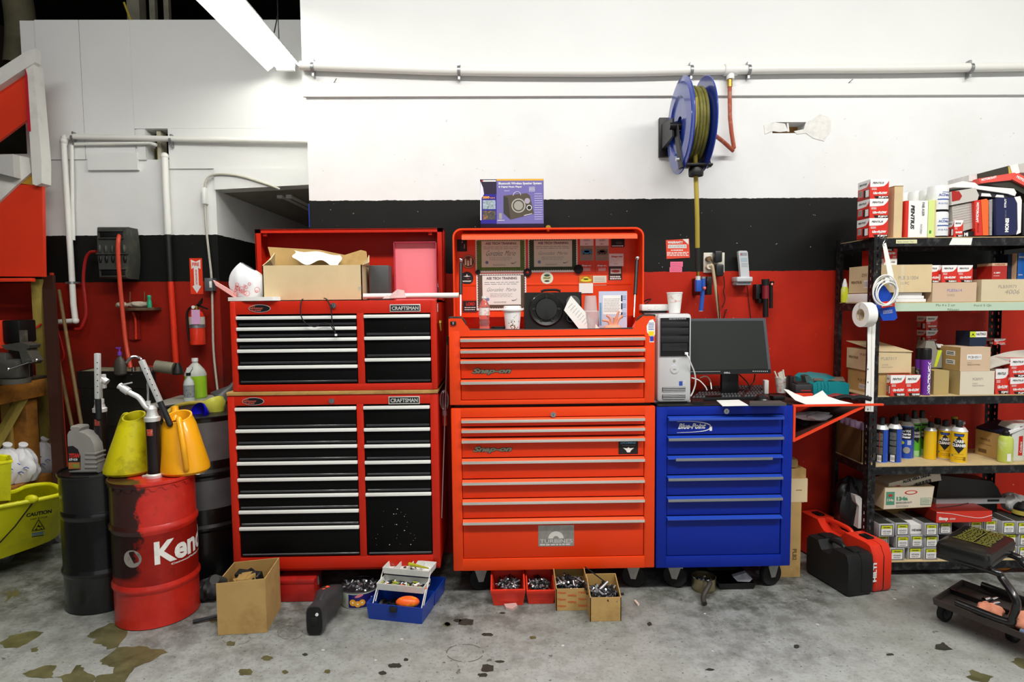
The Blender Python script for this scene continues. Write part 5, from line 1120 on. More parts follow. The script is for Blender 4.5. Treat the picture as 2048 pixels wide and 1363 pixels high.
th=thing('water_bottle','clear plastic water bottle with red and white label in the chest well','bottle',c);k=h_/.2
b=MB();b.lathe([(.024*k,0),(.029*k,.005),(.029*k,.03*k),(.026*k,.04*k),(.029*k,.05*k),(.029*k,.06*k),(.026*k,.07*k),(.029*k,.08*k),(.03*k,.14*k),(.026*k,.155*k),(.012*k,.182*k),(.011*k,.19*k)],mClr,o=c,n=28);b.build('bottle_body',th)
b=MB();b.lathe([(.0302*k,.095*k),(.0302*k,.135*k)],M('red white label','#e6dcd6',.5,dirt='#cc3a34',damt=1.,dscale=35),o=c,n=28);b.build('label',th);b=MB();b.cyl(c+V(0,0,.188*k),c+V(0,0,h_),.0135*k,mWht,n=18);b.build('cap',th)
c=at(1025,655,3.01);c.z=z0_;zt_=at(1025,611,3.01).z-z0_;th=thing('coffee_cup','white paper cup with brown bean print and white lid','cup',c);k=1232/3.01
b=MB();b.lathe([(13.5/k,0),(17.5/k,zt_-.022)],mWht,o=c,n=36)
for _ in range(34):
 t=RND.random()**.6;zz=(1-t)*(zt_-.035)+.004;a=-pi/2+RND.gauss(.05+.2*(1-t),.28);rr_=(13.5+4*zz/zt_)/k;p=c+V(rr_*math.cos(a),rr_*math.sin(a),zz);b.sph(p,(.0036,.0012,.0028),M('bean brown','#6d4a16',.6),n=8)
b.build('cup',th);b=MB();b.lathe([(20.5/k,zt_-.024),(20.8/k,zt_-.018),(18.5/k,zt_-.014),(17/k,zt_-.002),(14.5/k,zt_),(0,zt_-.003)],mWht,o=c,n=36);b.build('lid',th)
b=MB();c=at(997,656,3.02)
for k_ in range(6):b.tube([V(c.x+(.018+.003*k_)*math.cos(t),c.y+.018*math.sin(t),z0_+.004+.004*k_+.002*math.sin(3*t))for t in[2*pi*j/20 for j in range(20)]],.0032,mRub,closed=True,n=6)
b.build('coiled_cord',label='small black coil of cord left of the coffee cup',cat='cord')
SY_=3.03;a0,a1,a2,a3=pr(1050.5,1164,584,660,SY_);a2=z0_;th=thing('loudspeaker','black box loudspeaker with round grille in the orange chest well','loudspeaker',V((a0+a1)/2,SY_+.1,z0_))
mSp=M('black speaker carpet','#0c0c0c',.8);b=MB();b.prism([V(a0,SY_,a2),V(a0,SY_+.02,a3),V(a0,SY_+.18,a3),V(a0,SY_+.2,a2)],(a1-a0,0,0),mSp);b.build('cabinet',th)
mGr2=M('speaker gloss black','#191917',.3,coat=.3);c=at(1092.5,618,SY_+.006);kk=SY_/1232;b=MB();b.lathe([(34*kk,0),(34*kk,.006),(32*kk,.012),(26*kk,.006),(24*kk,.004)],mGr2,o=c,ax=(0,-1,0),n=48);b.lathe([(22*kk,.01),(21*kk,.016),(0,.019)],mGr2,o=c,ax=(0,-1,0),n=40)
for a in(90,0,180,245,295):
 r=math.radians(a);d=V(math.cos(r),0,math.sin(r));b.box(-.006,.006,-.008,.006,20*kk,33*kk,mGr2,r=.002,T=Matrix.Translation(c)@ZA.rotation_difference(d).to_matrix().to_4x4())
b.build('woofer_grille',th);b=MB();c2=at(1146,605,SY_+.004);b.lathe([(14*kk,0),(14*kk,.004),(12*kk,.006),(3*kk,.002),(0,.004)],M('grey tweeter','#4e4e4a',.4),o=c2,ax=(0,-1,0),n=32);b.build('tweeter',th)
b=MB();c2=at(1142,635,SY_-.002);b.lathe([(9*kk,0),(9*kk,.004),(7*kk,.004),(6.5*kk,-.0)],mGr2,o=c2,ax=(0,-1,0),n=28);b.build('bass_port',th)
b=MB();p=at(1107,657,SY_-.001);b.text('RONDREX',V(at(1116,657,SY_).x,SY_,a2+.004),XA,ZA,mWht,w=40*kk,h=.009,bold=.06);b.box(at(1107,657,SY_).x,at(1114,657,SY_).x,SY_-.001,SY_,a2+.004,a2+.013,mRedInk);b.build('brand_lettering',th)
b=MB();b.tube([at(1082,583,SY_+.05),at(1090,580,SY_+.05),at(1112,579.5,SY_+.05),at(1121,582,SY_+.05)],.006,mRub,smooth=3);b.build('handle',th)
b=MB();P=[at(x,y,SY_-.03)for x,y in((1142,591),(1199,656),(1196,660),(1160,660),(1149,646),(1128,620),(1134,606))];b.prism(P,(0,.0012,0),mPaper)
for k_ in range(9):t=k_/9;p,q=at(1143+42*t+2,606+42*t,SY_-.031),at(1136+42*t,616+42*t,SY_-.031);b.tube([p.lerp(q,j/4)+V(RND.uniform(-.001,.001),0,0)for j in range(5)],.0006,mGreyInk,n=4)
b.build('note',label='white handwritten slip leaning on the loudspeaker',cat='paper')
c=at(1181,655,3.03);c.z=z0_;hh=at(1181,591,3.03).z-z0_;b=MB();b.lathe([(15*kk,0),(14*kk,.004),(17*kk,hh*.55),(13.5*kk,hh*.58),(11*kk,hh),(10*kk,hh)],M('hazy plastic cup','#e8dcdc',.2,trans=.5,ior=1.2),o=c,n=28);b.build('plastic_cups',label='stack of hazy clear plastic cups between the speaker and leaflet',cat='cup')
b,Y=sticker(1197.5,1254,582,655,M('pale blue leaflet','#bfc6dc',.6),'','',Y=3.08);prect(b,1206,1243,590,628,Y,mPaper,th=.0003);lines(b,1208,1240,596,624,Y-.0003,mGreyInk,9,.2)
for y in(590,606,624):prect(b,1242,1245,y,y+12,Y-.0003,M('navy ink','#26324e',.6));lines(b,1246,1252,y,y+10,Y-.0003,mBlueInk,3,.2)
prect(b,1199,1203,605,650,Y,M('blue leaflet ink','#6a9bc0',.6));b.build('leaflet',label='pale blue printed leaflet standing at the right in the chest well',cat='leaflet')
mGl=M('peach glove','#e8a184',.6,var=.12,scale=30);b=MB();c=at(1225,650,3.0);c.z=z0_+.015
b.sph(c,(.045,.03,.018),mGl,n=20)
for x,y,r in((1213,630,.006),(1238,622,.006),(1246,631,.0065),(1205,640,.006),(1228,634,.006)):b.tube([c+V((x-1225)*.0008,0,.005),at((x+1225)/2+2,(y+645)/2,2.995),at(x,y,2.99)],[r*1.3,r*1.2,r],mGl,smooth=4,n=8)
b.build('rubber_glove',label='crumpled peach rubber glove in front of the pale blue leaflet',cat='glove')
Yb=3.19;a0,a1,a2,a3=pr(960.5,1087.5,358,450,Yb);zl=a3*0+lzt*0+a3;zb_=at(1020,455,L0+.02).z+.001
th=thing('speaker_carton','purple printed carton of a wireless speaker on the raised orange lid','box',V((a0+a1)/2,Yb+.07,zb_))
mPur=M('violet print','#6f66a8',.35,coat=.3);mDB_=M('deep blue print','#24158c',.35,coat=.3);mDkB=M('dark plum print','#241634',.35,coat=.3)
b=MB();b.box(a0,a1,Yb,Yb+.13,zb_,a3,mDkB,r=.001);Yf=Yb
prect(b,961,993,358.5,447,Yf,mDB_,th=.0006);prect(b,961,993,358.5,388,Yf-.0006,mDkB,th=.0003);prect(b,993,1087,358.5,447,Yf,mPur,th=.0006);prect(b,993,1087,357.5,361,Yf-.0006,M('amber strip','#e0a92c',.4),th=.0003)
b.prism([at(x,y,Yf-.0007)for x,y in((960.5,362),(966,375),(968,388),(963,396),(963,440),(960.5,440))],(0,-.0004,0),M('torn white edge','#e2def0',.6))
prect(b,966,992,360,363,Yf-.0011,mWht,th=.0002);disc(b,at(964.5,361.5,Yf-.001),XA,ZA,.004,mRedInk)
ptext(b,'Bluetooth Wireless Speaker System',997,1083,364,370,Yf-.001,mWht,bold=.03);ptext(b,'& Digital Music Player',997,1044,371.5,376,Yf-.001,mWht,bold=.03);ptext(b,'200',965,979,392,397,Yf-.001,M('amber print','#f0a030',.5),bold=.06);ptext(b,'WATTS',980,990,394.5,397,Yf-.001,M('amber print'),bold=.03);ptext(b,'Bluetooth',1009,1019,380,382,Yf-.001,mWht)
for y,m_ in((400,M('photo pale blue','#a9b9c4',.5,var=.5,scale=90,dirt='#4d5a3a',damt=1.,dscale=60)),(421,M('photo dark','#4a4a44',.5,var=.5,scale=90,dirt='#d8882c',damt=1.,dscale=50))):prect(b,965.5,991,y,y+18,Yf-.001,m_,th=.0003,r=0)
mSpk=M('printed speaker brown','#4e4438',.5);mSpk2=M('printed speaker dark','#332c24',.5)
b.prism([at(x,y,Yf-.001)for x,y in((1007,391),(1054,386),(1060,391),(1068,427),(1021,439),(1015,400))],(0,-.0003,0),mSpk);b.prism([at(x,y,Yf-.0011)for x,y in((1007,391),(1016,396),(1021,439),(1007,426))],(0,-.0004,0),mSpk2)
c=at(1037,411,Yf-.0016);k_=Yf/1232;ring(b,c,XA,ZA,11.5*k_,14*k_,M('printed silver','#aaa79e',.5));disc(b,c,XA,ZA,9*k_,M('printed grey','#9c9a8e',.5));disc(b,at(1054.5,401.5,Yf-.0016),XA,ZA,5.5*k_,M('printed lilac','#a79fae',.5));ring(b,at(1058.5,415,Yf-.0016),XA,ZA,4*k_,5.2*k_,mPaper);disc(b,at(1058.5,415,Yf-.0016),XA,ZA,4*k_,mInk)
b.tube([at(x,y,Yf-.002)for x,y in((1026,391),(1029,385),(1036,383),(1041,387),(1041,390))],.0012,mPaper,smooth=3,n=5);b.tube([at(1048,431,Yf-.002),at(1064,427,Yf-.002)],.0018,mPaper,n=5);prect(b,998,1004,426,438,Yf-.001,M('printed grey'));lines(b,1058,1070,373,383,Yf-.001,mPaper,4,.4);lines(b,1069,1085,385,440,Yf-.001,M('pale violet print','#b9b2d6',.5),12,.35);lines(b,995,1009,439,441.5,Yf-.001,mPaper,1,.5)
b.build('carton',th)
def quadbox(b,A,B,C,z0,z1,mat,D=None):
 D=D or A+C-B;b.hexa([V(p.x,p.y,z0)for p in(A,B,C,D)],[V(p.x,p.y,z1)for p in(A,B,C,D)],mat);return D
def openbox(A,B,C,h,t,mat,inner,th,name='carton',fill=None,dips=None):
 """open-topped box on floor corners A,B,C (front-left, front-right, back-right)"""
 D=A+C-B;P=[A,B,C,D];b=MB()
 for i in range(4):
  p,q=P[i],P[(i+1)%4];n=(q-p).cross(ZA).normalized()*-t;hh=(h if not isinstance(h,(list,tuple))else h[i]);h2=(h if not isinstance(h,(list,tuple))else h[(i+1)%4])
  z=V(0,0,1)
  b.hexa([p+z*.001,q+z*.001,q+n+z*.001,p+n+z*.001],[p+z*hh,q+z*h2,q+n+z*h2,p+n+z*hh],mat)
  b.quad(p+n*1.05+z*.001,p+n*1.05+z*hh*.998,q+n*1.05+z*h2*.998,q+n*1.05+z*.001,inner)
 b.add([V(p.x,p.y,.002)for p in P],[(0,1,2,3)],inner);return b.build(name,th),D
A,B,C=fl(436,1270),fl(534,1264.5),fl(562,1213)
hf=at(531,1156.5,B.y).z;hl=at(431,1167,A.y).z;th=thing('cardboard_box','open stained brown box on the floor in front of the black drawers','box',(A+B+C)/3)
_,D=openbox(A,B,C,[hl,hf,hf*.99,hl*.99],.004,mCard,mCardD,th)
b=MB();rs=random.Random(5);mn=A*.25+B*.25+C*.25+D*.25
for _ in range(14):
 u,v=rs.uniform(.35,.65),rs.uniform(.3,.7);p=A+(B-A)*u+(D-A)*v;b.box(-.03,.03,-.02,.02,0,.05,rs.choice([mDkSteel,mRub,mCardD,mBlk]),r=.004,T=Matrix.Translation(V(p.x,p.y,hf*.62+rs.uniform(0,.03)))@Matrix.Rotation(rs.uniform(0,3),4,'Z')@Matrix.Rotation(rs.uniform(-.5,.5),4,'X'))
tag(b.build('box_contents',th),kind='stuff')
b=MB();p=at(429,1158,A.y+.015);b.cyl(p,at(446,1163,A.y+.09),.021,M('dark grey rubber end','#3c3c39',.7),n=24);b.build('hammer',label='dark round tool handle sticking out at the left of the brown box',cat='tool')
F1,F2=fl(556,1204),fl(629,1203);zt_=at(600,1163,F1.y).z;th=thing('metal_box','small red metal box on the floor under the black drawers','box',(F1+F2)/2)
mRB=M('dull red metal','#b21f1a',.45,var=.15,scale=8,dirt='#3f1410',damt=.5)
b=MB();b.box(F1.x,F2.x,F1.y,F1.y+.13,0.001,zt_,mRB,r=.004);b.build('box_base',th);b=MB();b.box(F1.x-.002,F2.x+.002,F1.y-.003,F1.y+.133,zt_-.012,zt_+.012,mRB,r=.005);b.build('lid',th)
b=MB();b.box(F2.x+.001,F2.x+.008,F1.y+.05,F1.y+.09,zt_-.04,zt_+.005,mZinc,r=.002);b.build('latch',th)
mHV=M('dark grey vacuum plastic','#3a3a3c',.4,var=.1);th=thing('hand_vacuum','dark grey cordless hand vacuum with orange button on the floor','vacuum',fl(640,1262))
A=fl(613,1271);B=fl(647,1270);w_=B.x-A.x;zt_=at(630,1211,A.y).z;Cx=(A.x+B.x)/2;cA=V(Cx,A.y,zt_/2);E_=fl(658,1232);cE=V(E_.x,E_.y+.03,.055)
def sec(c,w,h,k=16):return[c+V(w/2*(abs(math.cos(t))**.5)*(1 if math.cos(t)>=0 else-1),0,h/2*(abs(math.sin(t))**.5)*(1 if math.sin(t)>=0 else-1))for t in[2*pi*i/k for i in range(k)]]
b=MB();loft(b,[sec(cA,w_,zt_),sec(cA+V(.004,.03,0),w_,zt_*.98),sec(cA.lerp(cE,.35)+V(0,0,.008),w_*.9,zt_*.9),sec(cA.lerp(cE,.7)+V(0,0,.02),w_*1.35,zt_*.95),sec(cE+V(0,0,.02),w_*1.4,zt_*.85),sec(cE+V(.01,.06,.02),w_*.95,zt_*.55)],mHV,cap1=True);b.build('vacuum_body',th)
b=MB();loft(b,[sec(cA-V(0,.001,0),w_*.9,zt_*.92),sec(cA-V(0,.002,0),w_*.9,zt_*.92)],mBlk,cap1=True);b.build('nozzle_mouth',th)
b=MB();b.box(cA.x-.018,cA.x+.014,A.y-.006,A.y-.001,.05,.085,mRub,r=.006);b.cyl(V(cA.x+.012,A.y-.001,zt_*.72),V(cA.x+.012,A.y-.005,zt_*.72),.007,mWht,n=16);b.build('mouth_latch',th)
for x,y in((647,1180),(641,1187)):b=MB();p=V(cE.x-.006 if x==647 else cE.x-.016,cE.y-(.02 if x==647 else.045),cE.z+.02+zt_*.44);b.sph(p,(.011,.009,.008),M('orange button','#e6481e',.4),n=10);b.build('button',th)
b=MB();P=[cA.lerp(cE,.3)+V(0,0,zt_*.4),cA.lerp(cE,.5)+V(0,0,zt_*.52),cE+V(0,.0,zt_*.5),cE+V(.01,.05,zt_*.3)];b.tube(P,.012,mHV,smooth=5,n=10);b.build('handle',th)
def bolts(b,c,rx,ry,n,seed,zj=.01,L=.03):
 rs=random.Random(seed)
 for _ in range(n):
  a,r=rs.uniform(0,2*pi),rs.random()**.5;p=V(c.x+rx*r*math.cos(a),c.y+ry*r*math.sin(a),c.z+rs.uniform(-zj,zj));d=V(rs.uniform(-1,1),rs.uniform(-1,1),rs.uniform(-.35,.5)).normalized();l=rs.uniform(.5,1)*L;m=rs.choice([mDkSteel,mDkSteel,mZinc,mSteel,mRub])
  b.cyl(p,p+d*l,L*.12,m,n=7);b.cyl(p-d*L*.1,p+d*L*.1,L*.26,m,n=6)
P0=fl(721,1218);rT=(760-682)/2/1232*(P0.y+.09);c=V(at(721,1200,P0.y+rT).x,P0.y+rT*.97,0);hT=at(721,1186,P0.y).z
th=thing('bolt_tin','round tin with fruit print full of bolts left of the blue tackle box','tin',c)
mTin=M('white green tin print','#c9cfc0',.35,var=.1,dirt='#5f8a34',damt=.9,dscale=12);mTinB=M('dark blue tin print','#1d1a6a',.35,coat=.3)
b=MB();b.lathe([(rT*.97,0.001),(rT,.006),(rT,hT)],mTin,o=c,n=48,caps=False);b.lathe([(rT,hT),(rT*1.02,hT+.002),(rT*.98,hT+.004),(rT*.96,hT-.01),(rT*.96,hT-.045),(0,hT-.045)],mDkSteel,o=c,n=48)
n=20;aa=[math.radians(-112+85*i/n)for i in range(n+1)];b.add([(c.x+(rT+.001)*math.cos(a),c.y+(rT+.001)*math.sin(a),z)for z in(.008,hT-.006)for a in aa],[(i,i+1,n+2+i,n+1+i)for i in range(n)],mTinB)
mYF2=M('yellow fruit print','#e8a02a',.5)
for a,z,r in((-98,.035,.016),(-84,.028,.015),(-72,.034,.015)):
 a_=math.radians(a);p=c+V((rT+.002)*math.cos(a_),(rT+.002)*math.sin(a_),z);u=V(-math.sin(a_),math.cos(a_),0);disc(b,p,u,ZA,r,mYF2);disc(b,p,u,ZA,r*.35,M('pale fruit','#f3dca0',.5),off=.002)
a_=math.radians(-80);p=c+V((rT+.003)*math.cos(a_),(rT+.003)*math.sin(a_),.068);disc(b,p,V(-math.sin(a_),math.cos(a_),.25),ZA,.02,M('pink print','#d9788a',.5),ry=.007);b.build('tin',th)
b=MB();bolts(b,c+V(0,0,hT-.018),rT*.82,rT*.82,230,3,.014,.04);tag(b.build('bolts',th),kind='stuff')
A,B=fl(733,1238),fl(846,1250);u=(B-A);W=u.length;u.normalize();w=V(-u.y,u.x,0);zt_=at(728.5,1207,A.y).z+.005
mTk=M('blue tackle plastic','#0f3a9e',.4,coat=.15,var=.06);mTr=M('white tray plastic','#e0e2de',.45,var=.05,dirt='#9fa19a',damt=.4)
th=thing('tackle_box','open blue tackle box with white cantilever trays on the floor','tackle box',A.lerp(B,.5)+w*.1)
F=lambda a,d,z:A+u*a+w*d+V(0,0,z)
DB=.17
def tray(b,a0,a1,d0,d1,z0,z1,mat,t=.004,flare=0.):
 o=[F(a0+flare,d0+flare,z0),F(a1-flare,d0+flare,z0),F(a1-flare,d1-flare,z0),F(a0+flare,d1-flare,z0)];p=[F(a0,d0,z1),F(a1,d0,z1),F(a1,d1,z1),F(a0,d1,z1)];q=[F(a0+t,d0+t,z1),F(a1-t,d0+t,z1),F(a1-t,d1-t,z1),F(a0+t,d1-t,z1)];r=[F(a0+t+flare,d0+t+flare,z0+t),F(a1-t-flare,d0+t+flare,z0+t),F(a1-t-flare,d1-t-flare,z0+t),F(a0+t+flare,d1-t-flare,z0+t)];loft(b,[o,p,q,r],mat,cap1=True)
b=MB();tray(b,0,W,0,DB,.001,zt_,mTk,flare=.008);b.build('base',th)
b=MB();tray(b,.0,W,DB+.003,DB+.16,.001,zt_*.95,mTk,flare=.008);b.build('lid',th)
b=MB();b.box(W*.42,W*.55,-.008,.0,zt_-.03,zt_-.004,M('black latch','#1c1c1c',.5),r=.003,T=Matrix(((u.x,w.x,0,A.x),(u.y,w.y,0,A.y),(0,0,1,0),(0,0,0,1))));b.build('latch',th)
b=MB();tray(b,.02,W-.02,.07,.165,zt_+.03,zt_+.062,mTr,flare=.004);t1_=b.build('tray',th)
b=MB();tray(b,.025,W-.015,.13,.24,zt_+.082,zt_+.112,mTr,flare=.004)
for k in range(1,4):b.prism([F(.025+(W-.04)*k/4,.134,zt_+.088),F(.025+(W-.04)*k/4,.236,zt_+.088),F(.025+(W-.04)*k/4,.236,zt_+.11),F(.025+(W-.04)*k/4,.134,zt_+.11)],u*.003,mTr)
t2_=b.build('tray',th)
for a in(.018,W-.018):
 for(d0,z0,d1,z1)in((.02,zt_-.03,.09,zt_+.045),(.06,zt_-.02,.16,zt_+.1)):b=MB();b.tube([F(a,d0,z0),F(a,d1,z1)],.0025,mWht,n=6);b.build('tray_arm',th)
def junk(c,rx,ry,n,seed,cols,sz,frame=None):
 b=MB();rs=random.Random(seed)
 for _ in range(n):
  p=F(c[0]+rs.uniform(-rx,rx),c[1]+rs.uniform(-ry,ry),c[2]+rs.uniform(0,.008));m=rs.choice(cols);T=Matrix.Translation(p)@Matrix.Rotation(rs.uniform(0,3.1),4,'Z')@Matrix.Rotation(rs.uniform(-.5,.5),4,'X')
  if rs.random()<.5:b.box(-sz*rs.uniform(.5,1.6),sz,-sz*.35,sz*.35,0,sz*.5,m,r=.001,T=T)
  else:b.cyl(T@V(-sz,0,0),T@V(sz*rs.uniform(.3,1.5),0,0),sz*.3,m,n=8)
 return b
mix=[mZinc,mDkSteel,mRub,mSteel,mPaper,M('lime plastic','#aeb53a',.4),M('orange bit','#d8562a',.4),mDkSteel]
b=junk((W/2,.115,zt_+.04),W*.42,.03,60,8,mix,.012);tag(b.build('small_parts',t1_),kind='stuff')
b=junk((W*.35,.18,zt_+.09),W*.3,.03,12,9,mix[:4],.008);tag(b.build('small_parts',t2_),kind='stuff')
b=MB();b.tube([F(W*.5,.19,zt_+.112),F(W*.9,.16,zt_+.114)],[.01,.003],M('lime knife','#b3ad26',.4),n=8);b.build('utility_knife',label='lime green utility knife on the upper white tray',cat='knife')
b=junk((W*.35,.09,.02),W*.3,.06,50,12,[mRub,mDkSteel,mBlk,mZinc],.02);tag(b.build('tools',th),kind='stuff')
b=MB();c=F(W*.68,.04,zt_+.002);b.sph(c,(.055,.03,.026),M('orange yellow toy plastic','#f0601c',.35,dirt='#e8c02c',damt=1.,dscale=14),n=20);b.build('orange_case',label='orange and yellow rounded plastic piece in the blue tackle box',cat='plastic piece')
mBin=M('red bin plastic','#dd3420',.4,var=.06,dirt='#7c2016',damt=.4)
def binbox(x0t,x1t,yt,x0b,x1b,yb,dep,label,seed,mat=mBin):
 P=fl((x0b+x1b)/2,yb);Yf=P.y;xa,xb=at(x0b,yb,Yf).x,at(x1b,yb,Yf).x;zt=at((x0t+x1t)/2,yt,Yf).z;ta,tb=at(x0t,yt,Yf-.01).x,at(x1t,yt,Yf-.01).x
 th=thing('parts_bin',label,'bin',V((xa+xb)/2,Yf+dep/2,0));b=MB()
 o=[V(xa,Yf,.001),V(xb,Yf,.001),V(xb,Yf+dep,.001),V(xa,Yf+dep,.001)];zb2=zt+.045
 p=[V(ta,Yf-.012,zt-.012),V(tb,Yf-.012,zt-.012),V(tb,Yf+dep+.01,zb2-.012),V(ta,Yf+dep+.01,zb2-.012)];p2=[q+V(0,0,.012)for q in p]
 cc=sum(p2,V(0,0,0))/4;pin=[q.lerp(cc,.09)for q in p2];oin=[q.lerp(sum(o,V(0,0,0))/4,.1)+V(0,0,.006)for q in o]
 oo=[q.lerp(r,.86).lerp(V(q.lerp(r,.86).x*.98+cc.x*.02,q.y,q.lerp(r,.86).z),.3)for q,r in zip(o,p)]
 loft(b,[o,oo,p,p2,pin,oin],mat,cap1=True)
 b.box(xa+.02,xb-.02,Yf-.004,Yf+.01,.02,zt-.02,mat,r=.003);b.build('bin_body',th)
 b=MB();bolts(b,V((xa+xb)/2,Yf+dep/2,zt*.8),(xb-xa)*.38,dep*.38,90,seed,.012,.03);b.box(xa+.02,xb-.02,Yf+.02,Yf+dep-.02,.01,zt*.7,mDkSteel);tag(b.build('bolts',th),kind='stuff')
binbox(981,1051,1177.5,988,1046,1210,.17,'red plastic bin of bolts, left of the two under the orange cabinet',21)
binbox(1053,1111,1178.5,1057,1107,1207,.17,'red plastic bin of loose parts, right of the two under the orange cabinet',22)
def cartonbin(x0,x1,yt,yb,dep,hb,label,seed,deco=None,rt=0):
 P=fl((x0+x1)/2,yb);Yf=P.y;xa,xb=at(x0,yb,Yf).x,at(x1,yb,Yf).x;zt=at((x0+x1)/2,yt,Yf).z;A,B,C=V(xa,Yf,0),V(xb,Yf,0),V(xb,Yf+dep,0)
 th=thing('cardboard_box',label,'box',V((xa+xb)/2,Yf+dep/2,0));openbox(A,B,C,[zt,zt,hb,hb],.0035,mCard,mCardD,th)
 if deco:b=MB();deco(b,xa,xb,Yf,zt);b.build('print',th)
 b=MB();bolts(b,V((xa+xb)/2,Yf+dep/2,zt*.88),(xb-xa)*.4,dep*.38,80,seed,.01,.032 if not rt else.05);b.box(xa+.01,xb-.01,Yf+.01,Yf+dep-.01,.005,zt*.78,mDkSteel);tag(b.build('bolts',th),kind='stuff');return xa,xb,Yf,zt
def vis(b,xa,xb,Yf,zt):
 w=(xb-xa);m=M('orange tape print','#cf5a2a',.6)
 for r in range(3):
  for cidx in range(3):
   y=zt*(.78-.3*r)-(.14*zt if cidx==1 else 0)
   if y<.01:continue
   if cidx==1:b.text('Vision',V(xa+w*(.36+cidx*0)+w*.27,Yf,y+.012),-XA,-ZA,m,w=w*.27,h=.011,bold=.03,off=-.0008);b.text('Vision',V(xa+w*.63,Yf-.0012,y+.012),-XA,-ZA,m,w=w*.27,h=.011,bold=.03)
   else:b.text('Vision',V(xa+w*(.03 if cidx==0 else.67),Yf,y),XA,ZA,m,w=w*.27,h=.011,bold=.03)
cartonbin(1112.5,1177.5,1176.5,1220.5,.18,.145,'open cardboard box with orange Vision tape under the orange cabinet',31,vis)
xa,xb,Yf,zt=cartonbin(1180.5,1242.5,1194,1242,.14,.16,'small open cardboard box of bolts at the right under the orange cabinet',32,rt=1)
b=MB();b.cyl(at(1170,1133,Yf+.05),at(1213,1165,Yf+.07),.003,mRub,n=8);b.cyl(at(1200,1178,Yf+.04),at(1215,1163,Yf+.07),.007,mZinc,n=10);b.cyl(at(1197,1180,Yf+.03),at(1214,1195,Yf+.02),.006,mSteel,n=10);b.build('valve_rod',label='long thin dark rod with bent steel end in the smallest floor box',cat='rod')
b=MB();P=[fl(1008,1212),fl(1032,1210),fl(1035,1215),fl(1025,1222),fl(1012,1219)];b.prism([p+V(0,0,.001)for p in P],(0,0,.012),M('pinkish film','#c9a8a4',.3));b.build('plastic_scrap',label='crumpled pinkish plastic scrap on the floor before the left bin',cat='scrap')
b=MB();b.cyl(fl(1270,1203)+V(0,0,.006),fl(1277,1211)+V(0,0,.006),.006,M('pale butt','#dcc4b8',.7),n=8);b.build('cigarette_butt',label='small pale cigarette butt on the floor right of the boxes',cat='litter')
P=fl(1407,1188);rP=24.5/1232*(P.y+.06);c=V(at(1407,1175,P.y+rP).x,P.y+rP,0);hP=at(1407,1162,P.y).z;th=thing('saucepan','small dented steel saucepan on the floor under the blue cabinet','saucepan',c)
mPan=M('dirty steel pan','#a59a7a',.28,.9,var=.2,scale=6);b=MB();b.lathe([(rP*.92,.001),(rP,.012),(rP,hP),(rP*1.03,hP+.002),(rP*.97,hP),(rP*.96,.02),(0,.016)],mPan,o=c,n=48);b.build('pan_body',th)
b=MB();b.tube([c+V(.005,-rP,hP-.01),c+V(.0,-rP-.03,hP+.0),V(at(1408,1205,P.y-.09).x,P.y-.08,.03),V(at(1408,1210,P.y-.11).x,P.y-.12,.014)],[.006,.009,.011,.012],M('dark pan handle','#38332c',.5),smooth=5,n=12);b.build('handle',th)
b=MB();bolts(b,c+V(0,0,.04),rP*.7,rP*.7,25,41,.006,.03);tag(b.build('small_parts',th),kind='stuff')
P=fl(1475,1178);a0,a1=at(1436,1178,P.y).x,at(1511,1178,P.y).x;th=thing('drip_tray','shallow black tray holding a clear bag under the blue cabinet','tray',V((a0+a1)/2,P.y+.1,0))
b=MB();o=[V(a0+.01,P.y,.001),V(a1-.01,P.y,.001),V(a1-.01,P.y+.2,.001),V(a0+.01,P.y+.2,.001)];q=[V(a0,P.y-.01,.034),V(a1,P.y-.01,.034),V(a1,P.y+.21,.034),V(a0,P.y+.21,.034)];cc=sum(q,V(0,0,0))/4;loft(b,[o,q,[p.lerp(cc,.05)for p in q],[p.lerp(cc,.08)+V(0,0,-.026)for p in q]],mBlk,cap1=True);b.build('tray',th)
b=MB();b.prism([at(x,y,P.y+.02)for x,y in((1466,1153),(1492,1145),(1505,1157),(1499,1163),(1475,1162))],(0,.02,.004),M('clear bag of parts','#a9aab2',.25,var=.3,scale=40));b.build('clear_bag',label='small clear bag on the black tray under the blue cabinet',cat='bag')
P=fl(1585,1153.5);a0,a1=at(1560,1100,P.y).x,at(1601,1100,P.y).x;zt_=at(1590,1004,P.y).z;
b=MB();b.box(a0,a1,P.y,P.y+.2,.001,zt_,mCard);mCi=M('brown stamp ink','#6b4f2a',.8)
for t,(zf,h)in(('PLB2',(.08,.16)),('10 PCS',(.07,.1))):pass
b.text('PLB2',V(a1-.012-.03,P.y,zt_*.38),-ZA,XA,mCi,w=.06,h=.022,bold=.03);b.text('10 PCS',V(a1-.065,P.y,zt_*.36),-ZA,XA,mCi,w=.05,h=.011);b.text('PENTIUS',V(a1-.075,P.y,zt_*.72),-ZA,XA,mCi,w=.1,h=.018,bold=.03)
b.build('cardboard_box',label='tall brown carton on the floor just right of the blue cabinet',cat='box')
for k,(x0,x1,y0,y1,lab)in enumerate(((1570,1615,957,1000,'small pinkish carton on top of the tall carton by the blue cabinet'),(1570,1613,938,956.5,'flattened brown box above the small pinkish carton'),(1570,1600,918,937.5,'crumpled brown packing, topmost by the blue cabinet'))):
 a0,a1,a2,a3=pr(x0,x1,y0,y1,P.y);
 if k==0:a2=zt_+.001
 else:a2=prev+.001
 prev=a3
 b=MB();b.box(a0,a1,P.y+.005*k,P.y+.15,a2,a3,mCardL if k==0 else mCard,r=0 if k<2 else.015)
 if k==0:b.text('-----',V(a1-.06,P.y,(a2+a3)/2),XA,ZA,mCi,w=.03,h=.004);
 b.build('cardboard_box',label=lab,cat='box')
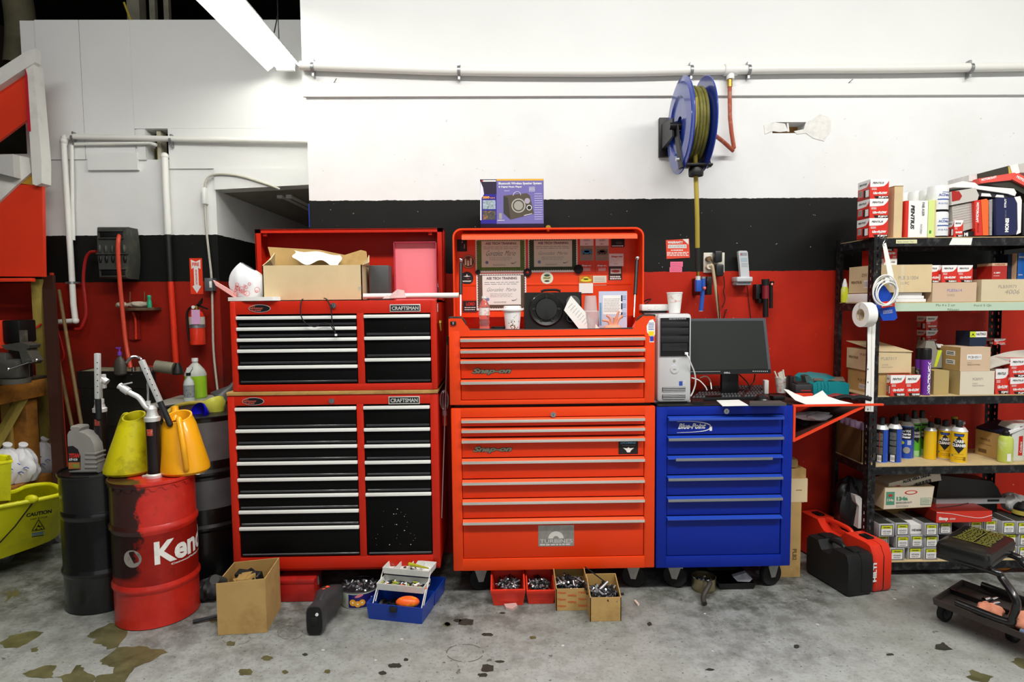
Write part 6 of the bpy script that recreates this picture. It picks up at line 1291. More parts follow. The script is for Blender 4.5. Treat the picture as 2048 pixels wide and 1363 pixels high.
def toolcase(A,B,C,h,mat,label,latchm,side=False,word=None,name='tool_case'):
 """A,B near end on the floor (B right), C far end behind A"""
 th=thing(name,label,'tool case',(A+B+C)/3);d=(C-A);L=d.length;d.normalize();n=(B-A);n=n-d*n.dot(d);W=n.length;n.normalize()
 if n.x<0:n=-n
 Q=lambda l,z,w:A+d*l+n*w+V(0,0,z)
 prof=[(0.01,.004),(0,.02),(0,h*.78),(.04*L,h*.97),(.09*L,h),(.34*L,h),(.4*L,h*.86),(.44*L,h*.8),(.62*L,h*.8),(.66*L,h*.86),(.72*L,h),(.95*L,h),(L,h*.9),(L,.02),(L-.01,.004)]
 b=MB();hw=W/2
 for s,(w0,w1)in((0,(0,hw-.002)),(1,(hw+.002,W))):
  lo=[Q(l,z,w0)for l,z in prof];hi=[Q(l,z,w1)for l,z in prof];cc=sum(lo,V(0,0,0))/len(lo);ccn=sum(hi,V(0,0,0))/len(hi)
  k=.035;loft(b,([[p.lerp(cc,k)for p in lo],[p.lerp(q,.18)for p,q in zip(lo,hi)],hi]if s==0 else[lo,[p.lerp(q,.82)for p,q in zip(lo,hi)],[p.lerp(ccn,k)for p in hi]]),mat,cap1=True)
 b.add([Q(l,z*.985,hw-.003)for l,z in prof]+[Q(l,z*.985,hw+.003)for l,z in prof],[(i,(i+1)%len(prof),len(prof)+(i+1)%len(prof),len(prof)+i)for i in range(len(prof))],mBlk)
 b.build('case_shell',th)
 b=MB();b.tube([Q(.36*L,h*.92,hw),Q(.42*L,h*1.0,hw),Q(.64*L,h*1.0,hw),Q(.7*L,h*.92,hw)],.012,mat,smooth=4,n=10);b.build('handle',th)
 for l in(.2,.82):
  b=MB();c=Q(l*L,h+.002,hw);T=Matrix.Translation(c)@Matrix.Rotation(math.atan2(d.y,d.x),4,'Z');b.box(-.03,.03,-.02,.02,-.004,.007,latchm,r=.003,T=T);b.build('latch',th)
 if word:
  b=MB();o=A-d*.0005+n*(hw*.25)+V(0,0,h*.25);b.text(word,o,ZA,-n,mWht,w=h*.4,h=.022,bold=.05,off=-.0015);b.text(word,o+n*.022*0,ZA,-n,mWht,w=h*.4,h=.022,bold=.05);b.build('brand_lettering',th)
 return th
mCB=M('black case plastic','#161617',.5,bump=.2,scale=30);mCRd=M('red case plastic','#e0331c',.4,var=.05)
A=fl(1697,1196);B=fl(1743,1187);C=fl(1611,1143);hC=at(1705,1112,A.y).z
toolcase(A,B,C,hC,mCB,'black plastic power tool case standing on the floor by the shelves',mCB)
A2=fl(1752,1184);B2=fl(1772,1180);A2=B+(A2-B)*1.0+V(.012,.01,0);d_=(C-A).normalized();n_=V(-d_.y,d_.x,0);n_=n_ if n_.x>0 else-n_
A2=B+n_*.012+d_*.0;B2=A2+n_*.11;C2=A2+d_*.56;hR2=at(1765,1092,A2.y).z
toolcase(A2,B2,C2,hR2,mCRd,'red plastic power tool case behind the black case',mBlk,word='HILTI')
mSt=M('black stool vinyl','#141513',.32,coat=.2,var=.1);mFr=M('black frame tube','#0f0f10',.3,coat=.4);mTray=M('dusty tray','#3c3430',.6,var=.35,scale=8)
zs=.385;th=thing('mechanic_stool','black wheeled mechanic stool with padded seat and tray at the right','stool',fl(1960,1230))
T0,T1,T2=fl(1869,1082,zs),fl(1980,1113,zs),fl(2034,1075,zs);T3=fl(1930,1047,zs)
def rrect(P,k,z):
 out=[]
 for i in range(4):
  p,a,c=P[i],P[i-1],P[(i+1)%4]
  e0=p+(a-p).normalized()*k;e1=p+(c-p).normalized()*k
  for j in range(5):t=j/4;q=e0*(1-t)**2+p*2*t*(1-t)+e1*t*t;out.append(V(q.x,q.y,z))
 return out
Tc=(T0+T1+T2+T3)/4;ins=lambda k:[p.lerp(Tc,k)for p in(T0,T1,T2,T3)]
b=MB();loft(b,[rrect(ins(.06),.02,zs-.062),rrect(ins(0),.03,zs-.05),rrect(ins(-.01),.03,zs-.02),rrect(ins(.03),.03,zs-.004),rrect(ins(.12),.03,zs+.003),rrect(ins(.6),.02,zs+.008)],mSt,cap1=True);b.build('seat',th)
b=MB();mOl=M('olive seat print','#77762a',.6);e1=(T1-T0);e2=(T3-T0)
G=lambda a,c:T0+e1*a+e2*c+V(0,0,.0102)
rs=random.Random(4)
for k in range(15):
 c_=.3+.62*k/15
 for a0_,a1_ in((.2,.52),(.56,.86)):
  a=a0_+rs.uniform(0,.04)
  while a<a1_-.03:l=rs.uniform(.03,.1);l=min(l,a1_-a);b.quad(G(a,c_),G(a+l,c_),G(a+l,c_+.022),G(a,c_+.022),mOl);a+=l+.02
b.quad(G(.525,.28),G(.545,.28),G(.545,.94),G(.525,.94),mOl);b.quad(G(.18,.27),G(.88,.27),G(.88,.285),G(.18,.285),mOl);b.build('seat_print',th)
zt_=.125;A=fl(1865,1195,zt_);Bk=fl(1924,1158,zt_);dl=(fl(2036,1262,zt_)-A).normalized();L_=.44;wv=(Bk-A);
b=MB();P=[A,A+dl*L_,A+dl*L_+wv,A+wv];Pc=sum(P,V(0,0,0))/4;loft(b,[[p.lerp(Pc,.02)+V(0,0,-.028)for p in P],P,[p.lerp(Pc,.03)for p in P],[p.lerp(Pc,.05)+V(0,0,-.022)for p in P]],mTray,cap1=True);
m1=A+wv*.52;b.hexa([m1+V(0,0,-.021),m1+dl*L_+V(0,0,-.021),m1+dl*L_+wv*.02+V(0,0,-.021),m1+wv*.02+V(0,0,-.021)],[m1,m1+dl*L_,m1+dl*L_+wv*.02,m1+wv*.02],mFr);b.build('tool_tray',th,label='dusty dark tool tray')
for side,sc in((0,0.0),(1,1.0)):
 off_=wv*(.05+.9*side);s0=T1.lerp(T2,.12+.76*side)+V(0,0,-.07);s1=T0.lerp(T3,.12+.76*side)+V(0,0,-.07)
 g1=A+dl*(L_*.62)+off_+V(0,0,.015);g0=A+dl*(L_*.2)+off_+V(0,0,.015)
 b=MB();P=[s1,s0+(s0-s1)*.0,s0+dl*.035+V(0,0,-.02),g1+V(0,0,.1)+dl*.03,g1+V(0,0,.03)+dl*.02,g1,g0]
 b.tube(P,.015,mFr,smooth=5,n=12);b.build('frame_tube',th)
def stoolwheel(p,mat):
 b=MB();c=V(p.x,p.y,.038);ax=V(.35,-.94,0).normalized();b.cyl(c-ax*.012,c+ax*.012,.038,mRub,n=28);w=b.build('caster',th);b=MB();b.cyl(c-ax*.013,c+ax*.013,.025,M('grey wheel hub'),n=20);b.build('hub',w);b=MB();n=V(-ax.y,ax.x,0)
 for s in(-1,1):o=c+ax*.017*s;b.prism([o-n*.01-V(0,0,.008),o+n*.012,o+n*.03+V(0,0,.044),o-n*.03+V(0,0,.044)],ax*.002*s,mat)
 b.build('fork',w)
stoolwheel(fl(1889,1240),mDkSteel);stoolwheel(fl(2027,1282),mChrome);stoolwheel(Bk.lerp(Bk+dl*.1,.3)*1.0,mDkSteel);stoolwheel(A+dl*L_+wv*.95,mDkSteel)
zz=zt_-.021
mRagP=M('peach shop rag','#d98e70',.8,var=.2,scale=12)
p=A+dl*(L_*.42)+wv*.3;lump('rag',V(p.x,p.y,zz+.02),.05,.04,.03,mRagP,'peach shop rag in the stool tray, left of the frame tube','rag',5)
p=A+dl*(L_*.78)+wv*.4;lump('rag',V(p.x,p.y,zz+.03),.085,.06,.05,mRagP,'large peach shop rag in the stool tray, right of the frame tube','rag',6)
for k,(a,c_,lab)in enumerate(((.3,.62,'chrome socket in the stool tray, nearest the rag'),(.34,.72,'chrome socket lying behind another in the stool tray'),(.38,.58,'short chrome socket between the tray divider and rag'))):
 p=A+dl*(L_*a)+wv*c_;b=MB();q=V(p.x,p.y,zz+.012);b.cyl(q,q+V(.03,.01,0),.011,mChrome,n=14);b.cyl(q+V(.03,.01,0),q+V(.04,.013,0),.008,mChrome,n=14);b.build('socket',label=lab,cat='socket',group='sockets in the stool tray')
b=MB();p=A+dl*(L_*.18)+wv*.2;q=A+dl*(L_*.42)+wv*.22;b.cyl(V(p.x,p.y,zz+.03),V(q.x,q.y,zz+.02),.003,mBrass,n=8);b.cyl(V(q.x,q.y,zz+.02),V(q.x,q.y,zz+.02)+(q-p)*.2,.008,M('yellow handle','#d4c45a',.5),n=10);b.build('screwdriver',label='thin screwdriver with yellow handle in the stool tray',cat='screwdriver')
b=MB();p=A+dl*(L_*.72)+wv*.1;q=A+dl*(L_*1.)+wv*.1;b.cyl(V(p.x,p.y,zz+.012),V(p.x,p.y,zz+.012).lerp(V(q.x,q.y,zz+.012),.3),.011,M('slate blue grip','#5a6f8a',.5),n=10);b.cyl(V(p.x,p.y,zz+.012).lerp(V(q.x,q.y,zz+.012),.3),V(q.x,q.y,zz+.012),.006,mDkSteel,n=8);b.build('ratchet',label='slate blue gripped hand tool at the near edge of the stool tray',cat='hand tool')
b=MB();p=fl(395,1247);b.tube([p+V(-.02,0,.012),p+V(.05,.03,.015),p+V(.12,.05,.02)],.008,mDkSteel,n=8);b.build('pry_bar',label='dark metal bar on the floor between the red drum and brown box',cat='bar')
c=V(*fl(412,1205));lump('work_boot',c+V(.0,.05,.05),.06,.08,.05,M('dark grime lump','#1d1d1f',.6),'dark crumpled bundle between the red drum and brown box','bundle',9)
bt=uz1+.001
mSil=M('silver plastic','#cbcccd',.4,.05,var=.04);mTwB=M('glossy black bezel','#101012',.25)
TY=3.0;a0,a1,a2,a3=pr(1313.5,1384,627,806,TY);a2=bt;th=thing('computer_tower','silver and black desktop computer tower on the blue cabinet','computer',V((a0+a1)/2,TY+.2,bt))
b=MB();b.box(a0,a1,TY+.02,TY+.42,a2+.01,a3-.004,mSil,r=.008);b.box(a0+.002,a1-.002,TY,TY+.04,a2+.004,a3,mSil,r=.016);b.box(a0-.004,a1+.004,TY+.03,TY+.3,a2,a2+.01,mSil);b.build('tower_case',th)
b=MB();q=pr(1318.5,1380.5,633,714,TY);b.box(q[0],q[1],TY-.004,TY+.01,q[2],q[3],mSil,r=.014);q=pr(1320,1379,635,712,TY);b.box(q[0],q[1],TY-.006,TY,q[2],q[3],mTwB,r=.012)
for y0,y1 in((643,653),(656,668),(672,684)):q=pr(1322,1377,y0,y1,TY-.006);b.box(q[0],q[1],TY-.009,TY-.006,q[2],q[3],M('matt black bay','#1b1b1d',.6),r=.002)
q=pr(1324,1374,686,701,TY-.006);b.box(q[0],q[1],TY-.009,TY-.006,q[2],q[3],M('matt black bay'));prect(b,1340,1358,691,692.5,TY-.009,mRub);prect(b,1360,1374,688,695,TY-.009,mRub);lines(b,1338,1372,636.5,638,TY-.006,mSil,1,.8)
b.build('drive_bezel',th)
b=MB();c=at(1349,738,TY);b.cyl(c+V(0,.002,0),c-V(0,.003,0),.021,M('pale ring','#d6d7d8',.35,.3),n=40);b.cyl(c-V(0,.003,0),c-V(0,.004,0),.018,mSil,n=40);b.text('DELL',c-V(0,.0042,0),XA,ZA,M('grey plastic','#8e9092',.4),w=.018,bold=.02,center=True);b.build('brand_medallion',th)
b=MB();c=at(1348.5,721,TY);b.cyl(c,c-V(0,.003,0),.006,M('button green grey','#8a9a80',.4),n=20);b.build('power_button',th)
b=MB()
for y0,y1 in((773.5,783),(788,797.5)):
 q=pr(1324,1371,y0,y1,TY);b.box(q[0],q[1],TY-.002,TY+.005,q[2],q[3],mTwB,r=.003)
 for k in range(3):z=q[2]+(q[3]-q[2])*(k+.5)/3;b.box(q[0]+.003,q[1]-.003,TY-.004,TY,z-.0015,z+.0015,mSil)
b.build('vent_grilles',th);b=MB();prect(b,1358,1365,762,771,TY,mBlueInk);prect(b,1366,1371,760,768,TY,M('pale ring'));b.build('stickers',th)
ztw=a3+.001;c=at(1349,626,TY+.1);c.z=ztw;kk=(TY+.1)/1232;hc=at(1349,584,TY+.1).z-ztw
mFl=M('floral cup print','#e6e6e0',.5,dirt='#cf5a40',damt=1.,dscale=70);b=MB();b.lathe([(11*kk,0),(15*kk,hc*.93),(15.8*kk,hc*.94),(15.8*kk,hc)],mWht,o=c,n=32,caps=False);b.lathe([(13.25*kk,hc*.5),(14.75*kk,hc*.86)],mFl,o=c,n=32,caps=False);b.build('paper_cup',label='white paper cup with red floral print standing on the computer tower',cat='cup')
a0_,a1_,a2_,a3_=pr(1283,1338,605,617,TY+.14);th=thing('power_strip','white power strip lying behind the floral cup','power strip',V(a0_,TY+.16,a2_));b=MB();b.box(a0_-.0,a1_,TY+.13,TY+.2,ztw+.012,ztw+.045,mWht,r=.005);b.build('strip_body',th)
b=MB();b.box(a0_+.0,a1_-.01,TY+.14,TY+.19,ztw,ztw+.012,mBlk);b.build('strip_base',th);b=MB()
for k in range(3):q=a0_+.03+k*.035;b.box(q,q+.02,TY+.128,TY+.131,ztw+.02,ztw+.038,mPipe)
b.build('outlets',th)
b=MB();b.tube([V(a0_+.02,TY+.15,ztw+.045),at(1302,598,TY+.2),at(1290,601,TY+.25),at(1283,610,TY+.25)],.003,mRub,smooth=4,n=6);b.build('power_cable',label='thin dark cable curling over the white power strip',cat='cable')
MY=3.14;th=thing('computer_monitor','dark flat computer monitor beside the silver tower','monitor',V(at(1460,790,MY).x,MY+.05,bt))
P=[at(1372,637,MY+.015),at(1531,636,MY+.015),at(1542.5,746,MY),at(1372,749,MY)];mBz=M('grey monitor bezel','#55585e',.45,.2);b=MB()
b.prism([P[3],P[2],P[1],P[0]],(0,.035,.0),mBz);b.build('monitor_housing',th)
b=MB();p2=[at(1376,641.5,MY+.012),at(1526,641,MY+.012),at(1536,737,MY-.002),at(1376,740,MY-.002)];b.prism([p2[3],p2[2],p2[1],p2[0]],(0,-.002,0),M('dark matt screen','#2b2e2c',.35));b.build('screen',th)
b=MB();p3=[at(1374,741,MY-.002),at(1541,738,MY-.002),at(1542,746,MY-.004),at(1374,749,MY-.004)];b.prism(p3[::-1],(0,-.002,0),M('black lower bezel','#17181a',.4));o=at(1448,746.5,MY-.007);b.text('DELL',o,XA,ZA,mSil,w=13*MY/1232,h=.008,bold=.04)
for k in range(8):q=at(1506+k*4,742,MY-.006);b.cyl(q,q-V(0,.003,0),.0028,mSil,n=8)
b.box(P[3].x,at(1440,741,MY).x,MY-.006,MY,at(1400,742,MY).z-.003,at(1400,742,MY).z,M('pale edge','#a8aaac',.3,.4));b.build('lower_bezel',th)
b=MB();x=at(1465,770,MY).x;b.box(x-.045,x+.045,MY+.03,MY+.06,bt+.01,at(1465,720,MY).z,mBlk,r=.006);b.box(x-.13,x+.13,MY+.0,MY+.17,bt,bt+.012,mBlk,r=.005);b.build('stand',th)
for(x1_,x2_)in((1478,1500),(1455,1445),(1510,1490)):b=MB();b.tube([at(x1_,748,MY+.04),at((x1_+x2_)/2+6,765,MY+.03),at(x2_,778,MY+.04)],.003,mRub,smooth=4,n=6);b.build('stand_cable',th)
for k,(pts,r,m,lab)in enumerate(((((1371,706,TY-.012),(1376,712,TY-.03),(1382,727,TY-.02),(1389,745,TY),(1391,765,TY+.02),(1386,783,TY+.03),(1381,792,TY+.03)),.0035,mWht,'white cable plugged into the front of the computer tower'),(((1383,755,3.1),(1398,760,3.1),(1410,772,3.1),(1414,780,3.1)),.003,mPipe,'pale cable under the left end of the monitor'),(((1400,755,3.2),(1412,752,3.2),(1420,760,3.18),(1423,778,3.15)),.003,mPipe,'pale cable loop behind the keyboard'))):
 b=MB();b.tube([at(*q)for q in pts],r,m,smooth=5,n=7)
 if k==0:b.box(at(1371,706,TY).x-.008,at(1371,706,TY).x+.008,TY-.02,TY-.008,at(1371,706,TY).z-.006,at(1371,706,TY).z+.006,mWht,r=.002)
 b.build('cable',label=lab,cat='cable')
K0,K1,K2,K3=[fl(x,y,bt)for x,y in((1384,800),(1520,797),(1538,777),(1384,776))];K3=K0+(K2-K1);th=thing('keyboard','black computer keyboard below the monitor','keyboard',(K0+K2)/2)
b=MB();b.hexa([p+V(0,0,.001)for p in(K0,K1,K2,K3)],[K0+V(0,0,.012),K1+V(0,0,.012),K2+V(0,0,.022),K3+V(0,0,.022)],M('keyboard black','#1a1b1d',.5));b.build('keyboard_base',th)
b=MB();mKey=M('key caps','#2a2b2e',.45)
for r in range(6):
 for k in range(21):
  if(r==0 and 3<k<9)or k==15:continue
  u0,v0=(k+.08)/21,(r+.1+(.25 if r==5 else 0))/6.4;u1,v1=(k+.92)/21,(r+.9)/6.4;L=lambda u,v,z:K0+(K1-K0)*u+(K3-K0)*v+V(0,0,.012+.01*v+z)
  b.hexa([L(u0,v0,0),L(u1,v0,0),L(u1,v1,0),L(u0,v1,0)],[L(u0+.006,v0+.02,.008),L(u1-.006,v0+.02,.008),L(u1-.006,v1-.02,.008),L(u0+.006,v1-.02,.008)],mKey)
b.add([K0+(K1-K0)*u+(K3-K0)*v+V(0,0,.022)for u,v in((.2,.02),(.42,.02),(.42,.13),(.2,.13))],[(0,1,2,3)],mKey);o=b.build('keys',th)
b=MB();c=fl(1527,803,bt);th=thing('computer_mouse','black computer mouse at the right end of the keyboard','mouse',c)
b.grid(lambda u,v:V(c.x+.033*math.cos(2*pi*u)*math.sin(pi*min(.5,v*.5)),c.y+.02+.052*math.sin(2*pi*u)*math.sin(pi*min(.5,v*.5)),bt+.034*math.cos(pi*min(.5,v*.5))+.001),28,8,M('mouse black','#131314',.3,coat=.3));b.build('mouse_body',th)
b=MB();b.prism([fl(x,y,bt)for x,y in((1433,801),(1478,800),(1497,811),(1445,812))],(0,0,.003),mPaper);b.build('paper',label='white sheet lying at the front edge of the blue cabinet',cat='paper')
b=MB();b.prism([fl(x,y,bt)for x,y in((1499,806),(1560,805),(1573,811),(1499,811.5))],(0,0,.012),M('grey binder','#4a4a48',.5));b.box(fl(1500,811,bt).x,fl(1570,811,bt).x,fl(1500,811,bt).y+.0,fl(1500,811,bt).y+.002,bt+.003,bt+.009,mPipe);b.build('binder',label='thin grey binder lying right of the white sheet',cat='binder')
b=MB();b.prism([fl(x,y,bt)for x,y in((1384,800.5),(1404,800.5),(1408,808),(1385,808))],(0,0,.012),mBlk);b.build('remote',label='small black remote left of the white sheet',cat='remote')
szt=sz-.0005+.0;SH=sz+.0
c=at(1563,772,3.3);c.z=bt;
th=thing('pencil_cup','floral paper cup holding white sticks near the teal battery charger','cup',c);kk=3.3/1232;c=V(at(1564,772,3.3).x,3.3,bt);hh=at(1564,754,3.3).z-bt
b=MB();b.lathe([(10*kk,0),(14*kk,hh)],mFl,o=c,n=28,caps=False);b.build('cup',th)
for x0,y0,x1,y1 in((1556,760,1549,742),(1560,760,1557,745),(1562,760,1560,743),(1565,760,1563,742),(1569,760,1566,739)):b=MB();b.cyl(at(x0,y0,3.3),at(x1,y1,3.3),.0045,M('ivory stick','#d8d6c8',.5),n=9);b.build('stick',th)
def shelfbox(x0,x1,y0,y1,Y,d,mat,name,label,cat,r=.004,z=None):
 q=pr(x0,x1,y0,y1,Y);b=MB();b.box(q[0],q[1],Y,Y+d,SH if z is None else z,q[3],mat,r=r);return b.build(name,label=label,cat=cat)
shelfbox(1580,1589,752,790,3.2,.05,mBlk,'phone_case','narrow black upright case right of the floral cup','case')
shelfbox(1529,1538,760,778,3.25,.03,mPaper,'paper_tag','small white tag standing behind the keyboard','tag',z=bt)
th=thing('battery_pack','black and orange power tool battery on the side shelf','battery',at(1607,790,3.15));q=pr(1591,1626,768,786,3.15)
b=MB();b.box(q[0],q[1],3.15,3.25,SH+.03,q[3],M('battery grey','#2f2f31',.5),r=.008);b.box(q[0]+.01,q[1]-.015,3.155,3.24,q[3]-.004,q[3]+.006,M('battery black','#17181b',.5),r=.003);b.text('MILWAUKEE',V(q[0]+.03,3.15,SH+.04),XA,ZA,mRedInk,w=.05,h=.007,bold=.04);b.build('battery_top',th)
b=MB();b.box(q[0],q[1],3.145,3.25,SH,SH+.03,mStR,r=.004);b.build('battery_base',th)
mTeal=M('teal plastic','#0d7f86',.35,coat=.2,var=.05);CY=3.16;K=lambda x,y,Y=CY:at(x,y,Y);th=thing('battery_charger','teal dual battery charger on the orange side shelf','charger',K(1665,790))
b=MB();P=[K(1628,786),K(1698,779),K(1699,768),K(1692,764),K(1656,760),K(1648,762),K(1634,762),K(1626,768)]
for p in P[:2]:p.z=SH
P2=[V(p.x-.03,CY+.14,max(p.z+(.03 if i>1 else 0),SH))for i,p in enumerate(P)];loft(b,[P,P2],mTeal,cap1=True);b.build('charger_body',th)
b=MB()
for x0,x1,y in((1628,1648,759),(1655,1690,760)):b.hexa([K(x0,y+2),K(x1,y+2),K(x1-4,y-4,CY+.1),K(x0-4,y-4,CY+.1)],[K(x0,y),K(x1,y),K(x1-4,y-7,CY+.1),K(x0-4,y-7,CY+.1)],M('brown grey slot','#6a6154',.6,var=.3,scale=30))
b.build('battery_slot_cover',th);b=MB();b.prism([K(1610,752,CY+.05),K(1618,750,CY+.05),K(1628,762,CY-.0),K(1628,784,CY),K(1618,784,CY)],(0,.05,0),M('dark green side','#123a36',.5));b.build('side_guard',th)
b=MB();q=[K(x,y,CY-.003)for x,y in((1634,764),(1660,765))];
for k in range(4):x=1636+7*k;b.tube([K(x,764,CY-.004),K(x+2,772,CY-.004),K(x+1,782,CY-.004)],.0016,M('pale teal','#2c9aa0',.3),n=5)
b.build('ribs',th)
b=MB();b.grid(lambda u,v:fl(1568+136*u-20*(1-v)*(1-u),808-18*v*math.sin(pi*min(1,.15+u*.8))**.8,SH+.001)+V(0,0,.03*abs(math.sin(2.2*pi*u))*v),24,6,mPaper);
b=MB();P=[at(x,y,Y)for x,y,Y in((1567,778,3.12),(1577,780,3.12),(1590,787,3.08),(1602,794,3.06),(1625,792,3.1),(1645,781,3.14),(1656,793,3.08),(1680,801,3.03),(1706,807,2.98),(1650,809.5,2.97),(1612,808.5,2.97),(1590,800,3.0))]
b.prism([p+V(0,0,.0)for p in P],(0,.0,.0022),mPaper);b.build('paper',label='large curled white paper sheet lying on the orange side shelf',cat='paper')
b=MB()
for k,(x,y,Y)in enumerate(((1672,791,3.1),(1690,792,3.06),(1708,793,3.08),(1720,795,3.04))):
 p=at(x,y,Y);p.z=SH+.012;b.tube([p+V(-.04,.01,.0),p+V(0,.0,.012),p+V(.05,-.01,.002)],.012,mRub if k%2 else M('dark red cable','#7e1f1b',.5),smooth=3,n=8)
b.build('jumper_leads',label='tangled black and red leads at the right end of the side shelf',cat='cable')
b=MB()
for k in range(3):p=at(1550+8*k,783+3*k,3.1);p.z=bt+.014;b.box(p.x-.03,p.x+.03,3.05,3.1,bt+.0+k*.0,bt+.02,mBlk,r=.004);break
b.build('wallet',label='small black wallet at the right rear corner of the blue cabinet',cat='wallet')
lump('plastic_wrap',at(1632,832,3.08),.1,.06,.022,mBag,'crumpled white plastic wrap tucked under the side shelf','wrap',15)
lump('work_glove',at(1606,846,3.1),.035,.05,.018,mRub,'black glove tucked under the white wrap in the side bracket','glove',16)
W1=WY
b=MB();P=[at(x,y,W1)for x,y in((1331.5,480),(1378,477),(1379.5,515),(1333,517.5))];b.prism(P[::-1],(0,-.002,0),M('red orange notice','#e0462c',.5));Yn=W1-.002
b.prism([at(x,y,Yn)for x,y in((1365,478),(1377,477.5),(1377,489))],(0,-.0006,0),mPaper);ptext(b,'WARRANTY',1335,1366,482,487,Yn-.0004,mPaper,bold=.05);prect(b,1336,1373,489,496,Yn-.0003,mPaper);lines(b,1337,1372,490,495,Yn-.0012,mGreyInk,2,.3);lines(b,1342,1366,498,502,Yn-.0003,mPaper,1,.5);lines(b,1334,1377,503,512,Yn-.0003,mPaper,3,.5);b.build('wall_notice',label='red notice card with white print on the black wall stripe',cat='notice')
mPkS=M('hot pink sticker','#ef7396',.55)
for k,(y0,y1,x0,x1)in enumerate(((523,533.5,1340.5,1365.5),(534,544,1339,1364))):
 b=MB();prect(b,x0,x1,y0,y1,W1,mPkS,th=.0015);lines(b,x0+2,x1-2,y0+2,y1-2,W1-.0015,M('pink ink','#b53c64',.6),2,.2);b.build('pink_sticker',label=('upper' if k==0 else 'lower')+' of two small pink stickers below the red notice',cat='sticker',group='pink stickers on the wall')
q=pr(1406,1448,505,545.5,W1);th=thing('wall_outlet','cream double wall outlet crowded with plugs','outlet',V((q[0]+q[1])/2,W1,q[2]));mCream=M('cream plate','#d5d1c2',.45)
b=MB();b.box(q[0],q[1],W1-.012,W1,q[2],q[3],mCream,r=.004);b.build('cover_plate',th)
for x in(1419,1437):
 for y in(517,534):q2=pr(x-6,x+6,y-6,y+6,W1-.012);b=MB();b.box(q2[0],q2[1],W1-.015,W1-.011,q2[2],q2[3],mCream,r=.003);b.build('socket',th)
def plug(x0,x1,y0,y1,d,m,name,lab):q=pr(x0,x1,y0,y1,W1-.012-d);b=MB();b.box(q[0],q[1],W1-.0155-d,W1-.0155,q[2],q[3],m,r=.008);b.build(name,label=lab,cat='plug')
plug(1430,1445,501,524,.05,M('black adapter','#1d1e20',.4),'power_adapter','upper black power adapter plugged into the wall outlet');plug(1432,1448,528,552,.045,M('black adapter'),'power_adapter','lower square black power adapter plugged into the wall outlet')
th=thing('extension_plug','pale brown extension cord plugged into the left outlet and hanging down','cord',at(1425,600,W1-.05));b=MB();c=at(1419,517,W1-.05);b.cyl(c,c+V(0,.034,0),.014,M('brown plug','#6b5436',.5),n=18);c=at(1419,533,W1-.05);b.cyl(c,c+V(0,.034,0),.014,M('cream plug','#d8d2bd',.5),n=18);b.build('plug_head',th)
b=MB();b.tube([at(1420,532,W1-.05),at(1424,530,W1-.055),at(1427,545,W1-.05),at(1433,590,W1-.035),at(1439,640,W1-.02)],.0085,M('ivory cord','#c9b795',.5),smooth=5,n=9);b.tube([at(1422,518,W1-.05),at(1427,530,W1-.05),at(1431,560,W1-.045),at(1437,605,W1-.04),at(1440,640,W1-.03)],.0035,M('brown cord','#4a3018',.5),smooth=5,n=7);b.build('cord',th)
b=MB();b.tube([at(1447,552,W1-.03),at(1449,570,W1-.02),at(1447,583,W1-.015),at(1450,598,W1-.015),at(1444,615,W1-.015)],.0025,mRub,smooth=5,n=6);b.build('adapter_cable',label='thin black adapter cable wandering down the red wall',cat='cable')
b=MB();b.tube([at(1454,618,W1-.015),at(1450,626,W1-.015),at(1446,640,W1-.01)],.0025,mRub,smooth=5,n=6);b.tube([at(1448,620,W1-.01),at(1452,619,W1-.01)],.002,mRub,n=6);b.build('loose_wire',label='short loose black wire end above the monitor top',cat='cable')
mPh=M('pale silver phone','#c2c6c8',.4,.1);th=thing('cordless_phone','silver cordless phone in its wall cradle','phone',at(1490,570,W1-.04))
b=MB();P=[at(x,y,W1-.06)for x,y in((1477,503),(1480,501),(1493,501),(1495.5,504),(1499,553),(1482,554))];loft(b,[[p for p in P],[p+V(0,.025,0)for p in P]],mPh,cap1=True);b.build('handset',th)
b=MB();prect(b,1481.5,1494.5,515,523,W1-.06,M('phone screen','#9fb0b8',.3),th=.001);prect(b,1480,1494,505,511,W1-.06,M('phone grey','#90959a',.4),th=.001);disc(b,at(1483,508,W1-.061),XA,ZA,.004,mRedInk);lines(b,1483,1496,525,534,W1-.06,M('phone grey'),3,.4);b.build('phone_face',th)
b=MB();q=pr(1474,1506,553,563,W1-.085);b.box(q[0],q[1],W1-.085,W1-.0005,q[2],q[3],mPh,r=.006);q=pr(1473,1503,563,570,W1-.07);b.box(q[0],q[1],W1-.07,W1-.0005,q[2],q[3],M('phone base shade','#8f9397',.4),r=.004);b.build('cradle',th)
b=MB();b.tube([at(1494,571,W1-.04),at(1496,585,W1-.01),at(1498,605,W1-.008),at(1502,636,W1-.008)],.002,mRub,smooth=4,n=5);b.build('phone_cord',th)
th=thing('flashlight','black and red rechargeable flashlight in a wall bracket','flashlight',at(1530,600,W1-.06));fy=W1-.07
def vt(b,x,y0,y1,r,m,Y=fy,x2=None):b.cyl(at(x,y0,Y),at(x2 or x,y1,Y),r,m,n=20)
b=MB();vt(b,1531,558,570,.021,mBlk);b.build('head',th);b=MB();vt(b,1531,568,597,.0185,M('dark red barrel','#7c1b26',.3,coat=.4));b.build('red_collar',th)
b=MB();vt(b,1531,596,634,.015,mBlk);b.build('handle',th);b=MB();q=pr(1512,1528,568,598,W1-.05);b.box(q[0],q[1],W1-.05,W1-.0005,q[2],q[3],mBlk,r=.004);q=pr(1518,1536,585,606,W1-.05);b.box(q[0],q[1],W1-.05,W1-.0005,q[2],q[3],mBlk,r=.004);b.build('wall_bracket',th)
b=MB();vt(b,1542,566,616,.0095,mBlk);vt(b,1544,562,570,.011,mBlk);q=at(1544,568,fy-.012);b.sph(q,.007,M('pale red lamp','#f0a09a',.3),n=10);b.build('charging_rail',th)
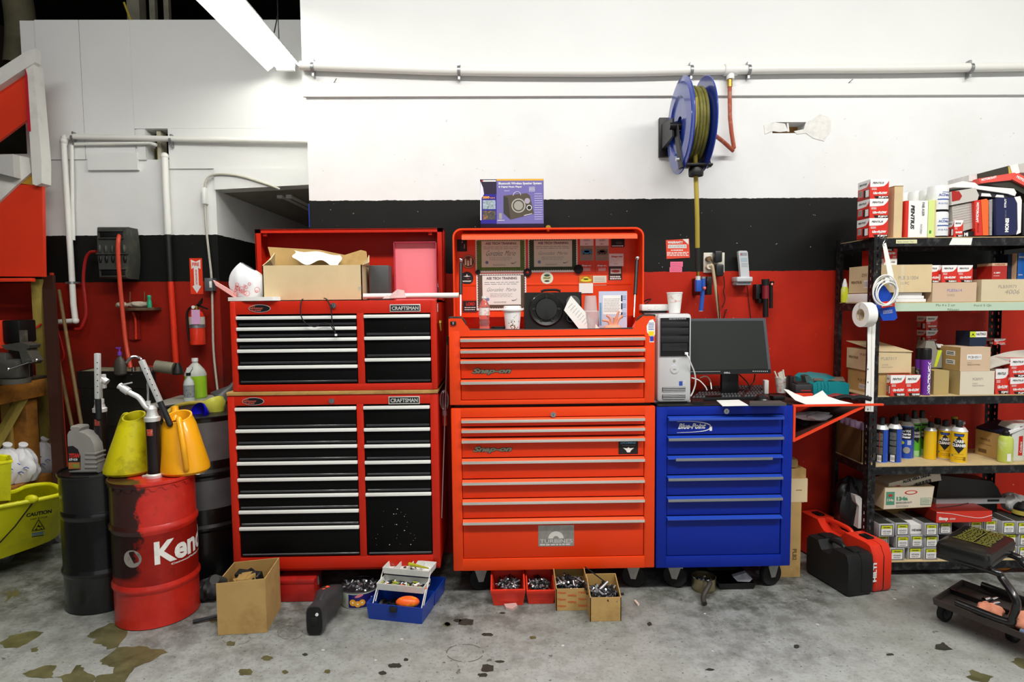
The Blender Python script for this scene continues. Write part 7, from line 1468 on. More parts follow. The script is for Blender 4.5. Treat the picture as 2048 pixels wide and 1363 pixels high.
mRb=M('reel blue enamel','#2340a0',.25,coat=.5);hr2=thing('hose_reel','blue spring hose reel with olive hose mounted high on the white wall','hose reel',at(1330,320,W1))
RR=.238;ry=3.2;cA_=at(1362,254,ry);cB_=at(1402,250,ry);cz2=(cA_.z+cB_.z)/2;cA_.z=cB_.z=cz2;ax=(cB_-cA_).normalized();wd=(cB_-cA_).length
for c,s in((cA_,-1),(cB_,1)):
 b=MB();b.lathe([(RR,0),(RR*1.01,.003),(RR,.006),(RR*.93,.008),(RR*.9,.014),(RR*.62,.018),(RR*.58,.008),(RR*.2,.008),(RR*.2,.0),(0,.0)],mRb,o=c,ax=(ax.x*s,ax.y*s,ax.z*s),n=64);b.build('side_disc',hr2)
b=MB();b.cyl(cA_,cB_,RR*.5,mRb,n=40);b.cyl(cA_-ax*.06,cB_+ax*.05,.018,mBlk,n=20);b.build('hub',hr2)
mHs=M('olive hose','#8f8a3c',.5);mHs2=M('olive dusty hose','#6f6b2c',.55,var=.3,scale=30,dirt='#2e2c18',damt=.6);b=MB();hrad=wd/12.2
for lay in range(2):
 for k in range(5+lay*0):
  c=cA_+ax*(hrad*(2.2+k*1.9+lay*.7));R2=RR*(.66+.1*lay)+(.004 if k%2 else 0)
  if lay and k==4:continue
  b.tube([c+V(0,R2*math.cos(t),R2*math.sin(t))+ax*(hrad*.6*math.sin(t/2))for t in[2*pi*j/40 for j in range(40)]],hrad,mHs2,closed=True,n=10)
b.build('hose_coil',hr2)
b=MB();q=pr(1316.5,1345,237,315,W1-.004);b.box(q[0],q[1],W1-.02-.008,W1-.0185+.018,q[2],q[3],mBlk,r=.004);b.build('wall_plate',hr2)
b=MB();ar=lambda pts,w:b.tube([at(*p)for p in pts],w,mBlk,n=4)
p0=at(1340,262,W1-.02);b.hexa([at(1322,300,W1-.02),at(1322,250,W1-.02),cA_-ax*.045+V(0,0,.04),cA_-ax*.045-V(0,0,.05)],[at(1330,300,W1-.02),at(1330,250,W1-.02),cA_-ax*.035+V(0,0,.04),cA_-ax*.035-V(0,0,.05)],mBlk)
b.build('support_arm',hr2)
b=MB();gd=at(1392,336,ry-.06);e=cA_-ax*.03;b.hexa([e+V(0,-.03,.0),e+V(0,.03,0),V(e.x+.01,gd.y+.03,gd.z),V(e.x+.01,gd.y-.03,gd.z)],[e+V(.008,-.03,.0),e+V(.008,.03,0),V(e.x+.018,gd.y+.03,gd.z),V(e.x+.018,gd.y-.03,gd.z)],mBlk);b.build('guide_arm',hr2);b=MB()
b.tube([at(1414,300,ry+.02),at(1416,318,ry-.03),at(1420,332,ry-.06)],.01,mBlk,n=6);b.build('guide_arm',hr2);b=MB();b.cyl(at(1358,318,ry-.06),at(1352,318,ry-.06),.01,mChrome,n=12);b.build('arm_bolt',hr2)
b=MB();q=pr(1368,1421,329,334,ry-.06);b.box(q[0],q[1],ry-.1,ry-.02,q[2],q[3],mBlk,r=.003);q=pr(1380,1408,334,352,ry-.06);b.lathe([(.035,0),(.037,.01),(.037,.035),(.03,.045)],mBlk,o=V(gd.x,ry-.06,q[2]),n=24);b.build('hose_guide',hr2)
b=MB();b.tube([at(1391,195,ry-.2),at(1390,250,ry-.17),at(1391,330,ry-.06),at(1394,420,ry-.04),at(1395,497,ry+.0)],.0115,mHs,smooth=4,n=12);b.build('hanging_hose',hr2,label='olive hose hanging down')
b=MB();b.tube([at(1395,495,ry),at(1396,542,ry+.02)],.0135,M('black spring guard','#1c1d1a',.5,bump=.5,scale=60),n=14);b.cyl(at(1396,542,ry+.02),at(1396,554,ry+.02),.009,mBrass,n=14);b.cyl(at(1396,552,ry+.02),at(1396,560,ry+.02),.013,mAl,n=16);b.build('hose_end',hr2)
b=MB();q=pr(1390.5,1402,559,583,ry+.02);b.box(q[0],q[1],ry+.005,ry+.035,q[2],q[3],M('blue gun plastic','#1f4fa8',.35,coat=.3),r=.006);b.build('coupler_block',hr2)
th=thing('air_gun','blue air blow gun hanging beside the hose end','air gun',at(1403,600,ry+.04));mBG=M('blue gun plastic')
b=MB();b.cyl(at(1406,575,ry+.04),at(1402,621,ry+.04),.0115,mBG,n=18);b.cyl(at(1406,556,ry+.04),at(1406,576,ry+.04),.013,mBG,n=18);b.build('gun_body',th);b=MB();b.cyl(at(1406,553,ry+.04),at(1406,557,ry+.04),.014,mZinc,n=18);b.cyl(at(1402,620,ry+.04),at(1402,622,ry+.04),.011,mAl,n=18);b.build('end_caps',th)
b=MB();q=at(1414,562,ry+.05);b.box(q.x-.008,q.x+.006,ry+.03,ry+.07,q.z-.02,q.z+.01,mBlk,r=.004);q=at(1409,576,ry+.02);b.sph(q,.009,M('pale red knob','#e4655c',.4),n=12);b.build('trigger',th);b=MB();q=pr(1388,1398,556,590,W1-.04);b.box(q[0],q[1],ry+.045,W1-.0005,q[2],q[3],mBlk,r=.004);b.build('wall_hook',th)
th=thing('feed_hose','rust-coloured feed hose dropping from the pipe tee to the hose reel','hose',at(1463,200,Yp));mFh=M('rust hose','#a4482c',.5,dirt='#b8a08a',damt=.6,dscale=30)
b=MB();b.tube([at(1459.5,172,Yp),at(1459.5,200,Yp),at(1460,235,Yp),at(1463,265,Yp),at(1468,296,Yp),at(1466,301,Yp),at(1445,282,Yp-.05),at(1419,262,ry+.03)],.011,mFh,n=10);b.build('hose',th)
b=MB();b.cyl(at(1459.5,152,Yp),at(1459.5,174,Yp),.0135,mBrass,n=16);b.cyl(at(1419,262,ry+.03),at(1419,250,ry+.02),.012,mBrass,n=14);b.build('brass_fittings',th)
S0,S1=3.1,3.44
sx0=at(1748,480,S0).x;sx1=sx0+.92
mSB_=M('black shelf steel','#17171a',.42,.2,dirt='#8a8a86',damt=.25,dscale=40);mBd=M('particle board','#c9b183',.8,var=.1,scale=30);mPG=M('pale green paint','#b9cdb6',.55)
shl=thing('steel_shelving','black slotted steel shelving unit packed with boxes and cans at the right','shelving',V((sx0+sx1)/2,(S0+S1)/2,0))
zsv=[at(1850,y,S0).z for y in(1121.5,930.5,791,604,474)]
for k,z in enumerate(zsv):
 b=MB();b.box(sx0+.004,sx1-.004,S0+.002,S1-.002,z-.012,z,mBd);b.build('board',shl)
 m=mPG if k==3 else mSB_
 b=MB();b.box(sx0,sx1,S0-.002,S0+.002,z-.045,z-.004,m);b.box(sx0,sx1,S0,S0+.02,z-.045,z-.043,mSB_);b.build('front_beam',shl,label='pale green front beam' if k==3 else None)
 b=MB();b.box(sx0,sx1,S1-.002,S1+.002,z-.045,z-.004,mSB_);b.build('rear_beam',shl)
 for x in(sx0,sx1):b=MB();b.box(x-.0015,x+.0015,S0,S1,z-.045,z-.004,mSB_);b.build('side_beam',shl)
def post(x,y,sx,sy,top):
 """angle post: two flanges with keyhole slots cut as real gaps between rungs"""
 b=MB();w=.042;t=.0016
 for ax_ in(0,1):
  def bx(u0,u1,z0,z1):
   if ax_==0:b.box(x+min(u0*sx,u1*sx),x+max(u0*sx,u1*sx),y,y+t*sy,z0,z1,mSB_)
   else:b.box(x,x+t*sx,y+min(u0*sy,u1*sy),y+max(u0*sy,u1*sy),z0,z1,mSB_)
  bx(0,.017,0,top);bx(.025,w,0,top)
  n=int(top/.038)
  for k in range(n+1):bx(.017,.025,k*.038,min(top,k*.038+.022))
 b.build('post',shl)
topz=zsv[-1]+.02
post(sx0-.003,S0-.004,1,1,topz);post(sx0-.003,S1+.004,1,-1,topz);post(sx1+.003,S0-.004,-1,1,topz);post(sx1+.003,S1+.004,-1,-1,topz)
b=MB();a=zsv[4]-.04;prect(b,1792,1834,479,486.5,S0-.002,M('pale yellow label','#d8d6a6',.7));b.text('Body Center "Tap"',at(1795,485,S0-.003),XA,ZA,mGreyInk,w=.085,h=.008);b.build('shelf_label',shl)
b=MB();b.prism([at(x,y,S0-.0021)for x,y in((1898,489.5),(1905,475.5),(1945,475.5),(1942,489.5))],(0,-.0006,0),mPaper);b.build('white_tape',shl)
b=MB();o=at(1870,617,S0-.0025)
for x,y,w_,t in((1872,612,.1,'Mo 4 x 2 car'),(1948,613,.09,'Ford 5 Qt'),(1895,621,.06,'Nissan')):b.text(t,at(x,y,S0-.0022),XA,V(0,0,1),M('pencil','#7b8a7c',.7),w=w_,h=.012)
b.build('pencil_writing',shl)
mPR=M('carton red','#d32f22',.4,coat=.25);mPRd=M('carton dark red','#a8241d',.4,coat=.25);mPW=M('carton white','#eceae8',.4,coat=.2);mMar=M('carton maroon','#5c1410',.45)
def pent(x0,x1,yt,zb,Y,d,label,group=None,code='PLB919',side=True,ybot=None,flip=False,zt=None):
 """red and white filter carton; front plane Y, left side printed too"""
 q=pr(x0,x1,yt,yt+38,Y);a0,a1=q[0],q[1];z1=zt if zt is not None else at((x0+x1)/2,yt,Y).z;h=z1-zb;w=a1-a0;b=MB()
 b.box(a0,a1,Y,Y+d,zb,z1,mPR);o=V(a0,Y,zb)
 for fc in(0,1):
  if fc==0:O,U,W=V(a0,Y,zb),XA,w
  else:O,U,W=V(a0,Y+d,zb),-YA,d
  up=ZA
  if flip:O=O+U*W+ZA*h;U=-U;up=-ZA
  n=U.cross(up);e=.0004
  Pt=lambda u,v,k=1:O+U*(W*u)+up*(h*v)+n*(e*k)
  c=[Pt(0,1),Pt(0,.6)]+[Pt(u,.6+.02*0+.0+.12*u**3)for u in(.2,.4,.6,.75)]+[Pt(.9,.78),Pt(1,.93),Pt(1,1)]
  b.add(c,[tuple(range(len(c)))],mPW)
  b.text('PENTIUS',Pt(.12,.76),U,up,mInk,w=W*.62,h=h*.1,bold=.02,shear=.35,off=.001)
  b.quad(Pt(0,0,1),Pt(1,0,1),Pt(1,.14,1),Pt(0,.14,1),mPRd if fc else M('carton near black','#2c1513',.45));
  if fc==0:
   flatprint(b,Pt(.08,.44),U,up,W*.28,h*.12,mPW,3,.5)
   b.text('UltraFLOW',Pt(.16,.22),U,up,mPW,w=W*.76,h=h*.13,bold=.08,shear=.15,off=.001);b.quad(Pt(0,0,2),Pt(.3,0,2),Pt(.2,.14,2),Pt(0,.14,2),mPR)
   b.text(code,Pt(.46,.02),U,up,mPW,w=W*.5,h=h*.1,bold=.06,off=.0016)
  else:
   b.quad(Pt(.08,.2,1),Pt(.38,.2,1),Pt(.38,.52,1),Pt(.08,.52,1),M('barcode grey','#bcb8b4',.6));b.quad(Pt(.5,.1,2),Pt(.92,.1,2),Pt(.92,.5,2),Pt(.5,.5,2),mInk);b.quad(Pt(.66,.12,3),Pt(.92,.12,3),Pt(.92,.48,3),Pt(.66,.48,3),mPW)
   for k in range(5):b.quad(Pt(.1+k*.055,.22,2),Pt(.12+k*.055,.22,2),Pt(.12+k*.055,.5,2),Pt(.1+k*.055,.5,2),mInk)
 if flip:pass
 return b.build('filter_box',label=label,cat='box',group=group)
rows=('bottom','middle','top');zT=zsv[4]+.001;hB=(at(1768,359,S0).z-zT)/3;xo=at(1750,400,S0).x
for r in range(3):
 for k,(yy,nm)in enumerate(((S0-.005,'front'),(S0+.105,'rear'))):
  pent(1750,1788,0,zT+r*(hB+.0006),yy,.106,'%s filter box in the %s row of the stack over the shelf post'%(nm,rows[r]),'filter boxes stacked at the left end of the top shelf',zt=zT+r*(hB+.0006)+hB)
  o=bpy.data.objects[-1]if False else None
def carton(x0,x1,yt,zb,Y,d,mat,label,texts=(),name='cardboard_box',zt=None,rz=0,side=(),cat='box',rnd=0,top=None):
 q=pr(x0,x1,yt,yt+30,Y);a0,a1=q[0],q[1];z1=zt if zt is not None else at((x0+x1)/2,yt,Y).z;b=MB()
 b.box(a0,a1,Y,Y+d,zb,z1,mat,r=rnd)
 if top:b.box(a0-.001,a1+.001,Y-.001,Y+d,z1-.001,z1+.002,top)
 for t,u,v,w,h,m,kw in texts:b.text(t,V(a0+(a1-a0)*u,Y,zb+(z1-zb)*v),XA,ZA,m,w=(a1-a0)*w,h=(z1-zb)*h,**kw)
 for t,u,v,w,h,m,kw in side:b.text(t,V(a0,Y+d*(1-u),zb+(z1-zb)*v),-YA,ZA,m,w=d*w,h=(z1-zb)*h,**kw)
 return b,V(a0,Y,zb),a1-a0,z1-zb,label,name,cat
def fin(t,**k):return t[0].build(t[5],label=t[4],cat=t[6],**k)
fin(carton(1789,1806,372,zT,S0+.02,.2,mCardL,'tall plain brown carton right of the stacked filter boxes on top',top=mCardD))
t=carton(1812,1856,401,zT,S0+.005,.2,mPW,'white and orange air filter box standing on end on the top shelf');b,o,w,h=t[:4]
b.box(o.x-.0015,o.x-.0005,o.y,o.y+.2,o.z,o.z+h,mPR);b.box(o.x-.001,o.x+w*.12,o.y-.0007,o.y,o.z,o.z+h,mPR);b.text('PENTIUS',V(o.x+w*.22,o.y,o.z+h*.88),-ZA,XA,mInk,w=h*.66,h=w*.17,bold=.03,shear=.2,off=.002);b.text('PAB A309',V(o.x+w*.72,o.y,o.z+h*.95),-ZA,XA,mInk,w=h*.36,h=w*.12,off=.002);b.text('FV7ORBA',V(o.x+w*.66,o.y,o.z+h*.35),-ZA,XA,mGreyInk,w=h*.26,h=w*.09,off=.002);fin(t)
t=carton(1857,1872,400,zT,S0+.01,.19,M('pale lime card','#cfe08a',.5),'pale lime green box right of the white air filter box');b,o,w,h=t[:4];b.box(o.x+w*.2,o.x+w*.45,o.y-.0007,o.y,o.z+h*.1,o.z+h*.18,M('green square','#3f8a2a',.5));b.box(o.x+w*.85,o.x+w,o.y-.0007,o.y,o.z,o.z+h,M('pale tan edge','#d8b98a',.6));fin(t)
mFil=M('white filter enamel','#dfe1e1',.3,coat=.3)
def filt(cx,Y,zb,r,h,label,txt=True):
 c=V(at(cx,440,Y).x,Y+r,zb);b=MB();b.lathe([(r*.9,0),(r,.005),(r,h-.012),(r*.93,h-.003),(r*.6,h),(0,h)],mFil,o=c,n=32)
 b.lathe([(r*1.001,0),(r*1.02,.003),(r*1.001,.007)],mRub,o=c,n=32)
 if txt:
  a=[math.radians(-125+80*k/10)for k in range(11)]
  for z0_,z1_ in((.42,.46),(.7,.72)):b.add([(c.x+(r+.0008)*math.cos(q),c.y+(r+.0008)*math.sin(q),zb+h*z)for z in(z0_,z1_)for q in a[(3 if z0_>.5 else 0):]],[(k,k+1,len(a)-(3 if z0_>.5 else 0)+k+1,len(a)-(3 if z0_>.5 else 0)+k)for k in range(len(a)-1-(3 if z0_>.5 else 0))],mBlueInk)
  wrap(b,'ACDelco',c.x,c.y,r+.001,-120,-50,zb+h*.56,h*.1,mBlueInk,bold=.02);wrap(b,'PF-OIL FILTER',c.x,c.y,r+.001,-120,-60,zb+h*.25,h*.06,mBlueInk,bold=.0)
 b.build('oil_filter',label=label,cat='oil filter',group='white canister oil filters on the top shelf')
rf=.0475;hf_=at(1888,421,S0).z-zT
for cx,Y,zb,lab,tx in((1888,S0+.005,zT,'white oil filter standing at the front of the top shelf, lower of two',True),(1887,S0+.005,zT+hf_+.001,'white oil filter at the front, stacked on another',True),(1868,S0+.11,zT,'white oil filter in the second row, lower, mostly hidden',False),(1868,S0+.11,zT+hf_+.001,'white oil filter in the second row, upper, behind the front pair',False),(1843,S0+.16,zT,'white oil filter in the third row, lower, hidden by the air filter box',False),(1845,S0+.16,zT+hf_+.001,'white oil filter showing above the white air filter box',False),(1820,S0+.21,zT,'white oil filter at the rear, lower, behind the brown carton',False),(1822,S0+.21,zT+hf_+.001,'white oil filter at the rear next to the brown carton, upper',False),(1905,S0+.21,zT,'rear white oil filter, lower, behind the front pair',False),(1905,S0+.21,zT+hf_+.001,'rear white oil filter, upper, right of the front pair',False)):filt(cx,Y,zb,rf,hf_,lab,tx)
pent(1908,1926,440,zT,S0+.02,.05,'small red and white filter box between the white filters and striped box')
def slab(pts,Y,d,mat,name,label,cat='box',extra=None,sk=0):
 b=MB();P=[at(x,y,Y)for x,y in pts];b.prism(P[::-1]if False else P,(sk,d,0),mat)
 if extra:extra(b,Y)
 return b.build(name,label=label,cat=cat)
def ex1(b,Y):
 b.prism([at(x,y,Y)for x,y in((1903,382),(1918,382),(1924,392),(1919,400),(1904,403))],(0,-.001,0),mPRd)
slab(((1926,462),(1950,462),(1950,472),(1926,472)),S0+.02,.15,mInk,'filter_box','dark box with white MI lettering under the striped box',extra=lambda b,Y:b.text('MI',at(1928,472,Y),XA,ZA,mPW,w=.02,h=.018,bold=.06))
slab(((1904,412),(1948,403),(1950,455),(1926,462),(1906,450)),S0+.03,.2,M('striped grey card','#b8b2aa',.6),'filter_box','large grey and white lined box beneath the small red one',extra=lambda b,Y:[b.tube([at(1906,416+5*k,Y-.0005),at(1946,408+5*k,Y-.0005)],.0006,mGreyInk,n=4)for k in range(8)])
slab(((1949,402),(1961,399),(1965,470),(1951,471)),S0+.01,.2,mPR,'filter_box','narrow orange spine of an upright parts box',extra=lambda b,Y:[b.text('MOTORCRAFT',at(1953,405,Y),-ZA,XA,mPW,w=.1,h=.013,bold=.05),b.text('Motorcraft',at(1954.5,447,Y),-ZA,XA,mPRd,w=.045,h=.012,bold=.03)])
slab(((1962,399),(1973,397),(1977,401),(1977,470),(1966,470)),S0+.012,.2,M('orange card','#e8682c',.5),'filter_box','rounded orange box front beside the narrow orange spine')
slab(((1978,400),(1985,398),(1984,470),(1979,470)),S0+.03,.18,M('pale grey card','#a9a6a4',.6,dirt='#44433f',damt=1.,dscale=50),'filter_box','thin grey upright booklet box right of the orange box')
slab(((1986,399),(1990,398),(1992,470),(1988,470)),S0+.03,.18,M('yellow card edge','#d6c21e',.5),'filter_box','thin yellow-edged upright box beside the navy box')
mNav=M('navy card','#141a4a',.4,coat=.2)
slab(((1991,396),(2028,394),(2035,405),(2036,462),(2030,469),(1993,470)),S0+.01,.2,mNav,'filter_box','large navy blue upright box with white vertical lettering',extra=lambda b,Y:[b.text('MONSI',at(2017,464,Y),ZA,-XA,mPW,w=.07,h=.02,bold=.06),b.text('STRUT',at(2012,415,Y),ZA,-XA,mPW,w=.045,h=.01,bold=.04),b.text('WAGNER MADE',at(2012,440,Y),ZA,-XA,mGreyInk,w=.05,h=.008),b.prism([at(x,y,Y)for x,y in((2028,394),(2040,392),(2043,400),(2041,465),(2032,469),(2035,458),(2034,406))],(0,-.002,0),mPW)])
slab(((2045,405),(2075,405),(2075,470),(2045,470)),S0+.01,.2,mInk,'filter_box','black upright box at the right edge of the photo on the top shelf',extra=lambda b,Y:b.text('MONROE',at(2056,460,Y),ZA,-XA,mPW,w=.12,h=.018,bold=.05))
slab(((1902,383),(1951,375),(1958,390),(1955,400),(1903,410)),S0+.02,.2,M('grey white card','#c3bfb8',.5),'filter_box','small red and pale grey box lying tilted above the striped box',extra=ex1)
slab(((1906,374),(1925,362),(1950,365),(1957,371),(1990,374),(2028,377),(2033,385),(2030,392),(2015,387),(1955,378),(1942,375)),S0+.03,.2,mPW,'paper_stack','loose white packaging draped over the parts boxes on top',cat='packaging')
slab(((1955,378),(2020,386),(2014,396),(1958,393)),S0+.04,.18,M('black foam tray','#26262a',.6),'brake_pads','black brake pads with white labels under the white packaging',cat='brake pads',extra=lambda b,Y:[b.prism([at(x,y,Y)for x,y in q],(0,-.001,0),mPW)for q in(((1963,386),(1980,387),(1983,393),(1962,392)),((1993,389),(2007,390),(2008,395),(1990,394)))])
slab(((1938,350),(1955,345),(1958,362),(1938,362)),S0+.1,.15,M('pale print card','#d5d3d0',.6,var=.1,scale=40),'filter_box','pale box end left of the long dark box at the very top')
slab(((1957,347),(2018,331),(2022,355),(1958,362)),S0+.09,.15,M('olive black card','#33332a',.5),'filter_box','long dark olive box lying on top of the pile',extra=lambda b,Y:[b.prism([at(x,y,Y)for x,y in((2016,333),(2023,331),(2025,350),(2018,352))],(0,-.001,0),M('gold print','#c2b04a',.5))])
slab(((2020,331),(2036,327),(2040,345),(2026,352)),S0+.085,.15,mPW,'filter_box','white box end right of the long dark olive box')
slab(((2037,328),(2075,322),(2075,345),(2040,345)),S0+.085,.15,M('grey white card'),'filter_box','grey ribbed packaging at the top right photo edge')
mSal=M('salmon red card','#e2554a',.45)
slab(((1957,357),(2029,345),(2036,348),(2022,360),(1962,366)),S0+.06,.12,mSal,'filter_box','salmon red parts box lying under the long dark box',extra=lambda b,Y:b.text('MOTORCRAFT',at(1963,362,Y),V(1,0,.2),V(-.2,0,1),mPW,w=.08,h=.012,bold=.05))
slab(((2024,358),(2036,346),(2075,365),(2075,385)),S0+.055,.12,mSal,'filter_box','slanting salmon red box end at the right photo edge',extra=lambda b,Y:b.text('MOTORCRAFT',at(2032,355,Y),V(1,0,-.55),V(.5,0,1),mPW,w=.1,h=.014,bold=.05))
slab(((1970,366),(2022,360),(2075,392),(2075,402),(2033,380)),S0+.07,.12,M('olive black card'),'filter_box','dark underside box below the salmon red boxes')
z2_=zsv[3]+.001
mCrd=mCard;crayon=M('faded pencil','#a59d92',.8);vio=M('violet marker','#9a90b8',.7)
b=MB();zw=at(1825,584.5,S0+.01).z
q=pr(1792,1852,585,603,S0+.01)
for k in range(3):h3=(zw-z2_)/3;b2=MB();b2.box(q[0]+.01*k,q[1]-.008*k,S0+.01+.004*k,S0+.2,z2_+h3*k,z2_+h3*(k+.95),mPW,r=.001);b2.build('flat_box',label='flat white box under the large brown carton, %s of three'%('lowest','middle','topmost')[k],cat='box',group='flat white boxes under the large carton')
q=pr(1703,1748,588,602,S0+.08);b=MB();b.box(sx0+.01,sx0+.09,S0+.05,S0+.3,z2_,zw-.003,mPW,r=.002);b.build('flat_box',label='low white box under the left end of the large carton',cat='box')
t=carton(1752,1864,529,zw+.001,S0+.005,.24,mCardL,'large brown carton with faint handwriting on the second shelf',texts=[('PLB 31004',.4,.46,.36,.13,crayon,{}),('10 PC',.44,.28,.16,.1,crayon,{})],side=[('PENTIUS',.1,.35,.4,.1,mCi,dict(bold=.03)),('DIV 38',.5,.6,.35,.12,mCi,{})]);b,o,w,h=t[:4]
b.box(o.x+w*.44,o.x+w*.5,o.y-.0006,o.y,o.z,o.z+h,M('packing tape','#d6c6a4',.35,coat=.4));rectuv(b,V(o.x,o.y+.1,o.z+h*.18),-YA,ZA,.09,h*.28,mPW,off=.001)
for k in range(10):rectuv(b,V(o.x,o.y+.095-.008*k,o.z+h*.22),-YA,ZA,.003,h*.2,mInk,off=.0015)
fin(t);zc1=o.z+h+.001
pent(1768,1794,497,zc1,S0+.06,.09,'red and white filter box standing upside down on the large carton',flip=True)
b=MB();q=pr(1735,1748,500,529,S0+.2);b.box(q[0],q[1]+.02,S0+.18,S0+.25,zc1,at(1740,500,S0+.18).z,mPR);b.build('filter_box',label='red box end at the rear left on the large carton',cat='box')
t=carton(1865,1953,564.5,z2_,S0+.004,.2,M('pinkish carton','#cdb296',.85,var=.06,scale=6),'medium pinkish carton marked in violet on the second shelf',texts=[('PLB3614',.33,.52,.34,.15,vio,dict(bold=.01)),('10 PCS',.34,.3,.16,.1,crayon,{})]);fin(t);zc2=t[1].z+t[3]+.001
for k,(x0,x1,lab)in enumerate(((1861,1881,'left of three small filter boxes on the pinkish carton'),(1883.5,1914,'middle of three small filter boxes on the pinkish carton'),(1914.5,1945,'right of three small filter boxes on the pinkish carton'))):
 pent(x0 if k else 1852,x1,530,zc2 if k else zc2,S0+.02+(.02 if k==0 else 0),.085,lab,'small filter boxes on the pinkish carton',code='PLB3614')
t=carton(1963,2075,558,z2_,S0+.003,.24,M('cream carton','#d2c3a2',.85,var=.06,scale=6),'long cream carton with pencil writing at the right of the second shelf',texts=[('PLB3097Y',.3,.6,.34,.14,crayon,{}),('4006',.42,.33,.26,.2,crayon,dict(shear=.2))]);fin(t);zc3=t[1].z+t[3]+.001
t=carton(1984,2014,526,zc3,S0+.06,.1,mPRd,'dark red box with CARQUEST-like header on the cream carton',texts=[('CARLUNE',.18,.87,.66,.1,M('red header ink','#9c3a30',.6),dict(bold=.03)),('AL 88891',.1,.36,.45,.1,mPW,dict(shear=.2,bold=.02)),('CHASSIS',.1,.2,.4,.06,mPW,{})]);b,o,w,h=t[:4]
b.box(o.x-.0005,o.x+w,o.y-.0005,o.y+.1,o.z+h*.84,o.z+h+.0005,M('beige header','#c9a98a',.6));t=(*t[:4],'dark red box with beige header standing on the cream carton','parts_box','box');fin(t)
mCob=M('cobalt card','#1656a4',.4,coat=.3);mNv2=M('dark teal navy card','#14253c',.4)
t=carton(2016,2032,508,zc3,S0+.1,.08,mNv2,'dark navy upright box beside the blue one on the second shelf',name='parts_box');fin(t)
t=carton(2034,2070,506,zc3,S0+.07,.1,mCob,'bright blue upright box at the right edge of the second shelf',name='parts_box',texts=[('MAHLE',.1,.82,.3,.07,mPW,dict(bold=.03)),('ORIGINAL',.1,.15,.25,.05,mPW,{})]);b,o,w,h=t[:4];b.box(o.x-.0008,o.x+w*.05,o.y,o.y+.1,o.z,o.z+h,M('beige header'));fin(t)
c=V(at(1693,600,S0+.24).x,S0+.26,z2_);kk=(S0+.25)/1232;b=MB();th=thing('squeeze_bottle','small yellow squeeze bottle with white cap at the second shelf end','bottle',c)
b.lathe([(6.5*kk,0),(7*kk,.004),(7*kk,.07),(5.5*kk,.085)],M('yellow bottle label','#c9d22a',.4,dirt='#e6e6d0',damt=.8,dscale=30),o=c,n=20);b.build('bottle_body',th);b=MB();b.lathe([(5*kk,.085),(4.6*kk,.1),(2*kk,.125),(1.5*kk,.13)],mWht,o=c,n=18);b.build('cap',th)
z3_=zsv[2]+.001
t=carton(1757,1822,745,z3_,S0+.03,.28,mCard,'lower brown carton at the left of the third shelf',side=[('PLB 7317',.35,.45,.35,.13,mCi,{})]);b,o,w,h=t[:4];rectuv(b,V(o.x,o.y+.17,o.z+h*.12),-YA,ZA,.1,h*.22,mPW,off=.001)
for k in range(9):rectuv(b,V(o.x,o.y+.163-.01*k,o.z+h*.15),-YA,ZA,.004,h*.16,mInk,off=.0015)
fin(t);zc=o.z+h+.001
t=carton(1757,1823,702,zc,S0+.02,.29,mCardL,'upper brown carton with open lid at the left of the third shelf',texts=[('PLB7317',.08,.6,.48,.13,crayon,dict(bold=.01)),('10 PCS',.1,.35,.2,.06,crayon,{}),('MADE IN CHINA',.1,.24,.34,.05,crayon,{})],side=[('PENTIUS',.08,.5,.3,.12,mCi,dict(bold=.03)),('PLB7317',.45,.7,.3,.1,mCi,{})]);b,o,w,h=t[:4]
b.prism([V(o.x-.005,o.y-.004,o.z+h),V(o.x+w+.003,o.y-.006,o.z+h-.004),V(o.x+w,o.y+.29,o.z+h+.03),V(o.x-.005,o.y+.29,o.z+h+.035)],(0,0,.003),mCardL);fin(t)
for x0,x1,lab in((1781,1810.5,'small filter box before the cartons on the third shelf, left of the pair'),(1811,1840.5,'small filter box before the cartons on the third shelf, right of the pair')):pent(x0,x1,749.5,z3_,S0+.0-.003,.028 if False else.031,lab,'pair of small filter boxes on the third shelf',code='PLB10503')
b=MB();kk=S0/1232;c=V(at(1858,780,S0).x,S0+.03,z3_);hN=at(1858,697,S0).z-z3_;mVi=M('violet can','#6a2b9a',.3,coat=.3);th=thing('spray_can','violet and black NO-TOUCH spray can on the third shelf','can',c)
b.lathe([(9*kk,0),(9.3*kk,.004),(9.3*kk,hN*.76)],mVi,o=c,n=28);wr_=lambda:None;
vs,fs,x0t,x1t,y0t,y1t=text_geo('NO-TOUCH',.08,.1);out=[]
for x,y in vs:a=math.radians(-60-40*(y-y0t)/(y1t-y0t));out.append((c.x+9.4*kk*math.cos(a),c.y+9.4*kk*math.sin(a),z3_+.004+hN*.7*(x-x0t)/(x1t-x0t)))
b.add(out,[f for f in fs],mPW);b.build('can_body',th);b=MB();b.lathe([(9.4*kk,hN*.76),(9.4*kk,hN*.98),(8.5*kk,hN),(0,hN)],mBlk,o=c,n=28)
for k in range(14):a=2*pi*k/14;b.cyl(c+V(9.5*kk*math.cos(a),9.5*kk*math.sin(a),hN*.78),c+V(9.5*kk*math.cos(a),9.5*kk*math.sin(a),hN*.97),.0012,mRub,n=5)
b.build('cap',th)
b=MB();c=V(at(1843,780,S0+.05).x,S0+.075,z3_);th=thing('spray_can','black and violet aerosol can partly behind the NO-TOUCH can','can',c);b.lathe([(7*kk,0),(7*kk,hN*.55)],M('dark printed can','#2b2729',.4,dirt='#c9c4be',damt=.8,dscale=50),o=c,n=22);b.lathe([(7.05*kk,hN*.55),(7.05*kk,hN*.75)],mVi,o=c,n=22);b.build('can_body',th);b=MB();b.lathe([(7*kk,hN*.75),(6.5*kk,hN*.98),(0,hN)],mBlk,o=c,n=22);b.build('cap',th)
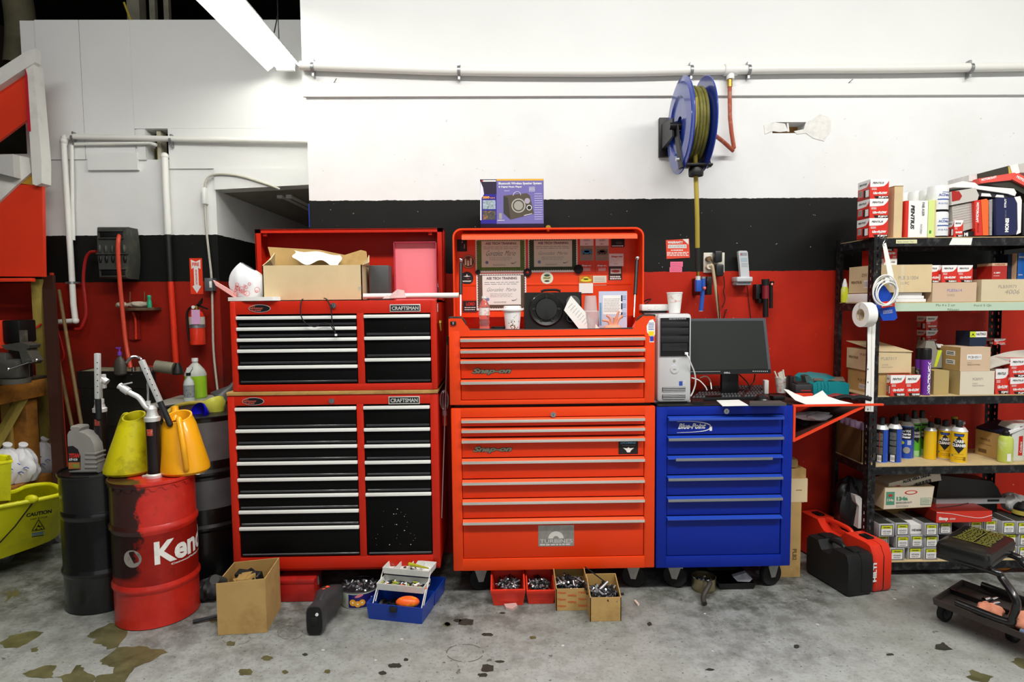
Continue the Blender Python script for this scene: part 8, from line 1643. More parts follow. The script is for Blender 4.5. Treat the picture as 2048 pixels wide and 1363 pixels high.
t=carton(1868,1898,741,z3_,S0+.03,.2,M('tan carton','#b39c66',.85,var=.06,scale=6),'plain tan carton right of the violet spray can');fin(t)
mWC=M('whitish carton','#d9cfba',.85,var=.05,scale=6)
t=carton(1920.5,1989,742,z3_,S0+.005,.22,mWC,'whitish carton on the third shelf under the pinkish one',texts=[('PCB9971',.36,.62,.3,.1,crayon,{}),('8 PCS',.36,.45,.14,.06,crayon,{}),('MADE IN TAIWAN',.36,.36,.34,.06,crayon,{})]);b,o,w,h=t[:4];b.box(o.x-.0008,o.x,o.y,o.y+.22,o.z,o.z+h,M('tan carton'));b.text('E PCB',V(o.x-.001,o.y+.2,o.z+h*.8),-ZA,-YA,mInk,w=h*.5,h=.02)if False else None;fin(t);zc=o.z+h+.001
t=carton(1921,1981,694,zc,S0+.01,.2,M('pinkish carton'),'pinkish carton with white number label on the third shelf',texts=[('8 PCS',.24,.32,.14,.06,crayon,{}),('MADE IN TAIWAN',.24,.24,.42,.05,mCi,{})]);b,o,w,h=t[:4];b.box(o.x-.0008,o.x,o.y,o.y+.2,o.z,o.z+h,mCard);b.box(o.x+w*.22,o.x+w*.7,o.y-.0006,o.y,o.z+h*.48,o.z+h*.7,mPW);b.text('PCB10511',V(o.x+w*.26,o.y,o.z+h*.53),XA,ZA,mGreyInk,w=w*.4,h=h*.11,bold=.01,off=.0014)
for v in(.25,.62):rectuv(b,V(o.x,o.y+.1,o.z+h*v),-YA,ZA,.065,h*.2,mPW,off=.0015);flatprint(b,V(o.x,o.y+.093,o.z+h*(v+.03)),-YA,ZA,.05,h*.14,mInk,2,.6,off=.002)
fin(t);zc4=o.z+h+.001
t=carton(1939.5,1973,662,zc4,S0+.07,.1,mNv2,'navy box with yellow and white header on the pinkish carton',name='parts_box');b,o,w,h=t[:4];b.box(o.x,o.x+w,o.y-.0006,o.y,o.z+h*.6,o.z+h*.98,mPW);b.box(o.x,o.x+w*.35,o.y-.001,o.y,o.z+h*.6,o.z+h*.98,M('lime yellow print','#c9d62a',.5));b.text('HASTINGS',V(o.x+w*.37,o.y,o.z+h*.72),XA,ZA,mInk,w=w*.58,h=h*.18,bold=.02,shear=.2,off=.0012);b.prism([V(o.x+w*a_,o.y-.001,o.z+h*c_)for a_,c_ in((.08,.68),(.17,.88),(.28,.68),(.17,.76))],(0,-.0006,0),mInk);fin(t)
pent(1988,2011,677,zc4,S0+.14,.09,'red and white filter box at the rear right of the pinkish carton');
b=MB();b.grid(lambda u,v:at(1980+95*u,735-12*u-22*v-6*math.sin(3*u),S0+.01+.12*v),12,4,M('grey paper bag','#c9c4b8',.7),th=.006);b.build('paper_bag',label='pale flat paper envelope lying across the boxes on the third shelf',cat='envelope')
pent(1991,2018,737,z3_,S0+.02,.1,'tall filter box right of the whitish carton on the third shelf',code='PCB9971')
b_=pent(2020,2056,754,z3_,S0+.01,.1,'filter box at the right edge of the third shelf, lower of two',code='PLB919');zq=at(2038,754,S0+.01).z+.001;pent(2020,2056,716,zq,S0+.01,.1,'filter box at the right edge of the third shelf, stacked on another')
for k,(y0,lab)in enumerate(((632,'topmost of three filter boxes stacked at the rear of the third shelf'),(660,'middle of three filter boxes stacked at the rear of the third shelf'),(688,'lowest of three filter boxes stacked at the rear of the third shelf'))):
 Yr=S0+.235;zt_=at(1865,y0,Yr).z;zb_=at(1865,y0+28,Yr).z if k<2 else z3_;pent(1852,1875,y0,zb_+.0005,Yr,.075,lab,'filter boxes stacked at the rear of the third shelf',code='PLB9912',zt=zt_)
b=MB();q=pr(1850,1885,690,735,S0+.13);b.prism([at(x,y,S0+.12)for x,y in((1850,697),(1853,681),(1869,682),(1874,700),(1884,700),(1884,735),(1852,735))],(0,.07,0),M('grey card','#8c887e',.6));b.prism([at(x,y,S0+.12)for x,y in((1876,700),(1884,700),(1873,733),(1868,733))],(0,-.001,0),M('lime yellow print'));b.build('parts_box',label='grey box with a yellow stripe behind the violet spray can',cat='box')
b=MB();b.prism([at(x,y,S0+.15)for x,y in((1872,687),(1885,688),(1890,694),(1877,695))],(0,.05,0),mPW);b.build('paper_scrap',label='small white folded card behind the violet can',cat='card')
z4_=zsv[1]+.001
mCapB=M('black spray cap','#191a1a',.4);mCol=M('white can shoulder','#dcdcd8',.3,.3)
def can(px,py,hpx,w,body,label,deco=None,capm=mCapB,nz=True,group='aerosol cans on the fourth shelf',Yo=None):
 p=fl(px,py,z4_);r=w;c=V(p.x,p.y+r*.9,z4_);
 if Yo:c=V(at(px,py-20,Yo).x,Yo,z4_);p=c-V(0,r,0)
 h=at(px,py-hpx,p.y).z-z4_;th=thing('spray_can',label,'can',c,group)
 b=MB();hb=h*.74;b.lathe([(r*.95,0),(r*1.01,.003),(r,.008),(r,hb)],body,o=c,n=32);b.lathe([(r*1.0,0),(r*1.025,.002),(r*1.0,.005)],mCol,o=c,n=32)
 if deco:deco(b,c,r,hb)
 b.build('can_body',th)
 b=MB();b.lathe([(r*1.0,hb),(r*1.03,hb+.003),(r*.95,hb+.007),(r*.72,hb+.02),(r*.66,hb+.022),(0,hb+.022)],mCol,o=c,n=32);b.build('shoulder',th)
 b=MB();b.lathe([(r*.45,hb+.018),(r*.42,h-.004),(r*.34,h),(0,h)],capm,o=c,n=18);b.build('cap',th);return th,c,r,hb
def patch(b,c,r,a0,a1,z0,z1,mat,k=.0006):n=12;z0+=c.z;z1+=c.z;A=[math.radians(a0+(a1-a0)*i/n)for i in range(n+1)];b.add([(c.x+(r+k)*math.cos(a),c.y+(r+k)*math.sin(a),z)for z in(z0,z1)for a in A],[(i,i+1,n+2+i,n+1+i)for i in range(n)],mat)
def wpoly(b,c,r,pts,mat,k=.0012):
 """polygon wrapped on the can in a fine strip grid: pts = [(deg, z)...] drawn as a diamond or ellipse"""
 zs=sorted(set(z for _,z in pts));N=14;z0_,z1_=zs[0],zs[-1]
 def span(z):
  xs=[]
  for i in range(len(pts)):
   (xa,za),(xb,zb)=pts[i],pts[(i+1)%len(pts)]
   if min(za,zb)<=z<=max(za,zb)and za!=zb:xs.append(xa+(xb-xa)*(z-za)/(zb-za))
  return(min(xs),max(xs))if xs else None
 rowsv=[]
 def up_(z):return z+c.z
 for j in range(N+1):
  z=z0_+(z1_-z0_)*(j+(1e-3 if j==0 else-1e-3 if j==N else 0))/N;s=span(z);rowsv.append([(c.x+(r+k)*math.cos(math.radians(s[0]+(s[1]-s[0])*i/8)),c.y+(r+k)*math.sin(math.radians(s[0]+(s[1]-s[0])*i/8)),up_(z))for i in range(9)])
 b.add([p for rw in rowsv for p in rw],[(j*9+i,j*9+i+1,(j+1)*9+i+1,(j+1)*9+i)for j in range(N)for i in range(8)],mat)
def facing(c):return math.degrees(math.atan2(-c.y,-c.x))
mBk=M('can back print','#151517',.4,coat=.2);mBkp=M('fine grey print','#5f605c',.6,dirt='#1a1a1a',damt=1.,dscale=90);mCbl=M('can blue','#1747b0',.3,coat=.4);mYl=M('can yellow','#e8b90c',.35,coat=.3);mGrnC=M('can green','#54a82a',.35,coat=.3);mLG=M('can pale green','#9cc98a',.4)
def dBlack(b,c,r,hb):
 f=facing(c);patch(b,c,r,f-95,f+18,hb*.0+.008,hb,mBk)
 for z0,z1 in((.68,.9),(.52,.65),(.26,.48)):patch(b,c,r,f-40,f+14,hb*z0,hb*z1,mBkp,.001)
 patch(b,c,r,f-30,f+5,.008,hb*.24,mPW,.0012)
 for k in range(6):patch(b,c,r,f-24+5*k,f-22+5*k,.015,hb*.18,mInk,.0016)
 if abs(c.x-at(1768,0,c.y).x)<.03 or True:pass
def dBlackStraw(b,c,r,hb):dBlack(b,c,r,hb);f=math.radians(facing(c)-12);p=V(c.x+(r+.003)*math.cos(f),c.y+(r+.003)*math.sin(f),0);b.cyl(V(p.x,p.y,c.z+hb*.33),V(p.x,p.y,c.z+hb*.93),.0014,mRedInk,n=6)
def dBlue(b,c,r,hb):
 f=facing(c);patch(b,c,r,f-80,f+80,hb*.93,hb*.96,mInk);patch(b,c,r,f-80,f+80,hb*.6,hb*.93,M('can dark navy','#151a33',.4));
 for k,t in enumerate(('Low VOC','Parts','Cleaner')):wrap(b,t,c.x,c.y,r+.0018,f-40,f+44,c.z+hb*(.82-.09*k),hb*.075,mPW,bold=.07)
 n=18;disc_c=f-30;wpoly(b,c,r,[(disc_c+22*math.cos(2*pi*i/n),hb*(.5+.055*math.sin(2*pi*i/n)))for i in range(n)],M('lime yellow print'));wpoly(b,c,r,[(f+12+30*math.cos(2*pi*i/n),hb*(.28+.1*math.sin(2*pi*i/n)))for i in range(n)],M('printed grey'));patch(b,c,r,f+15,f+50,hb*.44,hb*.58,M('pale blue print','#a9b4d0',.5),.001)
def dGreen(b,c,r,hb):
 f=facing(c);patch(b,c,r,f-90,f+90,hb*.92,hb*.96,mInk);wpoly(b,c,r,[(f+40,hb*.9),(f-42,hb*.66),(f+40,hb*.42),(f+60,hb*.66)],mInk);wrap(b,'BRAKE',c.x,c.y,r+.002,f-10,f+62,c.z+hb*.68,hb*.08,mPW,bold=.07);wrap(b,'CLEANER',c.x,c.y,r+.002,f-28,f+70,c.z+hb*.58,hb*.08,mPW,bold=.07)
 patch(b,c,r,f-60,f+60,.008,hb*.2,mLG);wpoly(b,c,r,[(f-35+24*math.cos(2*pi*i/16),hb*(.31+.045*math.sin(2*pi*i/16)))for i in range(16)],M('teal badge','#2f7f94',.4))
def dYel(b,c,r,hb,sh=0):
 f=facing(c)+sh;wpoly(b,c,r,[(f,hb*.32),(f+52,hb*.6),(f,hb*.88),(f-52,hb*.6)],mInk);wpoly(b,c,r,[(f-30,hb*.86),(f+30,hb*.86),(f+36,hb*.95),(f-36,hb*.95)],mInk,.0014);wpoly(b,c,r,[(f-26,hb*.87),(f+26,hb*.87),(f+30,hb*.93),(f-30,hb*.93)],mBlueInk,.002)
 wrap(b,'CARB',c.x,c.y,r+.0022,f-30,f+32,c.z+hb*.66,hb*.1,mPW,bold=.06);wrap(b,'CLEANER',c.x,c.y,r+.0022,f-48,f+52,c.z+hb*.53,hb*.1,mPW,bold=.06)
 for z in(.3,.2,.14):patch(b,c,r,f-30,f+35,hb*z,hb*(z+.008),M('brown fine print','#8a6a14',.6),.001)
 patch(b,c,r,f+32,f+52,hb*.1,hb*.22,M('brown fine print'),.001);patch(b,c,r,f-50,f-38,hb*.22,hb*.27,M('teal badge'),.001)
R_c=.0325
can(1768,926,90,R_c,mCbl,'black-backed blue spray can at the left front of the fourth shelf',dBlackStraw);can(1795,926,92,R_c*1.02,mCbl,'second black-backed blue spray can from the shelf post',dBlack)
can(1817,918,89,R_c,mCbl,'blue parts cleaner spray can with silver print',dBlue);can(1833,914,92,R_c*.92,mGrnC,'green brake cleaner can, left of the two green ones',dGreen);can(1849,910,88,R_c,mGrnC,'green brake cleaner can, right of the two green ones',dGreen)
can(1880,909.5,72,R_c,mYl,'yellow spray can turned sideways behind the front pair',lambda b,c,r,hb:dYel(b,c,r,hb,-75));can(1897,918,76,.035,mYl,'yellow carb cleaner can, left of the front pair',dYel)
th_,c_,r_,hb_=can(1926,927,85,.037,mYl,'yellow carb cleaner can, right of the front pair, with red straw tip',dYel);b=MB();b.sph(c_+V(.006,-.014,hb_+.026),.004,mRedInk,n=8);b.build('red_tip',th_)
bk=0
for x,Yo,col,lab in((1766,3.26,mCbl,'rear aerosol can nearest the shelf post'),(1784,3.24,mCbl,'rear aerosol can, second from the shelf post'),(1799,3.34,mCbl,'rear aerosol can, third from the shelf post'),(1816,3.27,mCbl,'rear aerosol can behind the blue parts cleaner'),(1830,3.3,mGrnC,'rear aerosol can behind the green pair'),(1861,3.24,mYl,'dim yellow can right of the green pair'),(1876,3.31,mYl,'rear yellow can behind the sideways one'),(1893,3.28,mYl,'rear yellow can behind the left carb cleaner'),(1909,3.3,mYl,'rear can right of the rear yellow pair')):
 can(x,890,0,.031,col,lab,None,Yo=Yo)if False else None
 c=V(at(x,860,Yo).x,Yo,z4_);h=.225 if x<1845 else.2;th=thing('spray_can',lab,'can',c,'aerosol cans on the fourth shelf');r=.0295;hb=h*.76
 b=MB();b.lathe([(r,0),(r,hb)],col,o=c,n=24);b.build('can_body',th);b=MB();b.lathe([(r,hb),(r*1.03,hb+.003),(r*.72,hb+.018),(0,hb+.02)],mCol,o=c,n=24);b.build('shoulder',th);b=MB();b.lathe([(r*.45,hb+.016),(r*.42,h),(0,h)],mCapB,o=c,n=14);b.build('cap',th)
c=V(at(1921,850,3.3).x,3.32,z4_);th=thing('additive_bottle','white and red bottle with yellow cap behind the carb cleaner cans','bottle',c);b=MB();b.lathe([(.03,0),(.03,.15),(.028,.17),(.034,.172),(.034,.185),(.012,.188)],M('white red bottle','#d8cfd0',.4,dirt='#b5485a',damt=.8,dscale=30),o=c,n=24);b.build('bottle_body',th);b=MB();b.cyl(c+V(-.02,0,.185),c+V(-.02,0,.21),.015,M('olive yellow cap','#a89a2a',.4),n=16);b.build('cap',th)
A=fl(1940,902,z4_);B=fl(1997,919,z4_);A=fl(1950,906,z4_);n_=V(-(B-A).y,(B-A).x,0).normalized();hh=at(1997,868,B.y).z-z4_;b=MB();C=B+n_*.14;quadbox(b,A,B,C,z4_,z4_+hh,mCard);u_=(B-A).normalized();b.text('PENTIUS',A+u_*.03+V(0,0,hh*.62),u_,ZA,mCi,w=.06,h=.012,bold=.02);b.text('MADE IN TAIWAN',A+u_*.02+V(0,0,hh*.45),u_,ZA,mCi,w=.08,h=.006);rectuv(b,A+u_*.02+V(0,0,hh*.12),u_,ZA,.05,.02,mCi,off=.001);b.build('cardboard_box',label='turned brown carton right of the carb cleaner cans',cat='box')
b=MB();P=[at(1947,851,3.2),at(1955,831,3.26),at(2006,848,3.26),at(2016,852,3.2),at(2003,865,3.17)];zz=z4_+hh+.002;Pq=[A+n_*.0+V(0,0,hh+.003),B+u_*.02+V(0,0,hh+.003),B+u_*.02+n_*.12+V(0,0,hh+.04),A+n_*.12+V(0,0,hh+.04)];b.prism(Pq,(0,-.003,.012),M('navy booklet','#0f1730',.45));b.hexa([Pq[1],Pq[1]+u_*.02,Pq[2]+u_*.02,Pq[2]],[p+V(0,0,.012)for p in(Pq[1],Pq[1]+u_*.02,Pq[2]+u_*.02,Pq[2])],mPW);b.build('booklet',label='navy booklet with white edge lying on the turned brown carton',cat='booklet')
c=V(at(2013,915,S0+.04).x,S0+.05,z4_);kk=(S0+.05)/1232;hB_=at(2013,858,S0+.04).z-z4_;th=thing('glue_bottle','pale green bottle with black cap at the right of the fourth shelf','bottle',c);b=MB();b.lathe([(12.5*kk,0),(13.3*kk,.005),(13.3*kk,hB_*.68),(11*kk,hB_*.76),(6*kk,hB_*.8)],M('pale green label','#bcca5a',.4,dirt='#dfe6c0',damt=.7,dscale=20),o=c,n=28);patch(b,c,13.3*kk,-115,-85,.01,.05,mPW);b.build('bottle_body',th);b=MB();b.lathe([(6*kk,hB_*.78),(6.5*kk,hB_*.9),(4*kk,hB_*.94),(3.5*kk,hB_)],mBlk,o=c,n=18);b.build('cap',th)
mJg=M('milky jug','#d9dcd6',.35,dirt='#c9c66a',damt=.5,dscale=4);b=MB();P=[at(x,y,S0+.06)for x,y in((2024,918),(2024,870),(2027,856),(2034,848),(2075,846),(2075,918))]
for p in(P[0],P[-1]):p.z=z4_
th=thing('fluid_jug','milky plastic fluid jug with red label at the right photo edge','jug',P[0]);loft(b,[P,[p+V(0,.1,0)for p in P]],mJg,cap1=True);prect(b,2040,2060,852,858,S0+.06,M('dark slot','#6b2240',.6));b.build('jug_body',th);b=MB();b.prism([at(x,y,S0+.0595)for x,y in((2038,872),(2046,871),(2044,910),(2036,910))],(0,-.001,0),mPR);b.text('Coolant',at(2043,905,S0+.058),ZA,-XA,mPW,w=.06,h=.011,bold=.03);prect(b,2047,2075,872,910,S0+.06,mPW,th=.001);b.build('label',th)
zL=zsv[1]+.001;th=thing('bottle_carton','dark brown carton of orange and purple bottles at the fourth shelf end','box',V(sx0+.03,3.3,zL));b=MB();x0_=sx0+.006;hh=at(1710,858,3.2).z-zL
for q in((x0_,x0_+.003,3.17,3.43),(x0_+.057,x0_+.06,3.17,3.43),(x0_,x0_+.06,3.17,3.173),(x0_,x0_+.06,3.427,3.43)):b.box(q[0],q[1],q[2],q[3],zL,zL+hh,M('dark brown carton','#6d4e26',.85,var=.15))
b.build('carton',th)
for k,(y,m)in enumerate(((3.2,M('orange bottle','#a5502a',.35)),(3.25,M('purple bottle','#6b4468',.4)),(3.3,M('orange bottle')),(3.35,M('purple bottle')),(3.4,M('orange bottle')))):
 c=V(x0_+.03,y,zL+.003);t2=thing('bottle','bottle in the dark carton beyond the shelf post, %s from the front'%('first','second','third','fourth','fifth')[k],'bottle',c,'bottles in the dark carton');b=MB();b.lathe([(.024,0),(.025,.1),(.025,.15),(.02,.165)],m,o=c,n=18);b.build('bottle_body',t2);b=MB();b.lathe([(.0255,.12),(.0255,.155)],M('lilac label','#c0a0bc',.5),o=c,n=18);b.lathe([(.018,.165),(.018,.2),(0,.2)],M('pale purple cap','#a68aa8',.4),o=c,n=16);b.build('cap',t2)
z5_=zsv[0]+.001;mPadB=M('grey pad carton','#a9aaac',.45,var=.05);mPadT=M('dark pad carton top','#33342f',.5,var=.3,scale=20);mLY=M('label yellow','#c9cf18',.5)
pads=[(1779,1809,1099,0,0,'HD464A'),(1815,1845,1101,0,.01,'HD606'),(1848,1876,1097,0,.0,'HD757'),(1877,1905,1101,0,.02,'HD787'),(1752,1777,1098,0,.02,'HD464'),(1792,1819,1075,1,.0,'HD476'),(1821,1847,1075,1,.005,'HD562'),(1849,1877,1073,1,.0,'HD757'),(1752,1778,1077,1,.02,'HD462'),(1758,1788,1055,2,-.01,'HD430'),(1791,1819,1049,2,.0,'HD503'),(1849.5,1876,1047,2,-.01,'HD787'),(1878,1903,1052,2,.01,'HD914'),(2006,2033,1100,0,.0,'HD757'),(2036,2062,1100,0,.0,'HD606'),(1976,2003,1100,0,.02,'HD562'),(2008,2034,1073,1,.01,'HD503'),(2037,2063,1073,1,0,'HD430'),(2004.5,2031,1043,2,.0,'HD1210'),(2033,2062,1047,2,-.005,'HD914'),(1907,1934,1100,0,.03,'HD606'),(1940,1968,1100,0,.03,'HD787'),(1907,1934,1075,1,.03,'HD430'),(1940,1968,1074,1,.03,'HD503'),(1972,1999,1074,1,.03,'HD476'),(1938,1966,1048,2,.02,'HD562'),(1968,1994,1046,2,.03,'HD464')]
hp=(at(1860,1072,S0).z-z5_)/2;od_={}
rown=('bottom','middle','top');ordn=('first','second','third','fourth','fifth','sixth','seventh','eighth','ninth','tenth')
byrow={r:sorted([p[0]for p in pads if p[3]==r])for r in range(3)}
for(x0,x1,yt,row,dy,code)in pads:
 Y=S0+.012+dy;q=pr(x0,x1,yt,yt+24,Y);zb=z5_+row*(hp+.001);a0,a1=q[0],q[1];z1=zb+hp;w,h=a1-a0,hp;b=MB();b.box(a0,a1,Y,Y+.2,zb,z1,mPadB,r=.001);b.box(a0+.003,a1-.003,Y+.01,Y+.198,z1-.0003,z1+.0004,mPadT)
 o=V(a0,Y,zb);rectuv(b,o+V(w*.1,0,h*.08),XA,ZA,w*.8,h*.84,mInk,off=.0006);rectuv(b,o+V(w*.14,0,h*.12),XA,ZA,w*.72,h*.76,mPW,off=.001);rectuv(b,o+V(w*.14,0,h*.64),XA,ZA,w*.72,h*.24,mLY,off=.0014)
 b.text('CERAMIC',o+V(w*.26,0,h*.7),XA,ZA,mInk,w=w*.48,h=h*.09,off=.002,bold=.03);b.text(code,o+V(w*.24,0,h*.34),XA,ZA,mGreyInk,w=w*.52,h=h*.16,off=.0016,bold=.02);flatprint(b,o+V(w*.26,0,h*.2),XA,ZA,w*.46,h*.07,mInk,1,.6,off=.0016)
 k=byrow[row].index(x0);b.build('brake_pad_box',label='grey brake pad box, %s from the left in the %s row'%(ordn[k],rown[row]),cat='box',group='brake pad boxes on the bottom shelf')
q=pr(1820,1843,1052,1072,S0+.03);b=MB();b.box(q[0],q[1],S0+.03,S0+.2,z5_+2*(hp+.001),z5_+2*(hp+.001)+.05,mPW);b.text('HD606',V(q[0]+.01,S0+.03,z5_+2*hp+.018),XA,ZA,mInk,w=.05,h=.012,bold=.03);b.build('brake_pad_box',label='plain white box end marked in black in the top row of pad boxes',cat='box')
zr=z5_+3*(hp+.001)+.002
t=carton(1752,1828,1018,zr-hp*0,S0+.13,.2,mCard,'brown carton behind the refrigerant box on the bottom shelf',zt=at(1790,1017,S0+.13).z+.0);
b=MB();q=pr(1752,1828,1018,1040,S0+.15);b.box(q[0],q[1],S0+.22,S0+.33,z5_,at(1790,1016,S0+.22).z,mCard);b.build('cardboard_box',label='brown carton standing behind the pad boxes under the refrigerant box',cat='box')
zq_=at(1790,1016,S0+.15).z
b=MB();RYf=S0+.05;P=[at(x,y,RYf)for x,y in((1768,1012),(1867,1017),(1868,972),(1771,974))];P=[at(x,y,RYf)for x,y in((1767,1018),(1862,1013),(1869,972),(1770,975))];b.prism(P,(0,.2,0),mCardL);mGt=M('green carton print','#4f8f74',.6)
b.prism([at(x,y,RYf)for x,y in((1768,1017),(1861,1012),(1868,973),(1771,976))],(0,-.0006,0),M('pale carton face','#d9cdb8',.8,var=.05));b.text('134a',at(1793,1001,RYf-.0008),V(1,0,.03),V(-.03,0,1),mGt,w=.06,h=.022,bold=.06);b.text('REFRIGERANT',at(1792,1007,RYf-.0008),V(1,0,.03),V(-.03,0,1),mGreyInk,w=.085,h=.01,bold=.02);lines(b,1792,1818,1009,1014,RYf-.0008,mGreyInk,2,.3)
disc(b,at(1822,984,RYf-.0008),V(1,0,.05),ZA,.034,mRedInk,ry=.011);disc(b,at(1822,984,RYf-.0014),V(1,0,.05),ZA,.026,M('pale carton face'),ry=.007);prect(b,1772,1789,983,1009,RYf-.0008,mGt);disc(b,at(1781,990,RYf-.002),XA,ZA,.012,mRedInk,ry=.006);b.text('134a',at(1774,1002,RYf-.0014),XA,ZA,M('pale carton face'),w=.035,h=.014,bold=.04);prect(b,1841,1862,995,1009,RYf-.0008,mGt);prect(b,1842,1861,996,1008,RYf-.0016,M('pale carton face'));lines(b,1843,1860,997,1007,RYf-.0022,mGt,4,.4);b.build('refrigerant_carton',label='white and green 134a refrigerant carton on the bottom shelf',cat='box')
RYf2=S0+.07;b=MB();P=[at(x,y,RYf2)for x,y in((1777,973),(1784,976),(1883,960),(1880,945),(1868,944),(1778,966))];b.prism(P,(0,.12,0),M('pale carton face'));ud=(at(1880,946,RYf2)-at(1782,972,RYf2)).normalized();vd=V(-ud.z,0,ud.x);b.text('ALOE VERA DRINK',at(1806,966,RYf2-.001),ud,vd,mInk,w=.155,h=.016,bold=.04)
for k in range(16):p=at(1829+2.2*k,973-0.62*k,RYf2-.0012);rectuv(b,p,ud,vd,.002+.002*(k%3),.018,mInk,off=.0004)
disc(b,at(1794,973,RYf2-.001),ud,vd,.02,mRedInk,ry=.007);b.build('drink_carton',label='white ALOE VERA DRINK carton lying tilted on the refrigerant carton',cat='box')
mStp=M('red gloss carton','#cf2a14',.3,coat=.4);mStp2=M('dark red carton top','#7c1a10',.35,coat=.3);YS=S0+.0;b=MB();P=[at(x,y,YS)for x,y in((1868,1045),(1985,1040),(1985,1018),(1874,1021))];P[0].x=P[3].x;P[1].x=P[2].x;zb_=min(P[0].z,P[1].z);zt_=P[3].z;zb_=z5_+3*(hp+.001)+.004;zt_=zb_+.058
xa,xb=at(1873,1030,YS).x,at(1984,1030,YS).x;b.box(xa,xb,YS,YS+.2,zb_,zt_,mStp);b.box(xa+.002,xb-.002,YS+.004,YS+.198,zt_,zt_+.0008,mStp2);b.box(xa-.0008,xa,YS,YS+.2,zb_,zt_,mStp2);b.text('Stop',V(xa+.012,YS,zb_+.008),XA,ZA,mPW,w=.05,h=.022,bold=.06);flatprint(b,V(xa+.07,YS,zb_+.014),XA,ZA,.03,.01,mPW,2,.5)
P2=catmull([V(xa,YS-.001,zt_-.004),V(xa+.08,YS-.001,zt_-.012),V(xa+.16,YS-.001,zb_+.03),V(xb-.06,YS-.001,zb_+.022),V(xb,YS-.001,zb_+.036)],6);b.tube(P2,.0013,mPW,n=4);b.tube([V(xa+.03,YS+.05,zt_+.0015),V(xa+.16,YS+.08,zt_+.0015),V(xa+.26,YS+.12,zt_+.0015)],.0025,mInk,n=5);b.text('Don',V(xa+.01,YS+.19,zt_+.001),XA,YA,mPRd,w=.05,h=.02,bold=.04);b.build('parts_box',label='glossy red box with white Stop lettering on the brake pad boxes',cat='box')
th=thing('socket_case','black plastic case with clear lid edge behind the red Stop box','case',at(1935,1010,S0+.18));b=MB();zk=zb_-.004;b.prism([at(x,y,S0+.14)for x,y in((1872,996),(2006,997),(1996,975),(1985,962),(1880,950))],(0,.12,.0),M('charcoal case','#232321',.4,var=.1));b.build('case_lid',th);b=MB();q=pr(1870,2008,996,1006,S0+.13);b.box(q[0],q[1],S0+.12,S0+.27,q[2],q[3],M('clear case edge','#a9a9a8',.3));q2=pr(1975,1998,998,1002,S0+.12);b.box(q2[0],q2[1],S0+.118,S0+.12,q2[2],q2[3],mInk)
b.box(q[0]+.02,q[1]-.02,S0+.15,S0+.26,z5_+2*(hp+.001),q[2],mBlk);b.build('case_edge',th)
lump('white_jug',at(2026,1005,S0+.15),.06,.06,.05,M('cloudy white jug','#b5b6b2',.4,trans=.2),'cloudy white plastic container behind the pad boxes at the right','container',33)
b=MB();c=at(2047,1030,S0+.1);b.lathe([(.05,0),(.055,.01),(.055,.05),(.03,.075),(0,.078)],mBlk,o=c,n=24);b.lathe([(.0555,.012),(.0555,.035)],M('gold print'),o=c,n=24);b.build('grease_tub',label='black tub with gold band at the right of the bottom shelf',cat='tub')
b=MB();c=fl(2044,1160);b.cyl(V(c.x,c.y+.12,.055),V(c.x+.01,c.y+.16,.055),.055,M('orange round cap','#e88a12',.4),n=32);b.build('orange_disc',label='orange round plastic lid standing under the shelf behind the stool',cat='lid')
b=MB();P=[at(x,y,3.2)for x,y in((1710,990),(1720,992),(1728,1002),(1729,1056),(1716,1056),(1718,1012),(1712,1004))];b.prism(P,(0,.06,0),mPipe);b.build('plastic_bracket',label='white curved plastic piece behind the red tool case by the shelf post',cat='plastic piece')
lump('junk_bag',V(at(1700,1030,3.3).x,3.3,.3),.09,.08,.16,M('black bin bag','#121214',.4),'dark bundle on the bottom shelf end beyond the post','bundle',44)
b=MB();hk=lambda x,y,Y=S0-.03:at(x,y,Y);th=thing('label_roll','roll of white labels hanging on the shelf post with a long loose strip','label roll',hk(1722,628));c=hk(1722,629);d=V(.85,-.5,0).normalized();k_=(S0-.03)/1232
R1,R2,wd_=25*k_,12.5*k_,.05
b.lathe([(R2,-wd_/2),(R1,-wd_/2),(R1,wd_/2),(R2,wd_/2),(R2,-wd_/2)],mPaper,o=c+V(.02,0,0),ax=(-1,-.1,0),n=48,caps=False);b.lathe([(R2*.9,-wd_/2-.001),(R2,-wd_/2-.001),(R2,wd_/2),(R2*.9,wd_/2)],mCardL,o=c+V(.02,0,0),ax=(-1,-.1,0),n=40,caps=False);b.build('roll',th)
b=MB();P=[hk(1735,612),hk(1753,608),hk(1749,720),hk(1747,823),hk(1730,822),hk(1735,720)];b.prism(P,(0,.0012,0),mPaper)
for y in(738,764,791,818):q=hk(1735,y);b.box(q.x,q.x+.004,q.y-.001,q.y,q.z-.004,q.z+.004,mInk)
b.tube([hk(1744,640)-V(0,.001,0),hk(1741,820)-V(0,.001,0)],.0005,mGreyInk,n=4);b.build('loose_strip',th);b=MB();b.tube([hk(1722,605),hk(1718,612),hk(1720,640)],.0012,mSteel,n=5);b.build('hook',th)
th=thing('cable_coil','coil of thin white cable hanging from a hook on the shelf post','cable',hk(1772,590));b=MB()
for k,(cx,cy,rx,ry_,rot)in enumerate(((1768,582,22,29,.35),(1770,585,24,27,.5),(1774,584,22,26,.3),(1775,586,20,24,.6),(1770,580,24,31,.2))):
 b.tube([hk(cx+rx*math.cos(t)*math.cos(rot)-ry_*math.sin(t)*math.sin(rot)*.8,cy+ry_*math.sin(t)*math.cos(rot)+rx*math.cos(t)*math.sin(rot)*.8,S0-.035-.004*k)for t in[2*pi*j/28 for j in range(28)]],.0036,mPipe,closed=True,n=7)
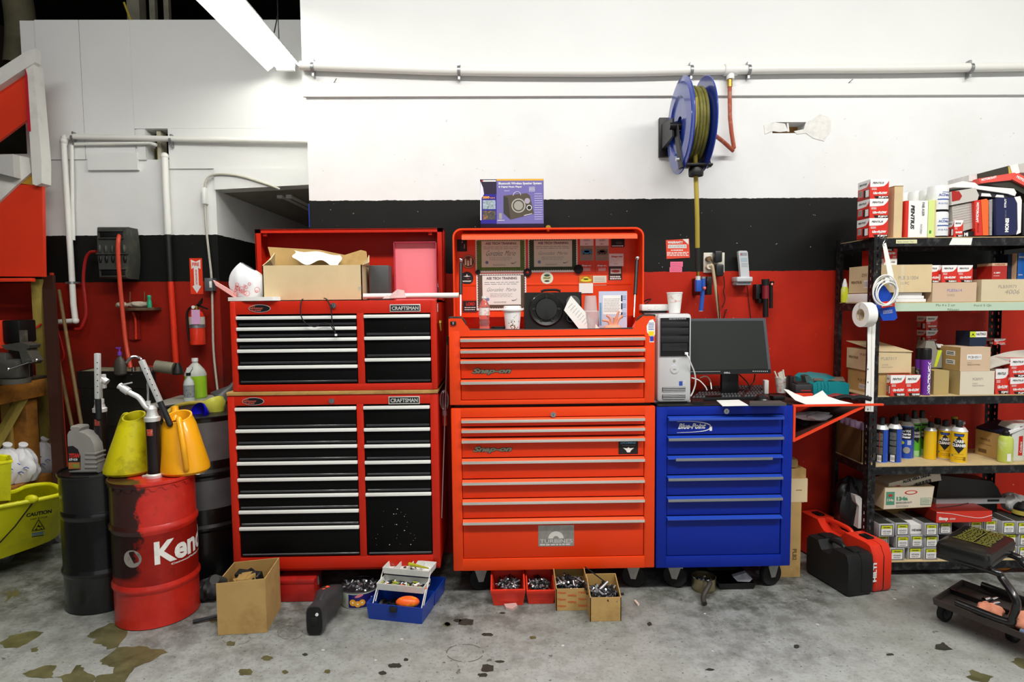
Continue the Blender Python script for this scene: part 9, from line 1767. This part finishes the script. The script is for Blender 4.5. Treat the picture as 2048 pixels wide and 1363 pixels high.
b.build('coil',th);b=MB();b.tube([hk(1763,466),hk(1759,468),hk(1760,475),hk(1766,476),hk(1768,470),hk(1770,480),hk(1766,487),hk(1769,492)],.0014,mSteel,n=6,smooth=3);b.build('wire_hook',th)
b=MB();b.prism([hk(1765,488),hk(1772,485),hk(1787,548),hk(1789,570),hk(1779,572),hk(1776,552)],(0,.002,0),mPaper);b.box(hk(1783,0).x,hk(1792,0).x,S0-.045,S0-.028,hk(1787,565).z,hk(1787,551).z,mWht,r=.003);b.build('strap',th)
b=MB();P=[hk(1762,566,S0-.015),hk(1770,572,S0-.015),hk(1784,590,S0-.015),hk(1795,635,S0-.015),hk(1789,640,S0-.015),hk(1766,641,S0-.015),hk(1752,612,S0-.015),hk(1748,590,S0-.015)];b.prism(P,(0,.012,0),mCbl);lab=[hk(1760,604,S0-.016),hk(1788,600,S0-.016),hk(1790,612,S0-.016),hk(1763,616,S0-.016)];b.prism(lab,(0,-.001,0),mPR);flatprint(b,hk(1764,614,S0-.0175),V(1,0,.1),V(-.1,0,1),.055,.02,mPW,2,.4);flatprint(b,hk(1766,628,S0-.0165),V(1,0,.1),V(-.1,0,1),.05,.02,mPW,3,.3);b.build('blister_pack',label='blue and red blister pack hanging on the shelf post',cat='package')
cam=bpy.data.cameras.new('camera');co_=bpy.data.objects.new('camera',cam);COL.objects.link(co_)
cam.sensor_width=36;cam.lens=FPX/2048*36;cam.clip_start=.05;cam.clip_end=60
R_=Vector((_x.x,_y.x,-_d.x));U_=-Vector((_x.y,_y.y,-_d.y));B_=-Vector((_x.z,_y.z,-_d.z))
m4=Matrix((R_,U_,B_)).transposed().to_4x4();m4.translation=Vector((0,0,CH));co_.matrix_world=m4
SC.camera=co_
w=bpy.data.worlds.new('daylight');SC.world=w;w.use_nodes=True
bg=w.node_tree.nodes['Background'];bg.inputs[0].default_value=(.93,.96,1,1);bg.inputs[1].default_value=.14
def area(name,loc,tgt,sx,sy,power,col=(1,1,1),spread=180):
 l=bpy.data.lights.new(name,'AREA');l.shape='RECTANGLE';l.size=sx;l.size_y=sy;l.energy=power;l.color=col;l.spread=math.radians(spread)
 o=bpy.data.objects.new(name,l);COL.objects.link(o);o.location=loc
 o.rotation_euler=(Vector(tgt)-Vector(loc)).to_track_quat('-Z','Y').to_euler();return o
area('unseen_ceiling_light',(.2,.8,4.1),(.2,1.4,0),2.4,.3,130,(1,.98,.94))
area('unseen_ceiling_light',(2.8,.8,4.1),(2.6,1.4,0),2.4,.3,125,(1,.98,.94))
area('unseen_ceiling_light',(-2.3,1.6,4.2),(-2.6,3.6,2.2),2.0,.3,30,(1,.98,.95))  # added fill light to brighten the upper bay wall, no real fixture
area('garage_door_daylight',(1.0,-3.2,2.1),(.6,3,1.4),5.0,3.2,34,(.97,.98,1))
mTubeOn=M('lit tube','#fffdf6',.4,emit=24.)
mRefl=M('white reflector','#f2f2ee',.4)
Z_=3.12;Xf=at(573,137,4.48).x;Y0_,Y1_=1.7,4.48
Z_=at(573,143,4.48).z
th=thing('strip_light','long lit fluorescent strip light hanging at the upper left','lamp',V(Xf,(Y0_+Y1_)/2,Z_))
b=MB();w_=.13
b.prism([V(Xf-w_,Y0_,Z_),V(Xf-.045,Y0_,Z_+.07),V(Xf+.045,Y0_,Z_+.07),V(Xf+w_,Y0_,Z_),V(Xf+w_,Y0_,Z_+.006),V(Xf+.05,Y0_,Z_+.08),V(Xf-.05,Y0_,Z_+.08),V(Xf-w_,Y0_,Z_+.006)],(0,Y1_-Y0_,0),mRefl)
b.box(Xf-.04,Xf+.04,Y0_,Y1_,Z_+.08,Z_+.12,mRefl);b.box(Xf-.06,Xf+.06,Y1_-.03,Y1_,Z_+.0,Z_+.07,mRefl);b.build('reflector',th)
for s in(-.05,.05):b=MB();b.cyl(V(Xf+s,Y0_+.02,Z_+.03),V(Xf+s,Y1_-.03,Z_+.03),.019,mTubeOn,n=12);b.build('tube',th)
b=MB();pc=V(Xf,Y1_-.25,Z_+.12);b.tube([pc,V(Xf+.02,Y1_-.2,Z_+.3),V(Xf+.02,Y1_-.2,ZT)],.004,mDkSteel,n=6);b.tube([pc+V(.04,0,0),V(Xf+.02,Y1_-.2,Z_+.3)],.003,mDkSteel,n=6);b.build('hanging_chain',th)
vs=SC.view_settings;vs.view_transform='Standard';vs.look='None';vs.gamma=1;vs.use_curve_mapping=False;vs.exposure=-0.12
SC.display_settings.display_device='sRGB'
